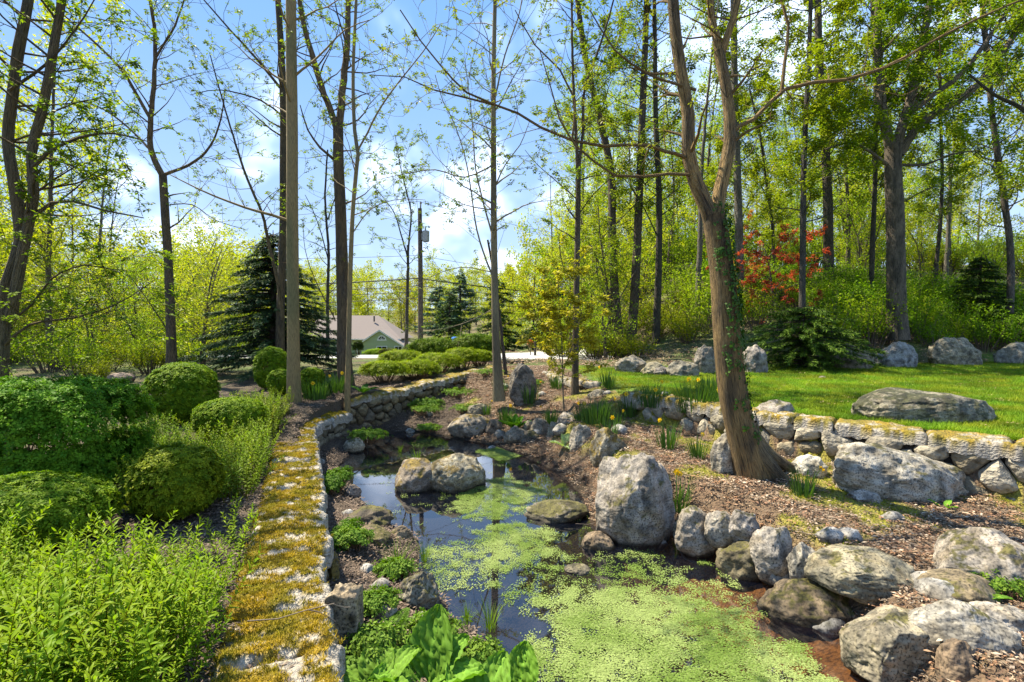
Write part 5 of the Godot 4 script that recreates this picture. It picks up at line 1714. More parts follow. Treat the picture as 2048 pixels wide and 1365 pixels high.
	limb(t, [Vector3(2.392, 4.966, -6.9), Vector3(2.21, 5.008, -6.846), Vector3(2.064, 5.023, -6.792), Vector3(1.841, 5.077, -6.738), Vector3(1.495, 5.064, -6.685), Vector3(1.188, 5.031, -6.631), Vector3(0.781, 5.089, -6.577), Vector3(0.374, 5.223, -6.523), Vector3(0.077, 5.391, -6.469), Vector3(-0.215, 5.468, -6.415), Vector3(-0.571, 5.6, -6.362), Vector3(-0.895, 5.912, -6.308), Vector3(-1.132, 6.187, -6.254), Vector3(-1.364, 6.517, -6.2)], 0.037, 0.010, 4.9, 0.85, 0.2, 1)
	limb(t, [Vector3(2.469, 4.735, -6.9), Vector3(2.138, 4.726, -6.825), Vector3(1.76, 4.664, -6.75), Vector3(1.37, 4.654, -6.675), Vector3(1.085, 4.807, -6.6), Vector3(0.814, 5.006, -6.525), Vector3(0.612, 5.295, -6.45), Vector3(0.478, 5.699, -6.375), Vector3(0.347, 6.091, -6.3)], 0.032, 0.008, 4.5, 0.7, 0.2, 1)
	limb(t, [Vector3(-0.222, 5.549, -6.6), Vector3(-0.605, 5.612, -6.525), Vector3(-0.999, 5.672, -6.45), Vector3(-1.345, 5.798, -6.375), Vector3(-1.776, 5.786, -6.3)], 0.02, 0.006, 6.0, 0.6, 0.1, 1)
	limb(t, [Vector3(0.795, 5.135, -6.7), Vector3(0.827, 5.636, -6.65), Vector3(0.625, 5.999, -6.6), Vector3(0.297, 6.291, -6.55), Vector3(0.038, 6.704, -6.5)], 0.022, 0.008, 6.0, 0.7, 0.1, 1)
	limb(t, [Vector3(2.789, 4.237, -6.95), Vector3(2.652, 4.539, -6.925), Vector3(2.489, 4.803, -6.9)], 0.06, 0.05, 0.0, 0.3, 0.5, 0)
	limb(t, [Vector3(2.506, 5.883, -6.9), Vector3(1.85, 6.034, -6.8), Vector3(1.359, 6.31, -6.7), Vector3(1.012, 6.766, -6.6)], 0.03, 0.01, 5.6, 0.8, 0.1, 1)
	var trunk_o := settle(t, "ivy_clad_tree", "leaning forked tree with tan furrowed bark and ivy climbing its trunk", "tree", Vector3(3.4, 0.48, -6.95), "bark_rough", spray_mesh(3, 5, "leaf", 0.5, 0.9))
	# buttress roots and ivy
	for q in [[[Vector3(3.246, 1.292, -6.93), Vector3(3.374, 0.957, -6.87), Vector3(3.54, 0.73, -6.81), Vector3(3.82, 0.404, -6.75)], 0.17, 0.06], [[Vector3(3.256, 1.218, -6.95), Vector3(3.529, 0.925, -7), Vector3(3.806, 0.734, -7.05), Vector3(4.157, 0.54, -7.1)], 0.15, 0.05]]:
		var b := Builder.new()
		var pts := smooth_path(q[0], 0.06)
		var rr := PackedFloat32Array()
		for k in pts.size():
			pts[k] -= trunk_o.position
			rr.append(lerpf(q[1], q[2], float(k) / pts.size()))
		b.tube(pts, rr, 12, Color(0.24, 0.175, 0.085), 0.2, knots, c2)
		part("root", b.mesh(mats["bark_rough"]), trunk_o)
	var iv := Copies.new()
	var spine := smooth_path([Vector3(3.258, 1.078, -6.95), Vector3(3.127, 1.429, -6.95), Vector3(3.052, 1.919, -6.95), Vector3(2.981, 2.615, -6.95), Vector3(2.924, 3.308, -6.95), Vector3(2.863, 3.791, -6.95), Vector3(2.804, 4.134, -6.95), Vector3(2.733, 4.34, -6.95)], 0.03)
	for k in 800:
		var f := pow(rng.randf(), 0.9)
		var p := spine[int(f * (spine.size() - 1))]
		var a := r(-0.5, 1.35) + 0.25 * sin(f * 14.0)
		var out := Vector3(sin(a), 0, cos(a))
		var rad := lerpf(0.225, 0.17, f)
		var dens := 0.35 + 0.65 * smoothstep(0.2, 0.6, f) * smoothstep(1.0, 0.8, f)
		if rng.randf() > dens or (a < 0.2 and rng.randf() < 0.7):
			continue
		iv.put(Basis(Quaternion(Vector3.UP, (out + rand_dir(rng) * 0.4).normalized())) * r(0.03, 0.055), p + out * (rad + r(0.0, 0.03)) - trunk_o.position, Color(0.03, 0.085, 0.015).lerp(Color(0.08, 0.15, 0.03), rng.randf()))
	trunk_o.add_child(iv.node("ivy", spray_mesh(4, 3, "leaf_gloss", 0.9, 0.5)))
	# trees on the slope
	var slope := [
		[[Vector3(10.986, 2.77, -24), Vector3(10.911, 4.922, -24), Vector3(10.831, 7.539, -24), Vector3(10.7, 10.375, -24), Vector3(10.568, 13.427, -24), Vector3(10.481, 16.69, -24), Vector3(10.4, 19.467, -24)], 0.33, 0.2, Color(0.27, 0.245, 0.20), "mottled grey trunk beside the red-leaved maple, seen past the ivy-clad tree", 11.0],
		[[Vector3(11.336, 1.967, -19.5), Vector3(11.308, 3.72, -19.5), Vector3(11.29, 6.044, -19.5), Vector3(11.289, 8.544, -19.5), Vector3(11.332, 10.645, -19.5), Vector3(11.411, 12.924, -19.5), Vector3(11.45, 15.187, -19.5), Vector3(11.47, 16.314, -19.5)], 0.20, 0.11, Color(0.12, 0.105, 0.085), "straight grey-brown trunk rising out of the feathery dark yew", 11.4],
		[[Vector3(17.054, 4.401, -27), Vector3(17.012, 6.814, -27), Vector3(16.939, 9.482, -27), Vector3(16.723, 12.664, -27), Vector3(16.398, 16.088, -27), Vector3(16.226, 20.009, -27), Vector3(16.147, 21.569, -27)], 0.42, 0.25, Color(0.15, 0.125, 0.09), "thick brown trunk between the yew and the stout old maple", 16.0],
		[[Vector3(18.633, 4.077, -26), Vector3(18.659, 6.66, -26), Vector3(18.727, 9.741, -26), Vector3(18.718, 12.802, -26), Vector3(18.606, 15.843, -26), Vector3(18.382, 19.366, -26)], 0.20, 0.12, Color(0.11, 0.095, 0.07), "slim dark trunk close beside the stout old maple", 18.0],
		[[Vector3(21.867, 5.607, -22), Vector3(21.459, 8.542, -22), Vector3(20.943, 11.541, -22), Vector3(20.611, 14.241, -22), Vector3(20.188, 18.065, -22)], 0.22, 0.14, Color(0.17, 0.14, 0.115), "thin leaning trunk high on the slope near the dark hemlock", 21.5],
		[[Vector3(13.535, 3.04, -26), Vector3(13.583, 5.112, -26), Vector3(13.465, 7.946, -26), Vector3(13.097, 10.253, -26), Vector3(12.756, 12.548, -26), Vector3(12.212, 14.832, -26)], 0.16, 0.07, Color(0.09, 0.075, 0.06), "dark crooked trunk standing in front of the red-leaved maple", 13.5],
		[[Vector3(22.774, 5.206, -27), Vector3(22.98, 7.883, -27), Vector3(23.051, 10.545, -27), Vector3(22.902, 13.456, -27), Vector3(22.703, 17.399, -27)], 0.17, 0.08, Color(0.12, 0.10, 0.08), "thin grey trunk on the skyline above the longest boulder", 23.0]]
	var nn := 0
	for q in slope:
		nn += 1
		t = grown(30 + nn, q[3], Color(0.17, 0.24, 0.02), Color(0.36, 0.39, 0.03), 0.13, 5.5)
		t.thin = 2.2
		var foot: Vector3 = q[0][0]
		q[0].push_front(on_ground(foot.x, foot.z) - Vector3(0, 0.3, 0))
		limb(t, q[0], q[1], q[2], 2.4, 2.3, 0.33, 1, 0.2, rough, (q[3] as Color) * 0.6)
		settle(t, "slope_tree", q[4], "tree", on_ground(foot.x, foot.z), "bark_rough", full)
	t = grown(16, Color(0.24, 0.195, 0.14), Color(0.13, 0.25, 0.015), Color(0.30, 0.36, 0.03), 0.13, 4.2)
	t.thin = 2.2
	t.girth = 0.85
	limb(t, [Vector3(15.445, 2.15, -20), Vector3(15.371, 3.748, -20), Vector3(15.297, 5.338, -20), Vector3(15.244, 6.922, -20), Vector3(15.151, 8.498, -20), Vector3(15.103, 9.872, -20)], 0.40, 0.33, 0.5, 1.5, 0.6, 1, 0.2, rough, Color(0.09, 0.075, 0.055))
	limb(t, [Vector3(15.028, 9.676, -20), Vector3(14.75, 10.655, -20), Vector3(14.544, 12.04, -20), Vector3(14.406, 14.021, -20), Vector3(14.352, 16.664, -20)], 0.22, 0.12, 3.0, 2.0, 0.1, 2)
	limb(t, [Vector3(15.206, 9.676, -20), Vector3(15.462, 10.655, -20), Vector3(15.775, 11.728, -20), Vector3(16.129, 13.517, -20), Vector3(16.453, 15.701, -20), Vector3(16.588, 16.664, -20)], 0.22, 0.12, 3.0, 2.0, 0.1, 2)
	limb(t, [Vector3(15.368, 9.48, -20), Vector3(15.634, 10.031, -19.9), Vector3(16.03, 10.652, -19.8), Vector3(16.947, 11.208, -19.7), Vector3(17.831, 11.852, -19.6), Vector3(18.875, 13.245, -19.5), Vector3(19.529, 14.355, -19.4), Vector3(20.186, 15.616, -19.3)], 0.19, 0.08, 3.1, 2.0, 0.15, 2)
	limb(t, [Vector3(15.574, 10.948, -20), Vector3(16.299, 11.615, -19.75), Vector3(17.414, 12.545, -19.5), Vector3(18.653, 14.469, -19.25), Vector3(19.121, 15.598, -19)], 0.13, 0.06, 3.1, 1.8, 0.15, 1)
	limb(t, [Vector3(14.881, 9.088, -20), Vector3(13.843, 9.559, -19.667), Vector3(12.933, 9.726, -19.333), Vector3(11.775, 9.325, -19)], 0.08, 0.03, 3.5, 1.6, 0.15, 1)
	limb(t, [Vector3(15.496, 9.088, -20), Vector3(15.958, 8.927, -19.5), Vector3(16.481, 9.139, -19), Vector3(17.142, 9.149, -18.5)], 0.07, 0.02, 4.2, 1.6, 0.15, 1)
	settle(t, "old_maple", "stout old maple with spreading mossy limbs and fresh green leaves on the slope", "tree", on_ground(15.4, -20), "bark_rough", full)
	t = grown(17, Color(0.12, 0.095, 0.06), Color(0.10, 0.19, 0.015), Color(0.24, 0.30, 0.03), 0.09, 4.2)
	limb(t, [Vector3(17.011, 2.86, -14), Vector3(16.366, 5.502, -14), Vector3(15.619, 7.156, -14), Vector3(14.828, 8.089, -14), Vector3(14.049, 8.732, -14), Vector3(13.348, 9.073, -14), Vector3(12.644, 9.618, -14)], 0.26, 0.04, 3.1, 1.5, 0.3, 2, 0.2, rough, Color(0.08, 0.07, 0.05))
	limb(t, [Vector3(16.144, 5.916, -14), Vector3(15.861, 8.253, -14), Vector3(15.246, 10.297, -14), Vector3(14.768, 12.46, -14)], 0.16, 0.08, 3.1, 1.5, 0.2, 2)
	settle(t, "arching_tree", "tree whose mossy limb arches in over the corner of the lawn", "tree", on_ground(17.0, -14), "bark_rough", full)
	# red-leaved maple
	t = grown(18, Color(0.08, 0.06, 0.05), Color(0.42, 0.05, 0.05), Color(0.60, 0.13, 0.10), 0.10, 3.2)
	t.lift = -0.02
	t.wander = 0.12
	limb(t, [Vector3(11.519, 2.98, -22), Vector3(11.437, 4.076, -22), Vector3(11.312, 5.17, -22), Vector3(11.081, 6.043, -22)], 0.09, 0.03, 4.4, 2.0, 0.2, 1)
	for q in [[Vector3(11.462, 3.857, -22), Vector3(10.57, 4.172, -21.8), Vector3(9.61, 4.265, -21.6)], [Vector3(11.459, 4.076, -22), Vector3(12.305, 4.497, -21.8), Vector3(13.268, 4.588, -21.6)], [Vector3(11.362, 4.733, -22), Vector3(10.449, 5.147, -21.8), Vector3(9.493, 5.017, -21.6)], [Vector3(11.359, 4.952, -22), Vector3(12.18, 5.58, -21.8), Vector3(13.138, 5.874, -21.6)], [Vector3(11.218, 5.607, -22), Vector3(10.327, 6.12, -21.8), Vector3(9.801, 6.195, -21.6)], [Vector3(11.217, 5.716, -22), Vector3(11.843, 6.336, -21.8), Vector3(12.374, 6.623, -21.6)]]:
		limb(t, q, 0.04, 0.01, 4.2, 1.0, 0.15, 1)
	settle(t, "red_maple", "small maple with bright red layered leaves on the slope", "tree", on_ground(11.6, -22), "bark_smooth", spray_mesh(5, 6, "leaf", 0.6, 0.9, 0.2))

func conifers() -> void:
	var n := needle_tree(1, 4.7, 2.5, Color(0.022, 0.05, 0.02), Color(0.12, 0.19, 0.08), 62.0, 1.0, 0.11, 0.3)
	settle(n, "dark_spruce", "broad dark green spruce with drooping sprays beside the slim trunks", "tree", Vector3.ZERO, "bark_rough", null, "needle").position = on_ground(-7.75, -16.3)
	var h := needle_tree(2, 2.2, 2.0, Color(0.035, 0.08, 0.012), Color(0.16, 0.25, 0.03), 75.0, 0.9, 0.10, 0.02)
	settle(h, "feathery_yew", "feathery dark green yew spreading over the boulders at the lawn's edge", "shrub", Vector3.ZERO, "bark_rough", null, "needle").position = on_ground(10.0, -17.1)
	var y := needle_tree(3, 3.6, 1.9, Color(0.03, 0.06, 0.012), Color(0.11, 0.18, 0.03), 42.0, 0.7, 0.12, 0.1)
	settle(y, "dark_hemlock", "dark hemlock on the slope beside the thin leaning trunk", "tree", Vector3.ZERO, "bark_rough", null, "needle").position = on_ground(21.5, -23)
	var p := needle_tree(4, 9.0, 2.6, Color(0.06, 0.12, 0.07), Color(0.16, 0.25, 0.16), 6.0, -0.5, 0.28, 3.0)
	var po := settle(p, "blue_pine", "blue-green pine beyond the road, the taller of the pair", "tree", Vector3.ZERO, "bark_rough", null, "needle")
	po.position = on_ground(-5.4, -52)
	another(po, "blue-green pine beyond the road, the shorter of the pair", on_ground(-8.0, -55), 2.0, 0.9)
	var d := needle_tree(5, 5.5, 2.0, Color(0.035, 0.07, 0.02), Color(0.11, 0.17, 0.04), 14.0, 0.7, 0.18, 0.3)
	var dp := settle(d, "roadside_fir", "dark fir across the road, behind the straight pale grey-brown tree", "tree", Vector3.ZERO, "bark_rough", null, "needle")
	dp.position = on_ground(-1.0, -35)
	another(dp, "dark fir across the road, just beyond the utility pole", on_ground(-4.6, -37), 1.0, 0.95)
	another(dp, "dark fir across the road, behind the yellow-leaved sapling", on_ground(3.0, -36), 3.0, 1.1)

# ---------------------------------------------------------------- walls
func walls() -> void:
	moss_tuft = grass_clump(9, 9, 0.03, 0.004, Color(0.7, 0.7, 0.7), Color(1.1, 1.1, 1.0), 1.2, 0.02)
	var tufts := Copies.new()
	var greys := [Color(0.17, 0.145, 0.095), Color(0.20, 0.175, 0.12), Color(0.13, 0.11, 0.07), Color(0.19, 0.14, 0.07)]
	var o := thing("garden_wall", "long dry-stone wall with gold moss over its broad top running along the pond", "stone wall")
	var line := PackedVector2Array([Vector2(-0.30, 0.95), Vector2(-1.02, 2.72), Vector2(-2.62, 6.65), Vector2(-3.72, 9.3), Vector2(-4.05, 10.1), Vector2(-4.0, 10.9), Vector2(-3.86, 11.75)])
	var top := func(_s): return 0.56
	var low := func(_s): return -0.12
	wall_core(o, line, low, func(_s): return 0.57, -0.05, -0.60)
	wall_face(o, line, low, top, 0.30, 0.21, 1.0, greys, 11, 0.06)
	wall_caps(o, line, func(_s): return 0.56, 0.62, 0.07, 0.28, 0.6, 0.10, 0.024, 12, 0.615, tufts, 0.4)
	var end := PackedVector2Array([Vector2(-3.84, 11.77), Vector2(-4.45, 11.83)])
	wall_face(o, PackedVector2Array([end[0], end[1]]), low, top, 0.26, 0.2, -1.0, greys, 12, 0.05)
	o.add_child(tufts.node("moss", moss_tuft))
	# the second wall, stepping up to the road
	o = thing("terrace_wall", "curving fieldstone wall with rounded stones below the bright shrubs at the pond's far end", "stone wall")
	line = PackedVector2Array([Vector2(-4.05, 12.2), Vector2(-3.3, 13.1), Vector2(-2.6, 14.15), Vector2(-1.75, 15.5), Vector2(-0.95, 16.7), Vector2(-0.45, 17.7)])
	var tl := arc_length(line)
	var ttop := func(s): return 0.78 + 0.40 * s / tl
	var tlow := func(s): return 0.0 + 0.40 * pow(s / tl, 1.4)
	wall_core(o, line, tlow, ttop, -0.06, -0.42)
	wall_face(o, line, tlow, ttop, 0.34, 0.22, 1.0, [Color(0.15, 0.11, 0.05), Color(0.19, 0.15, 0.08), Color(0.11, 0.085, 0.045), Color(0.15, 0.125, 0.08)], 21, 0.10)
	wall_caps(o, line, ttop, 0.5, 0.05, 0.35, 0.8, 0.09, 0.05, 22, 0.72, null, 0.15)
	# the low wall that holds the lawn
	o = thing("lawn_wall", "low grey stone wall with gold moss on top holding up the lawn", "stone wall")
	line = PackedVector2Array([Vector2(2.45, 11.05), Vector2(3.1, 9.95), Vector2(4.0, 8.42), Vector2(5.1, 7.2), Vector2(6.2, 6.1), Vector2(7.9, 4.4), Vector2(9.6, 2.7)])
	var rl := arc_length(line)
	var rlow := func(s): return 0.88 - 0.55 * smoothstep(0.0, rl * 0.6, s)
	var rtop := func(_s): return 1.12
	wall_core(o, line, rlow, rtop, -0.06, -0.45)
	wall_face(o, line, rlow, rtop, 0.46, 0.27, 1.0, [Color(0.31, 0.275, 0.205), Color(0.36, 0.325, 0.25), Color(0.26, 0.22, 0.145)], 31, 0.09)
	wall_caps(o, line, rtop, 0.45, 0.07, 0.45, 1.1, 0.10, 0.035, 32, 0.66, null, 0.12)
	# a short stub of wall and the far low wall by the road
	o = thing("wall_stub", "short mossy stub of stone wall at the lawn's near corner", "stone wall")
	line = PackedVector2Array([Vector2(2.3, 13.1), Vector2(1.85, 13.3), Vector2(1.3, 14.6), Vector2(1.0, 16.4)])
	wall_core(o, line, func(_s): return 0.6, func(_s): return 1.13, 0.0, 0.3)
	wall_face(o, line, func(_s): return 0.65, func(_s): return 1.13, 0.34, 0.2, -1.0, greys, 41, 0.09)
	wall_caps(o, line, func(_s): return 1.12, 0.06, 0.32, 0.4, 0.7, 0.08, 0.06, 42, 0.5)
	o = thing("roadside_wall", "low brown wall along the road behind the far end of the terrace wall", "stone wall")
	line = PackedVector2Array([Vector2(0.4, 19.6), Vector2(-2.8, 20.4)])
	wall_core(o, line, func(_s): return 0.9, func(_s): return 1.32, 0.0, 0.3)
	wall_face(o, line, func(_s): return 1.0, func(_s): return 1.34, 0.5, 0.2, -1.0, [Color(0.17, 0.12, 0.05), Color(0.22, 0.16, 0.07)], 51, 0.06)

func rocks() -> void:
	var pale := Color(0.45, 0.42, 0.35)
	var brown := Color(0.30, 0.225, 0.145)
	var k := 0
	var list := [
		["boulder", "tall grey boulder with black and white lichen standing at the pond's edge", Vector3(1.525, 0, -6.372), Vector3(1.004, 0.999, 0.853), 0.30, {"level": 5, "cuts": 14, "tint": Color(0.44, 0.41, 0.34), "rough": 0.07, "boxy": 0.0}],
		["boulder", "gold-mossed shoulder stone tucked behind the tall lichened boulder", Vector3(1.615, 0.1, -8.343), Vector3(0.55, 0.575, 0.44), 0.62, {"moss_col": MOSS_GOLD}],
		["boulder", "rounded grey rock rising from the water in mid pond", Vector3(-0.981, -0.05, -8.383), Vector3(0.988, 0.549, 0.938), 0.36, {"level": 5, "rough": 0.08, "tint": Color(0.36, 0.34, 0.28), "moss_col": MOSS_GOLD * 0.7}],
		["boulder", "low brown rock leaning on the rounded rock in mid pond", Vector3(-1.573, -0.05, -8.338), Vector3(0.84, 0.467, 0.84), 0.40, {"tint": Color(0.30, 0.26, 0.20), "moss_col": MOSS_GOLD}],
		["rock", "long low mossy rock lying in the water by the tall boulder", Vector3(0.643, -0.03, -6.991), Vector3(0.822, 0.214, 0.575), 0.55, {"tint": Color(0.28, 0.25, 0.18)}],
		["rock", "pyramid-shaped rock with a mossy band on the muddy bank", Vector3(-0.845, 0, -4.594), Vector3(0.38, 0.334, 0.323), 0.36, {"tint": Color(0.40, 0.37, 0.30), "level": 5, "cuts": 14}],
		["rock", "small round mossy stone in the middle of the duckweed", Vector3(0.716, -0.02, -5.391), Vector3(0.264, 0.069, 0.211), 0.75, {}],
		["rock", "wet brown stone at the foot of the tall boulder", Vector3(1.037, -0.04, -5.988), Vector3(0.361, 0.205, 0.289), 0.2, {"tint": brown}],
		["rock", "flat mossy stone at the water beside the muddy bank", Vector3(-1.671, 0.02, -5.771), Vector3(0.504, 0.192, 0.453), 0.62, {"tint": brown, "moss_col": MOSS_GREEN}],
		["rock", "small brown stone next to the flat mossy one", Vector3(-1.373, 0, -6.085), Vector3(0.272, 0.16, 0.218), 0.3, {"tint": Color(0.35, 0.27, 0.19)}],
		["rock", "dark wet slab with a green mossy ridge beside the pond", Vector3(-1.912, 0.02, -6.521), Vector3(0.67, 0.198, 0.469), 0.5, {"tint": Color(0.15, 0.12, 0.09)}],
		["rock", "small tan stone at the foot of the long wall, near the wet slab", Vector3(-2.468, 0.02, -7.641), Vector3(0.265, 0.183, 0.212), 0.2, {"tint": Color(0.38, 0.31, 0.23)}],
		["rock", "pale rock at the corner where the long wall turns", Vector3(-3.369, 0.05, -10.594), Vector3(0.409, 0.261, 0.327), 0.3, {"tint": pale}],
		["rock", "thin grey slab resting on the upright block by the wall", Vector3(-1.267, 0.42, -3.839), Vector3(0.184, 0.099, 0.147), 0.1, {"boxy": 0.4, "tint": pale}],
		["boulder", "upright tan block standing against the face of the long wall", Vector3(-1.259, 0.02, -3.685), Vector3(0.273, 0.566, 0.218), 0.08, {"boxy": 0.9, "cuts": 4, "tint": Color(0.42, 0.35, 0.27), "rough": 0.06}],
		["rock", "grey stone half hidden by the fern", Vector3(-1.069, 0.1, -4.139), Vector3(0.224, 0.17, 0.179), 0.2, {}],
		["rock", "gold mossy knob against the wall face above another", Vector3(-1.778, 0.2, -4.886), Vector3(0.141, 0.182, 0.127), 0.8, {"moss_col": MOSS_GOLD}],
		["rock", "gold mossy knob at the foot of the wall face", Vector3(-1.702, 0.08, -4.697), Vector3(0.135, 0.222, 0.122), 0.75, {"moss_col": MOSS_GOLD}],
		["rock", "round grey stone at the start of the bank's upper row, beside the tall boulder", Vector3(2.159, 0.12, -5.853), Vector3(0.534, 0.381, 0.427), 0.2, {}],
		["rock", "second stone of the bank's upper row, small and lichened", Vector3(2.385, 0.26, -5.668), Vector3(0.342, 0.272, 0.273), 0.15, {"tint": pale}],
		["rock", "third stone of the bank's upper row, whitish and angular", Vector3(2.617, 0.26, -5.562), Vector3(0.343, 0.348, 0.274), 0.12, {"tint": pale, "cuts": 15}],
		["rock", "fourth stone of the bank's upper row, long and sloping", Vector3(2.714, 0.2, -5.132), Vector3(0.431, 0.387, 0.388), 0.14, {"tint": pale}],
		["rock", "fifth stone of the bank's upper row, squat and pale", Vector3(2.866, 0.2, -4.845), Vector3(0.296, 0.327, 0.237), 0.14, {"tint": pale}],
		["rock", "dark mossy stone at the waterline under the upper row", Vector3(2.538, -0.04, -5.373), Vector3(0.554, 0.368, 0.443), 0.45, {"tint": Color(0.22, 0.19, 0.13)}],
		["rock", "brown sloping stone with moss at the waterline under the largest flat rock", Vector3(2.72, -0.02, -4.559), Vector3(0.726, 0.315, 0.436), 0.36, {"tint": Color(0.33, 0.25, 0.15), "turn": -0.4}],
		["boulder", "largest flat-topped grey rock of the bank, cracked across its front", Vector3(3.252, 0.2, -4.556), Vector3(0.957, 0.252, 0.718), 0.16, {"level": 5, "tint": Color(0.44, 0.40, 0.32), "rough": 0.06, "cuts": 13}],
		["boulder", "big grey slab standing in the water at the bank's lower end", Vector3(2.883, 0, -3.736), Vector3(0.662, 0.383, 0.53), 0.22, {"level": 5, "tint": Color(0.38, 0.34, 0.26), "boxy": 0.35, "rough": 0.06}],
		["rock", "smooth brown rock behind the largest flat-topped one", Vector3(3.714, 0.34, -4.114), Vector3(0.515, 0.231, 0.412), 0.1, {"tint": Color(0.36, 0.29, 0.20), "rough": 0.05}],
		["boulder", "large grey slab with a mossy rim on the bark mulch past the smooth brown rock", Vector3(4.292, 0.38, -4.462), Vector3(0.815, 0.385, 0.652), 0.30, {"level": 5, "rough": 0.07}],
		["boulder", "long pale whitish rock lying askew on the lower stones", Vector3(3.258, 0.2, -3.533), Vector3(0.63, 0.314, 0.315), 0.12, {"level": 5, "tint": Color(0.48, 0.45, 0.385), "turn": -0.45, "rough": 0.07}],
		["rock", "pale flat rock behind the long whitish one", Vector3(3.692, 0.34, -3.719), Vector3(0.458, 0.17, 0.321), 0.12, {"tint": pale}],
		["rock", "brown stone under the end of the long whitish rock", Vector3(3.082, 0.1, -3.376), Vector3(0.265, 0.254, 0.212), 0.2, {"tint": brown}],
		["boulder", "big sloping boulder with dark lichen leaning on the lawn wall", Vector3(5.033, 0.42, -6.474), Vector3(1.716, 0.603, 0.858), 0.26, {"level": 5, "tilt": -0.27,  "tint": Color(0.45, 0.42, 0.355), "rough": 0.08, "cuts": 9}],
		["boulder", "grey wedge-shaped rock between the ivy-clad tree and the lawn wall", Vector3(4.545, 0.62, -8.603), Vector3(0.772, 0.408, 0.617), 0.2, {"cuts": 16}],
		["rock", "white smooth stone on the mulch beside the daffodils", Vector3(4.219, 0.5, -7.016), Vector3(0.465, 0.284, 0.372), 0.03, {"tint": Color(0.62, 0.60, 0.57)}],
		["rock", "grey stone partly behind the trunk of the ivy-clad tree", Vector3(3.081, 0.5, -7.124), Vector3(0.416, 0.536, 0.332), 0.1, {"tint": pale}],
		["rock", "small flat pale stone in the mulch below the big sloping boulder", Vector3(4.377, 0.46, -6.14), Vector3(0.349, 0.123, 0.279), 0.05, {"tint": Color(0.52, 0.50, 0.46)}],
		["boulder", "whaleback boulder with dark moss lying in the lawn", Vector3(6.618, 1.14, -8.055), Vector3(1.945, 0.506, 1.069), 0.48, {"level": 5, "tint": Color(0.36, 0.34, 0.29), "moss_col": Color(0.05, 0.055, 0.012), "rough": 0.06, "cuts": 7}],
		["rock", "round brown stone at the pond's far bank beside the broad green leaves", Vector3(-0.424, 0.14, -11.879), Vector3(0.41, 0.296, 0.369), 0.1, {"tint": Color(0.27, 0.22, 0.16), "rough": 0.05}],
		["rock", "angular grey stone in front of the broad green leaves", Vector3(0.072, 0.14, -11.065), Vector3(0.49, 0.297, 0.392), 0.1, {}],
		["rock", "small stone wedged between two larger ones on the far bank", Vector3(0.396, 0.2, -11.424), Vector3(0.261, 0.242, 0.209), 0.1, {}],
		["rock", "tall faceted stone on the far bank", Vector3(0.644, 0.16, -11.143), Vector3(0.407, 0.393, 0.326), 0.2, {"cuts": 15}],
		["rock", "dark low stone at the waterline of the far bank", Vector3(0.431, 0.02, -10.975), Vector3(0.583, 0.232, 0.408), 0.35, {"tint": Color(0.22, 0.19, 0.14)}],
		["rock", "lichened stone on the far bank, next after the tall faceted one", Vector3(0.886, 0.1, -10.61), Vector3(0.273, 0.401, 0.218), 0.2, {}],
		["rock", "grey rock beside the pale broad leaves", Vector3(1.311, 0.08, -9.367), Vector3(0.458, 0.454, 0.367), 0.15, {}],
		["rock", "rounded rock above the gold-mossed shoulder stone", Vector3(1.856, 0.2, -10.077), Vector3(0.414, 0.232, 0.331), 0.15, {}],
		["rock", "pale stone with a gold moss spot above the pale broad leaves", Vector3(1.328, 0.3, -10.351), Vector3(0.437, 0.177, 0.35), 0.4, {"tint": pale, "moss_col": MOSS_GOLD}],
		["rock", "shaded grey stone under the sapling", Vector3(1.279, 0.4, -11.21), Vector3(0.539, 0.268, 0.431), 0.15, {}],
		["boulder", "broad flat rock with a gold moss patch at the pond's far shore", Vector3(-1.006, 0.08, -12.124), Vector3(1.023, 0.388, 0.819), 0.42, {"tint": Color(0.44, 0.38, 0.29), "moss_col": MOSS_GOLD, "rough": 0.06}],
		["rock", "pale low rock just above the flat mossy shore rock", Vector3(-0.886, 0.4, -12.976), Vector3(0.512, 0.255, 0.409), 0.1, {"tint": pale}],
		["rock", "dark-topped rock near the brown tree's foot", Vector3(2.108, 0.72, -12.351), Vector3(0.483, 0.229, 0.435), 0.3, {"moss_col": Color(0.04, 0.045, 0.015)}],
		["boulder", "upright standing stone at the top of the island", Vector3(0.276, 0.92, -13.117), Vector3(0.7, 0.787, 0.35), 0.15, {"cuts": 14, "boxy": 0.35, "tint": Color(0.36, 0.33, 0.28)}],
		["boulder", "first boulder along the lawn's far side, low and pale", Vector3(3.766, 1.25, -15.792), Vector3(0.919, 0.485, 0.643), 0.15, {"cuts": 14}],
		["boulder", "second boulder along the lawn's far side, small", Vector3(4.334, 1.25, -15.227), Vector3(0.707, 0.327, 0.495), 0.15, {}],
		["boulder", "third boulder along the lawn's far side, round and small", Vector3(4.479, 1.25, -14.847), Vector3(0.489, 0.211, 0.343), 0.1, {"tint": Color(0.3, 0.28, 0.24)}],
		["boulder", "fourth boulder along the lawn's far side, broad", Vector3(5.035, 1.25, -14.647), Vector3(0.869, 0.447, 0.608), 0.15, {"tint": Color(0.33, 0.31, 0.28)}],
		["boulder", "fifth boulder along the lawn's far side, tall and lichened", Vector3(5.945, 1.25, -15.367), Vector3(0.645, 0.792, 0.452), 0.2, {"cuts": 15}],
		["boulder", "pale boulder half under the feathery yew", Vector3(7.64, 1.25, -15.801), Vector3(0.899, 0.779, 0.719), 0.1, {"tint": pale}],
		["boulder", "shadowed brown boulder on the yew's far side", Vector3(11.634, 1.25, -17.177), Vector3(1.379, 0.791, 0.965), 0.25, {"tint": Color(0.32, 0.28, 0.21)}],
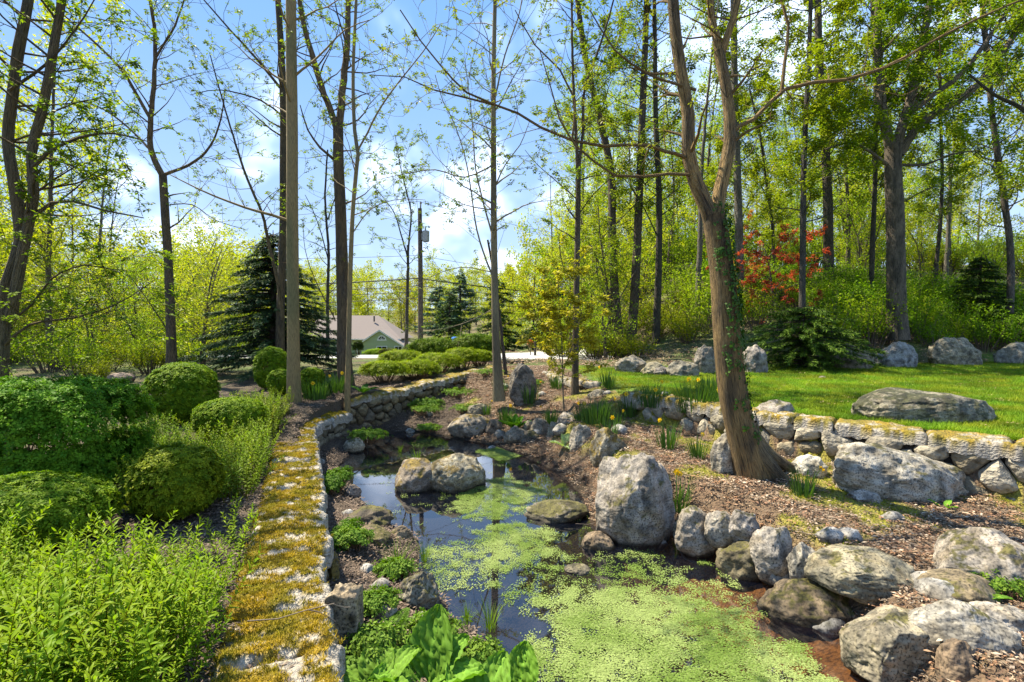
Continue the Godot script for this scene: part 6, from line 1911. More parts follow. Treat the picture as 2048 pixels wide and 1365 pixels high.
		["boulder", "blue-grey layered boulder along the lawn, split by dark seams", Vector3(13.691, 1.25, -17.783), Vector3(1.322, 0.846, 0.926), 0.12, {"cuts": 16, "tint": Color(0.38, 0.38, 0.37), "tilt": 0.12}],
		["boulder", "longest boulder along the lawn, with a lichen-spotted end", Vector3(16.514, 1.25, -18.734), Vector3(1.785, 0.946, 1.071), 0.15, {"level": 5, "cuts": 13}],
		["boulder", "dark boulder at the far corner of the lawn", Vector3(19.579, 1.25, -19.402), Vector3(1.398, 0.809, 0.839), 0.2, {"tint": Color(0.33, 0.32, 0.30)}],
		["rock", "white rock on the leafy slope past the twin-trunked tree", Vector3(15.168, 2, -38.592), Vector3(1.107, 0.677, 0.886), 0.05, {"tint": pale}],
		["rock", "reclining flat-topped brown stone behind the long clipped hedge", Vector3(-11.479, 0.95, -14.637), Vector3(0.72, 0.317, 0.432), 0.05, {"boxy": 0.6, "tint": Color(0.40, 0.31, 0.24), "rough": 0.05}],
		["rock", "small pale stone lying in the lawn", Vector3(8.742, 1.22, -14.042), Vector3(0.18, 0.06, 0.144), 0.0, {"level": 2, "tint": pale}]]
	for q in list:
		k += 1
		var tint: Color = q[5].get("tint", Color(0.40, 0.365, 0.295))
		q[5]["tint"] = tint * r(0.70, 1.0) * Color(1.0, r(0.95, 0.99), r(0.80, 1.0))
		rock(q[0], q[1], q[2], q[3], k, q[4], q[5])
	# pebbles and cobbles along the banks
	var pro := single("cobble", rock_mesh(200, Vector3(0.2, 0.13, 0.16), 2, 0.2), "grey cobble at the water's edge under the long wall", "stone", on_ground(-2.2, -6.6), 0.3, "cobbles on the banks")
	var spots := [Vector2(-1.376, 11.493), Vector2(-0.429, 10.945), Vector2(-2.202, 13.361), Vector2(-0.202, 14.402), Vector2(0.821, 13.405), Vector2(0.418, 16.048), Vector2(-0.86, 13.374), Vector2(2.329, 12.143), Vector2(-2.875, 9.39), Vector2(-1.259, 4.7), Vector2(-1.478, 5.045), Vector2(-0.761, 4.302), Vector2(1.062, 16.048), Vector2(3.303, 10.741), Vector2(4.294, 5.585), Vector2(3.542, 5.182), Vector2(-2.563, 12.498), Vector2(-3.628, 9.381)]
	var where := ["near the broad flat shore rock", "below the round brown far-bank stone", "where the pond narrows at its far end", "beside the straight pale tree", "on the mulch below the standing stone", "at the foot of the standing stone", "behind the broad flat shore rock", "on the mulch past the sapling", "beside the water near the pale corner rock", "on the mud behind the pyramid-shaped rock", "on the mud above the grass tuft", "in front of the pyramid-shaped rock", "between the standing stone and the brown tree", "beside the row of daffodils", "on the mulch in the tree's shadow", "on the mulch above the largest flat-topped rock", "at the pond's far tip", "at the foot of the wall near its corner"]
	for i in spots.size():
		var o := another(pro, "small grey stone " + where[i], on_ground(spots[i].x, -spots[i].y), r(0, TAU), r(0.7, 1.5), "cobbles on the banks")
		o.name = numbered("small_stone")
	var fill := [[Vector2(2.229, 5.938), 2.0, "brown stone at the waterline below the round grey bank stone"], [Vector2(2.46, 5.331), 1.8, "stone wedged under the whitish angular bank stone"], [Vector2(2.762, 5.085), 2.0, "dark stone at the waterline below the squat pale bank stone"], [Vector2(2.876, 4.603), 1.6, "stone wedged against the largest flat-topped rock"], [Vector2(2.824, 4.407), 1.9, "stone between the brown sloping stone and the big grey slab"], [Vector2(3.532, 4.065), 1.7, "stone between the smooth brown rock and the long whitish one"], [Vector2(3.606, 4.251), 1.3, "small stone at the end of the largest flat-topped rock"], [Vector2(1.792, 6.198), 1.6, "stone half under the tall lichened boulder"], [Vector2(3.293, 5.12), 1.3, "stone on the mulch behind the largest flat-topped rock"], [Vector2(0.98, 10.138), 1.8, "stone at the waterline between the pale leaves and the lichened far-bank stone"], [Vector2(0.566, 11.025), 1.5, "stone below the tall faceted far-bank stone"], [Vector2(-0.277, 11.493), 1.6, "wet stone below the round brown far-bank stone"], [Vector2(2.031, 9.342), 1.9, "stone on the bank behind the gold-mossed shoulder stone"]]
	for q in fill:
		another(pro, q[2], on_ground(q[0].x, -q[0].y) + Vector3(0, 0.03, 0), r(0, TAU), q[1], "stones filling the bank").name = numbered("bank_stone")

# ---------------------------------------------------------------- planting
func planting() -> void:
	var box_spray := spray_mesh(11, 9, "leaf_gloss", 0.6, 0.9, -0.1)
	var box_fine := spray_mesh(12, 10, "leaf_gloss", 0.6, 0.9, 0.0)
	var bd := Color(0.08, 0.17, 0.008)
	var bl := Color(0.27, 0.37, 0.014)
	bush("clipped_hedge", "long dark green clipped hedge with flat top beside the forked tree", "hedge", on_ground(-6.45, -6.3), Vector3(3.2, 1.38, 1.7), 1, box_spray, 21000, 0.042, Color(0.06, 0.17, 0.010), Color(0.18, 0.33, 0.018), 0.08, 0.62, "", 3.6, -0.75)
	bush("box_ball", "round clipped box bush, lit gold-green on top, beside the long mossy wall", "shrub", Vector3(-3.623, 0.62, -5.362), Vector3(0.84, 0.76, 0.84), 2, box_fine, 9500, 0.026, Color(0.09, 0.15, 0.006), Color(0.30, 0.34, 0.012), 0.055, 0.62, "", 2.3, -0.92)
	bush("box_ball", "low clipped box bush in front of the long hedge", "shrub", Vector3(-4.669, 0.6, -4.715), Vector3(1.55, 0.62, 1.2), 3, box_fine, 10500, 0.030, bd, bl, 0.055, 0.62, "", 2.3, -0.92)
	bush("box_ball", "large round clipped bush between the hedge and the spruce", "shrub", on_ground(-6.55, -9.9), Vector3(1.25, 1.2, 1.2), 4, box_fine, 11500, 0.032, bd, bl, 0.055, 0.66, "", 2.3, -0.92)
	bush("box_ball", "flattened clipped bush below the large round one", "shrub", on_ground(-4.95, -8.75), Vector3(1.2, 0.7, 1.0), 5, box_fine, 6500, 0.030, bd, bl, 0.055, 0.66, "", 2.3, -0.92)
	bush("box_ball", "tall rounded clipped bush beside the smooth grey-olive trunk", "shrub", on_ground(-6.35, -13.2), Vector3(0.86, 1.12, 0.86), 6, box_fine, 4200, 0.034, bd, bl, 0.055, 0.66, "", 2.3, -0.92)
	bush("box_ball", "small clipped bush at the foot of the smooth trunk, on its hedge side", "shrub", on_ground(-5.75, -12.4), Vector3(0.62, 0.62, 0.6), 7, box_fine, 2500, 0.032, bd, bl, 0.055, 0.66, "", 2.3, -0.92)
	bush("box_ball", "small clipped bush at the foot of the smooth trunk, on its pond side", "shrub", on_ground(-5.05, -12.6), Vector3(0.62, 0.68, 0.6), 8, box_fine, 2500, 0.032, bd, bl, 0.055, 0.66, "", 2.3, -0.92)
	# willow-leaved shrubs
	var stems := []
	for k in 5:
		stems.append(willow_stem(60 + k, 0.55, 0.080, 0.018, 32))
	var wa := Color(0.16, 0.28, 0.014)
	var wb := Color(0.26, 0.355, 0.02)
	shoots("willow_leaf_shrub", "thicket of narrow-leaved bright green shoots close by the long mossy wall", on_ground(-2.4, -3.2), PackedVector2Array([Vector2(-4.6, 3.0), Vector2(-2.9, 1.6), Vector2(-1.6, 1.7), Vector2(-1.75, 2.6), Vector2(-1.95, 3.3), Vector2(-2.4, 3.9), Vector2(-3.4, 3.95), Vector2(-4.7, 4.3)]), stems, 1150, wa, wb, 0.6, 1.12, 71)
	var small := []
	for k in 3:
		small.append(willow_stem(80 + k, 0.42, 0.052, 0.015, 26))
	shoots("willow_leaf_shrub", "soft light green shrub between the round box bush and the mossy wall", on_ground(-3.9, -7.2), PackedVector2Array([Vector2(-4.3, 5.4), Vector2(-3.05, 5.7), Vector2(-3.35, 6.6), Vector2(-3.75, 7.6), Vector2(-4.15, 8.7), Vector2(-5.2, 8.2), Vector2(-5.1, 6.6)]), small, 760, Color(0.14, 0.24, 0.018), Color(0.25, 0.33, 0.03), 0.85, 1.3, 72)
	shoots("willow_leaf_shrub", "light green shrub running up to the smooth grey-olive trunk", on_ground(-4.7, -9.8), PackedVector2Array([Vector2(-4.12, 8.7), Vector2(-4.45, 9.6), Vector2(-4.7, 10.7), Vector2(-5.6, 10.6), Vector2(-5.6, 8.6)]), small, 520, Color(0.14, 0.24, 0.018), Color(0.24, 0.29, 0.03), 0.8, 1.2, 73)
	shoots("willow_leaf_shrub", "low light green shrub filling in between hedge and flattened clipped bush", on_ground(-5.4, -8.2), PackedVector2Array([Vector2(-4.7, 6.9), Vector2(-5.2, 8.2), Vector2(-6.9, 9.2), Vector2(-7.0, 8.0), Vector2(-5.6, 7.3)]), small, 420, Color(0.10, 0.19, 0.018), Color(0.19, 0.27, 0.03), 0.7, 1.15, 74)
	shoots("willow_leaf_shrub", "few tall narrow-leaved shoots poking up by the round box bush", on_ground(-2.5, -4.4), PackedVector2Array([Vector2(-2.9, 4.1), Vector2(-2.2, 3.9), Vector2(-2.35, 4.6), Vector2(-2.75, 4.9)]), stems, 22, wa, wb, 0.6, 0.95, 75)
	# bright shrubs behind the terrace wall
	var soft := spray_mesh(13, 7, "leaf", 0.4, 0.9, 0.0)
	var ba := Color(0.15, 0.23, 0.010)
	var bb := Color(0.30, 0.34, 0.018)
	var q := [["mounded yellow-green shrub nearest the pale slim trunk, above the terrace wall", -3.75, 14.6, 1.4, 0.6], ["yellow-green shrub second along the terrace wall from the pale slim trunk", -3.0, 15.6, 1.5, 0.6], ["yellow-green shrub in the middle of the terrace bed", -2.5, 16.8, 1.7, 0.68], ["yellow-green shrub near the far end of the terrace wall", -1.75, 17.6, 1.4, 0.75], ["tall yellow-green shrub at the back of the terrace bed", -3.9, 17.6, 1.7, 0.7], ["small yellow-green shrub at the tip of the terrace bed", -1.2, 18.6, 1.0, 0.6]]
	for k in q.size():
		bush("bright_shrub", q[k][0].replace("nearest the", "next to the"), "shrub", on_ground(q[k][1], -q[k][2]), Vector3(q[k][3], q[k][4], q[k][3] * 0.8), 20 + k, soft, 2600, 0.055, ba, bb, 0.16, 0.5, "yellow-green shrubs above the terrace wall")
	var weep := spray_mesh(14, 7, "leaf", 0.35, 1.0, 0.5)
	bush("weeping_maple", "mounded green weeping maple by the road, the rounder of two", "shrub", on_ground(-1.55, -21.0), Vector3(2.2, 1.15, 1.6), 31, weep, 3600, 0.085, Color(0.07, 0.14, 0.012), Color(0.21, 0.29, 0.02), 0.1, 0.55)
	bush("weeping_maple", "low spreading green mound by the road beside the rounder weeping maple", "shrub", on_ground(-3.3, -21.2), Vector3(2.3, 1.0, 1.6), 32, weep, 3400, 0.085, Color(0.08, 0.15, 0.012), Color(0.22, 0.30, 0.02), 0.14, 0.55)
	bush("roadside_bush", "small bright green bush beside the wooden post", "shrub", on_ground(2.0, -27.5), Vector3(0.7, 0.8, 0.6), 33, soft, 700, 0.08, Color(0.13, 0.23, 0.01), Color(0.24, 0.33, 0.02), 0.1, 0.4)
	bush("house_hedge", "clipped brown-green hedge in front of the green house", "hedge", on_ground(-9.0, -40.0), Vector3(3.4, 1.0, 1.0), 34, soft, 2200, 0.10, Color(0.06, 0.07, 0.02), Color(0.14, 0.16, 0.02), 0.05, 0.6, "", 4.0)
	bush("cone_bush", "small dark conical bush by the corner of the green house", "shrub", on_ground(-17.9, -58), Vector3(1.3, 1.9, 1.3), 35, soft, 900, 0.12, Color(0.03, 0.06, 0.01), Color(0.09, 0.12, 0.02), 0.05, 0.5)
	bush("house_shrub", "bright lime shrub below the wall of the green house", "shrub", on_ground(-14.6, -54), Vector3(3.0, 1.0, 1.4), 36, soft, 1200, 0.13, Color(0.17, 0.28, 0.01), Color(0.28, 0.38, 0.02), 0.15, 0.5)
	bush("ground_ivy", "fresh green weeds growing at the foot of the terrace wall", "plant", Vector3(-2.52, 0.3, -14.018), Vector3(1.3, 0.34, 0.8), 37, box_spray, 900, 0.04, Color(0.08, 0.17, 0.02), Color(0.17, 0.27, 0.035), 0.3, 0.3)
	bush("ground_ivy", "leafy green weeds at the turn of the long wall", "plant", Vector3(-3.205, 0.1, -11.025), Vector3(0.9, 0.28, 0.6), 38, box_spray, 600, 0.035, Color(0.08, 0.17, 0.02), Color(0.16, 0.26, 0.03), 0.3, 0.3)
	bush("ground_ivy", "trailing green weeds on the bank under the long wall, by the tan stone", "plant", Vector3(-2.73, 0.12, -7.603), Vector3(0.42, 0.3, 1.0), 39, box_spray, 520, 0.035, Color(0.06, 0.14, 0.015), Color(0.14, 0.24, 0.03), 0.3, 0.3)
	bush("ground_ivy", "trailing green weeds on the bank under the long wall, by the gold mossy knobs", "plant", Vector3(-1.885, 0.14, -5.576), Vector3(0.3, 0.28, 0.75), 40, box_spray, 330, 0.032, Color(0.06, 0.14, 0.015), Color(0.15, 0.25, 0.03), 0.3, 0.3)
	bush("ground_ivy", "green weeds beside the big slab with the mossy rim", "plant", Vector3(4.064, 0.4, -4.147), Vector3(0.5, 0.16, 0.4), 41, box_spray, 200, 0.03, Color(0.08, 0.17, 0.02), Color(0.2, 0.3, 0.03), 0.3, 0.3)
	var weeds := 0
	for e in [["low weeds at the pond side of the terrace wall, under its tallest stones", -2.3, 13.4, 0.9, 0.22], ["weeds in a patch below the middle of the terrace wall", -1.5, 14.6, 1.1, 0.26], ["sprawling weeds between the terrace wall and the flat shore rock", -1.2, 13.2, 0.9, 0.18], ["pale weeds below the far end of the terrace wall", -0.7, 15.6, 1.0, 0.22], ["small weeds on the gravelly shore at the pond's far tip", -2.1, 12.5, 0.7, 0.15], ["weeds around the foot of the standing stone", 0.5, 14.2, 0.9, 0.18], ["weeds on the mud by the dark wet slab", -1.75, 5.4, 0.45, 0.2], ["weeds under the wall beside the upright tan block", -1.15, 4.2, 0.4, 0.16], ["leafy weeds crowding round the big rumpled lime leaves", -0.62, 3.75, 0.55, 0.24], ["leafy weeds between the upright tan block and the lime leaves", -0.98, 3.55, 0.4, 0.22], ["leafy weeds at the water side of the lime leaves", -0.28, 3.65, 0.45, 0.2], ["weeds on the mud behind the pyramid-shaped rock", -1.2, 5.0, 0.4, 0.14]]:
		weeds += 1
		bush("weed_patch", e[0], "weeds", on_ground(e[1], -e[2]), Vector3(e[3], e[4], e[3] * 0.8), 140 + weeds, box_spray, 300, 0.034, Color(0.09, 0.18, 0.02), Color(0.20, 0.30, 0.04), 0.4, 0.2)
	# pond grasses
	var ga := Color(0.09, 0.17, 0.02)
	var gb := Color(0.20, 0.28, 0.03)
	var gt := grass_clump(1, 46, 0.34, 0.008, ga, gb, 0.55, 0.07)
	var tuft := single("grass_tuft", gt, "bright grass tuft growing behind the low brown rock in mid pond", "grass", Vector3(-1.789, 0, -9.399), 0.4)
	tuft.scale = Vector3(1.9, 1.2, 1.5)
	for e in [["grass tuft on the muddy bank above the pyramid-shaped rock", Vector3(-1.233, 0.05, -5.316), 1.0], ["thin grass tuft beside the duckweed near the pyramid-shaped rock", Vector3(-0.981, 0, -5.57), 0.75], ["drooping grass tuft standing in the shallow water", Vector3(-0.192, 0, -4.296), 0.8], ["grass tuft at the water beside the drooping one", Vector3(-0.4, 0, -4.422), 0.55], ["grass tuft by the broad rumpled leaves", Vector3(-0.583, 0.04, -3.978), 0.85], ["grass tuft behind the broad rumpled leaves", Vector3(-0.748, 0.08, -4.111), 0.6], ["small grass tuft near the pond's far tip", Vector3(-2.375, 0, -10.535), 0.6], ["grass tuft at the edge of the mossy wall by the willowy shoots", Vector3(-3.698, 0.6, -6.068), 0.5]]:
		another(tuft, e[0], e[1], r(0, TAU), e[2]).scale = Vector3.ONE * e[2]
	# daffodils
	var kinds: Array[Node3D] = [daffodil(1, 70, 0.44, 3, 0.16), daffodil(2, 190, 0.44, 2, 0.28), daffodil(3, 70, 0.40, 1, 0.16)]
	var first := [true, true, true]
	for e in [["daffodil clump with orange-yellow flowers in front of the white stone", Vector3(3.675, 0.48, -6.235), 0, 0.85, 0.4], ["daffodil clump with yellow flowers beside the tall lichened boulder", Vector3(2.187, 0.45, -6.611), 0, 1.05, 2.0], ["leafy daffodil clump above the pale broad leaves", Vector3(1.696, 0.5, -10.042), 1, 1.15, 1.0], ["daffodil clump in the middle of the row before the lawn wall", Vector3(2.913, 0.65, -10.316), 1, 1.1, 2.2], ["dense daffodil clump in front of the lawn wall's mossy top", Vector3(3.557, 0.65, -9.614), 1, 1.35, 3.0], ["daffodil clump at the near end of the lawn wall", Vector3(2.52, 0.68, -10.719), 2, 1.3, 0.0], ["small daffodil clump between two larger ones on the island", Vector3(2.072, 0.52, -9.765), 2, 0.85, 1.0], ["daffodil clump between the lichened boulder and the dense clump", Vector3(2.613, 0.55, -8.349), 2, 1.1, 4.0], ["daffodil clump in front of the standing stone", Vector3(0.472, 0.75, -13.061), 2, 1.4, 2.0], ["daffodil clump at the foot of the straight pale tree", Vector3(-0.146, 0.7, -12.143), 2, 1.2, 1.0], ["daffodil clump beside the sapling's stem", Vector3(0.866, 0.6, -11.341), 2, 1.1, 5.0], ["daffodil clump between the standing stone and the brown tree", Vector3(1.225, 0.8, -13.869), 2, 1.2, 3.0], ["small clump of narrow leaves above the flat shore rock", Vector3(-0.67, 0.55, -12.835), 2, 0.85, 2.5], ["narrow-leaved clump behind the tall lichened boulder, close to the pond", Vector3(1.71, 0.35, -8.893), 2, 1.1, 0.7], ["narrow-leaved clump halfway between the sapling and the tall lichened boulder", Vector3(1.539, 0.5, -10.863), 2, 1.2, 3.3], ["narrow-leaved clump to the pond side of the standing stone", Vector3(-0.338, 0.75, -14.032), 2, 1.2, 1.9], ["narrow-leaved clump beside the wall stub", Vector3(2.438, 0.8, -12.717), 2, 1.3, 4.4], ["large leafy clump between the ivy-clad tree and the row of daffodils", Vector3(4.012, 0.7, -9.954), 1, 1.2, 1.2], ["narrow-leaved clump on the mulch in front of the grey stone behind the trunk", Vector3(2.887, 0.55, -7.726), 2, 0.9, 2.8], ["daffodil clump by the small bushes at the smooth trunk", Vector3(-4.75, 0.9, -12.1), 1, 1.2, 2.5], ["daffodil clump behind the bend of the long wall", Vector3(-4.55, 0.85, -13.0), 1, 1.2, 0.5]]:
		var src := kinds[e[2]]
		var at: Vector3 = on_ground(e[1].x, e[1].z)
		if first[e[2]]:
			first[e[2]] = false
			src.name = numbered("daffodil_clump")
			add_child(src)
			tag(src, e[0], "flowers", "daffodil clumps")
			src.position = at
			src.scale = Vector3.ONE * e[3]
			src.rotation.y = e[4]
		else:
			another(src, e[0], at, e[4], e[3], "daffodil clumps")
	# broad leaves
	var lime := Color(0.125, 0.245, 0.03)
	broad_plant("skunk-cabbage-like plant with big rumpled lime leaves by the upright tan block", Vector3(-0.596, 0.1, -3.355), [[2.9, 1.05, 0.50, 0.33, 0.5], [0.3, 0.5, 0.40, 0.28, 1.0], [1.5, 0.55, 0.42, 0.26, 0.9], [4.4, 0.6, 0.42, 0.28, 0.9], [-1.1, 0.75, 0.40, 0.26, 0.9], [3.6, 0.7, 0.36, 0.24, 0.8], [2.2, 0.75, 0.40, 0.26, 0.7]], lime, 1)
	broad_plant("big rumpled lime leaves spreading toward the open water", Vector3(-0.205, 0.1, -3.14), [[2.6, 0.9, 0.42, 0.28, 0.7], [1.3, 0.5, 0.42, 0.30, 0.9], [3.9, 0.8, 0.40, 0.26, 0.8], [0.2, 0.5, 0.40, 0.26, 1.0], [5.0, 0.5, 0.4, 0.26, 1.0]], lime, 2)
	broad_plant("large dark-shaded lime leaves at the foot of the wall", Vector3(-0.912, 0.15, -3.202), [[3.2, 0.7, 0.34, 0.24, 0.9], [4.3, 0.5, 0.36, 0.24, 1.0], [2.2, 0.7, 0.36, 0.22, 0.9], [1.0, 0.6, 0.34, 0.2, 1.0], [5.4, 0.5, 0.3, 0.2, 1.0]], Color(0.13, 0.24, 0.03), 3)
	broad_plant("single big leaf standing at the water's edge", Vector3(0.038, 0.05, -3.421), [[2.8, 1.0, 0.34, 0.26, 0.5], [0.9, 0.5, 0.3, 0.2, 1.0], [4.2, 0.6, 0.3, 0.2, 1.0]], lime, 4)
	broad_plant("pale whitish broad leaves at the water below the grey far-bank rock", Vector3(1.025, 0.04, -9.602), [[2.6, 1.1, 0.26, 0.22, 0.6], [0.3, 0.2, 0.26, 0.20, 0.9], [-1.4, 0.5, 0.30, 0.18, 0.8], [1.6, 0.9, 0.25, 0.16, 0.7], [3.6, 1.2, 0.24, 0.12, 0.5]], Color(0.36, 0.45, 0.20), 5)
	broad_plant("bright green broad-leaved clump behind the round brown far-bank stone", Vector3(0.07, 0.25, -11.537), [[0.2, 0.9, 0.42, 0.2, 0.9], [1.3, 0.8, 0.45, 0.22, 0.9], [2.5, 1.0, 0.42, 0.2, 0.9], [3.7, 1.0, 0.42, 0.2, 0.9], [4.8, 0.8, 0.45, 0.22, 0.9], [5.7, 0.9, 0.42, 0.2, 0.9], [0.8, 1.2, 0.4, 0.18, 0.6], [3.0, 1.25, 0.4, 0.18, 0.6], [5.2, 1.2, 0.4, 0.18, 0.6]], Color(0.09, 0.20, 0.02), 6)
	broad_plant("yellow-green broad-leaved plant against the dense daffodils", Vector3(3.852, 0.62, -9.482), [[0.4, 0.6, 0.34, 0.13, 0.7], [1.4, 0.8, 0.34, 0.13, 0.7], [2.6, 1.0, 0.32, 0.12, 0.6], [4.0, 1.0, 0.32, 0.12, 0.6], [5.2, 0.8, 0.34, 0.13, 0.7], [6.0, 0.6, 0.34, 0.13, 0.7]], Color(0.26, 0.36, 0.02), 7)
	broad_plant("green seedling with a few broad leaves on the mulch under the big sloping boulder", Vector3(4.725, 0.48, -6.235), [[0.5, 0.5, 0.14, 0.06, 0.7], [2.3, 0.6, 0.15, 0.06, 0.7], [4.2, 0.6, 0.15, 0.06, 0.7]], Color(0.11, 0.24, 0.03), 8)
	broad_plant("green seedling on the mulch beside the lawn wall's foot", Vector3(5.116, 0.46, -5.863), [[0.2, 0.5, 0.13, 0.07, 0.7], [2.0, 0.6, 0.13, 0.07, 0.7], [4.0, 0.6, 0.13, 0.07, 0.7]], Color(0.14, 0.28, 0.03), 9)
	broad_plant("green leaves sprouting beside the smooth brown rock", Vector3(3.768, 0.36, -4.029), [[4.4, 0.6, 0.24, 0.07, 0.7], [1.0, 0.5, 0.22, 0.08, 0.8], [2.6, 0.8, 0.18, 0.06, 0.7]], Color(0.12, 0.25, 0.03), 10)
	broad_plant("dark green broad leaves by the foot of the pale slim trunk", Vector3(-3.835, 0.15, -12.761), [[0.6, 0.6, 0.4, 0.2, 0.9], [1.8, 0.5, 0.42, 0.2, 0.9], [3.0, 0.8, 0.36, 0.18, 0.9], [4.6, 0.7, 0.38, 0.18, 0.9]], Color(0.06, 0.14, 0.02), 11)
	fern("green fern with spreading fronds beside the leafy weeds by the tan block", Vector3(-1.084, 0.12, -3.681), 2.2, [[0.3, 0.6, 0.3], [-0.6, 0.2, 0.32], [0.6, -0.4, 0.3], [-0.1, -0.7, 0.3]])
	fern("green fern frond arching over the grey stone by the broad leaves", Vector3(-1.016, 0.12, -3.856), 0.0, [[0.35, -0.75, 0.40], [-0.5, -0.5, 0.3], [0.1, 0.6, 0.25]])

func small_things() -> void:
	var b := Builder.new()
	var at := on_ground(1.18, -25.5)
	var o := thing("wooden_post", "short dark wooden post at the edge of the driveway", "post", at)
	b.tube(PackedVector3Array([Vector3(0, -0.2, 0), Vector3(0, 0.35, 0), Vector3(0, 0.66, 0)]), PackedFloat32Array([0.065, 0.062, 0.06]), 10, Color(0.10, 0.085, 0.06))
	part("shaft", b.mesh(mats["bark_rough"]), o)
	b = Builder.new()
	b.tube(PackedVector3Array([Vector3(0, 0.66, 0), Vector3(0, 0.69, 0), Vector3(0, 0.72, 0), Vector3(0, 0.725, 0)]), PackedFloat32Array([0.075, 0.08, 0.06, 0.002]), 10, Color(0.16, 0.13, 0.09))
	part("cap", b.mesh(mats["bark_rough"]), o)
	o = bush("red_sapling", "little red-orange leaved sapling on a thin stem beside the wooden post", "shrub", on_ground(0.95, -26.0) + Vector3(0, 0.42, 0), Vector3(0.36, 0.38, 0.34), 91, spray_mesh(15, 6, "leaf", 0.5, 0.9), 130, 0.06, Color(0.40, 0.06, 0.02), Color(0.50, 0.18, 0.04), 0.1, 0.1)
	b = Builder.new()
	b.tube(PackedVector3Array([Vector3(0, -0.5, 0), Vector3(0.01, -0.2, 0), Vector3(0, 0.15, 0)]), PackedFloat32Array([0.03, 0.025, 0.015]), 8, Color(0.05, 0.04, 0.035))
	part("trunk", b.mesh(mats["twig"]), o)
	# blue bin glimpsed across the road
	at = on_ground(-3.4, -31.5)
	o = thing("blue_bin", "blue wheeled bin glimpsed behind the mounds across the road", "bin", at, 0.3)
	b = Builder.new()
	for sg in 4:
		var a0 := PI * 0.25 + sg * PI * 0.5
		var a1 := a0 + PI * 0.5
		b.quad(Vector3(cos(a1) * 0.36, 0.08, sin(a1) * 0.36), Vector3(cos(a0) * 0.36, 0.08, sin(a0) * 0.36), Vector3(cos(a0) * 0.47, 1.0, sin(a0) * 0.47), Vector3(cos(a1) * 0.47, 1.0, sin(a1) * 0.47), Color(0.03, 0.16, 0.55))
	part("body", b.mesh(mats["paint"]), o)
	b = Builder.new()
	b.box(Vector3(-0.36, 1.0, -0.36), Vector3(0.36, 1.06, 0.4), Color(0.04, 0.2, 0.62))
	b.box(Vector3(-0.3, 1.06, -0.3), Vector3(0.3, 1.1, 0.3), Color(0.04, 0.2, 0.62))
	part("lid", b.mesh(mats["paint"]), o)
	for sg in [-1.0, 1.0]:
		b = Builder.new()
		b.tube(PackedVector3Array([Vector3(0.27 * sg - 0.03, 0.1, -0.3), Vector3(0.27 * sg - 0.029, 0.1, -0.3), Vector3(0.27 * sg + 0.029, 0.1, -0.3), Vector3(0.27 * sg + 0.03, 0.1, -0.3)]), PackedFloat32Array([0.01, 0.1, 0.1, 0.01]), 12, Color(0.02, 0.02, 0.02))
		part("wheel", b.mesh(mats["paint"]), o)
	# dead twigs lying about
	var g := grown(401, Color(0.22, 0.18, 0.14), Color.BLACK, Color.BLACK, 0.01, 0.0)
	g.lift = -0.02
	branch(g, Vector3.ZERO, Vector3(1, 0.02, 0.1).normalized(), 0.55, 0.006, 1, 3.0)
	var tw := single("fallen_twig", g.wood.mesh(mats["twig"]), "thin bare twig lying on the mossy top of the long wall", "twig", Vector3(-1.75, 0.71, -3.25), 0.4)
	another(tw, "thin bare twig lying on the bark mulch near the largest flat-topped rock", on_ground(3.3, -4.9) + Vector3(0, 0.03, 0), 2.0, 0.9)
	another(tw, "thin bare twig poking from the water beside the long low mossy rock", Vector3(0.85, 0.03, -6.6), 0.2, 0.9)

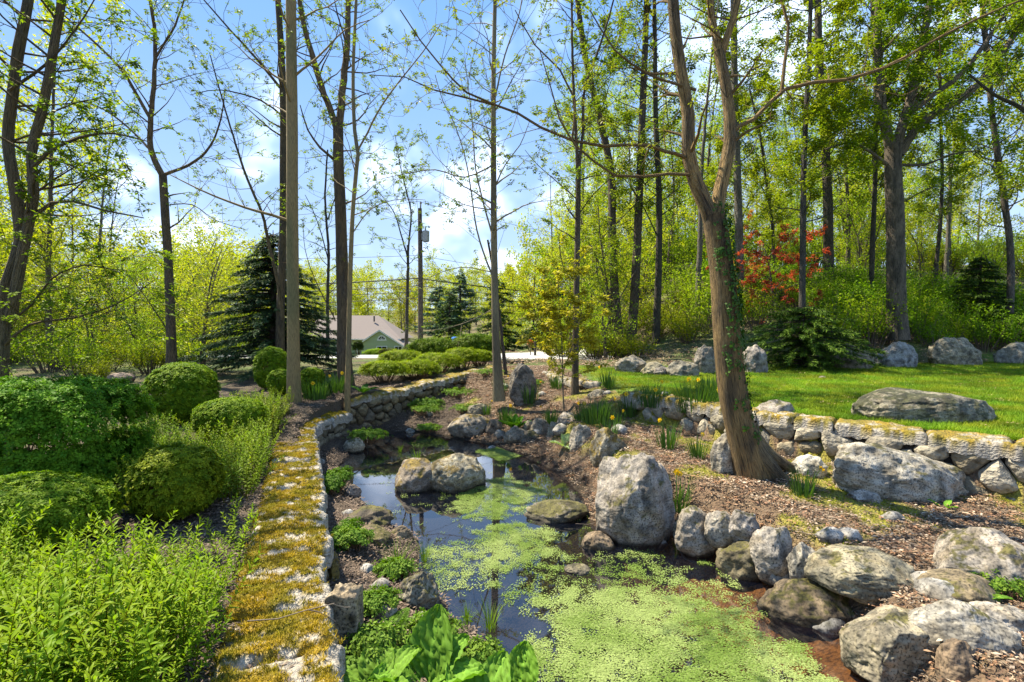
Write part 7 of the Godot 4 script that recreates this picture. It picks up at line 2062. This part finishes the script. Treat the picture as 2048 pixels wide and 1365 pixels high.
# ---------------------------------------------------------------- everything
func sky_cover() -> ImageTexture:
	var w := 1024
	var h := 512
	var im := Image.create(w, h, false, Image.FORMAT_RGBA8)
	var f := noise(501, 2.6, 7)
	var f2 := noise(502, 0.9, 3)
	for y in h / 2:
		var el := PI * 0.5 - PI * (y + 0.5) / h
		for x in w:
			var az := TAU * (x + 0.5) / w
			var d := Vector3(cos(el) * cos(az), sin(el), cos(el) * sin(az))
			var q := Vector3(d.x * 0.8 + d.z * 0.5, d.y * 2.6, d.z * 1.4) / (0.5 + d.y)
			var v := f.get_noise_3dv(q) + 0.5 * f2.get_noise_3dv(q)
			var a := smoothstep(-0.08, 0.72, v)
			im.set_pixel(x, y, Color(0.93, 0.94, 0.97, a * a * (3.0 - 2.0 * a)))
	return ImageTexture.create_from_image(im)

func _ready() -> void:
	rng.seed = 20240507
	var cam := Camera3D.new()
	cam.name = "camera"
	cam.position = Vector3(0, 2.65, 0)
	cam.rotation_degrees = Vector3(-1.575, 0, 0)
	cam.fov = 68.62
	cam.near = 0.05
	cam.far = 900.0
	add_child(cam)
	var env := Environment.new()
	env.background_mode = Environment.BG_SKY
	var sm := ProceduralSkyMaterial.new()
	sm.sky_top_color = Color(0.075, 0.175, 0.375).linear_to_srgb()
	sm.sky_horizon_color = Color(0.30, 0.38, 0.47).linear_to_srgb()
	sm.sky_curve = 0.20
	sm.sky_energy_multiplier = 1.0
	sm.sky_cover = sky_cover()
	sm.sky_cover_modulate = Color(1, 0.99, 0.97, 0.40)
	sm.ground_bottom_color = Color(0.10, 0.11, 0.05).linear_to_srgb()
	sm.ground_horizon_color = Color(0.35, 0.40, 0.38).linear_to_srgb()
	sm.sun_angle_max = 8.0
	var sky := Sky.new()
	sky.sky_material = sm
	env.sky = sky
	env.tonemap_mode = Environment.TONE_MAPPER_LINEAR
	env.tonemap_exposure = 3.0
	env.sdfgi_enabled = true
	env.ssao_enabled = true
	env.ssil_enabled = true
	var we := WorldEnvironment.new()
	we.name = "world"
	we.environment = env
	add_child(we)
	var sun := DirectionalLight3D.new()
	sun.name = "sun"
	sun.light_energy = 1.55
	sun.light_color = Color(1.0, 0.95, 0.85)
	sun.light_angular_distance = 0.5
	sun.shadow_enabled = true
	add_child(sun)
	sun.look_at_from_position(Vector3.ZERO, -Vector3(-0.444, 0.848, -0.289), Vector3.UP)
	make_materials()
	var t0 := Time.get_ticks_msec()
	ground_mesh()
	walls()
	rocks()
	pond_water()
	print("ground, walls, rocks ", Time.get_ticks_msec() - t0)
	house()
	pole_and_wires()
	woods()
	print("woods ", Time.get_ticks_msec() - t0)
	hero_trees()
	conifers()
	print("trees ", Time.get_ticks_msec() - t0)
	planting()
	small_things()
	scatter_ground()
	print("all ", Time.get_ticks_msec() - t0)
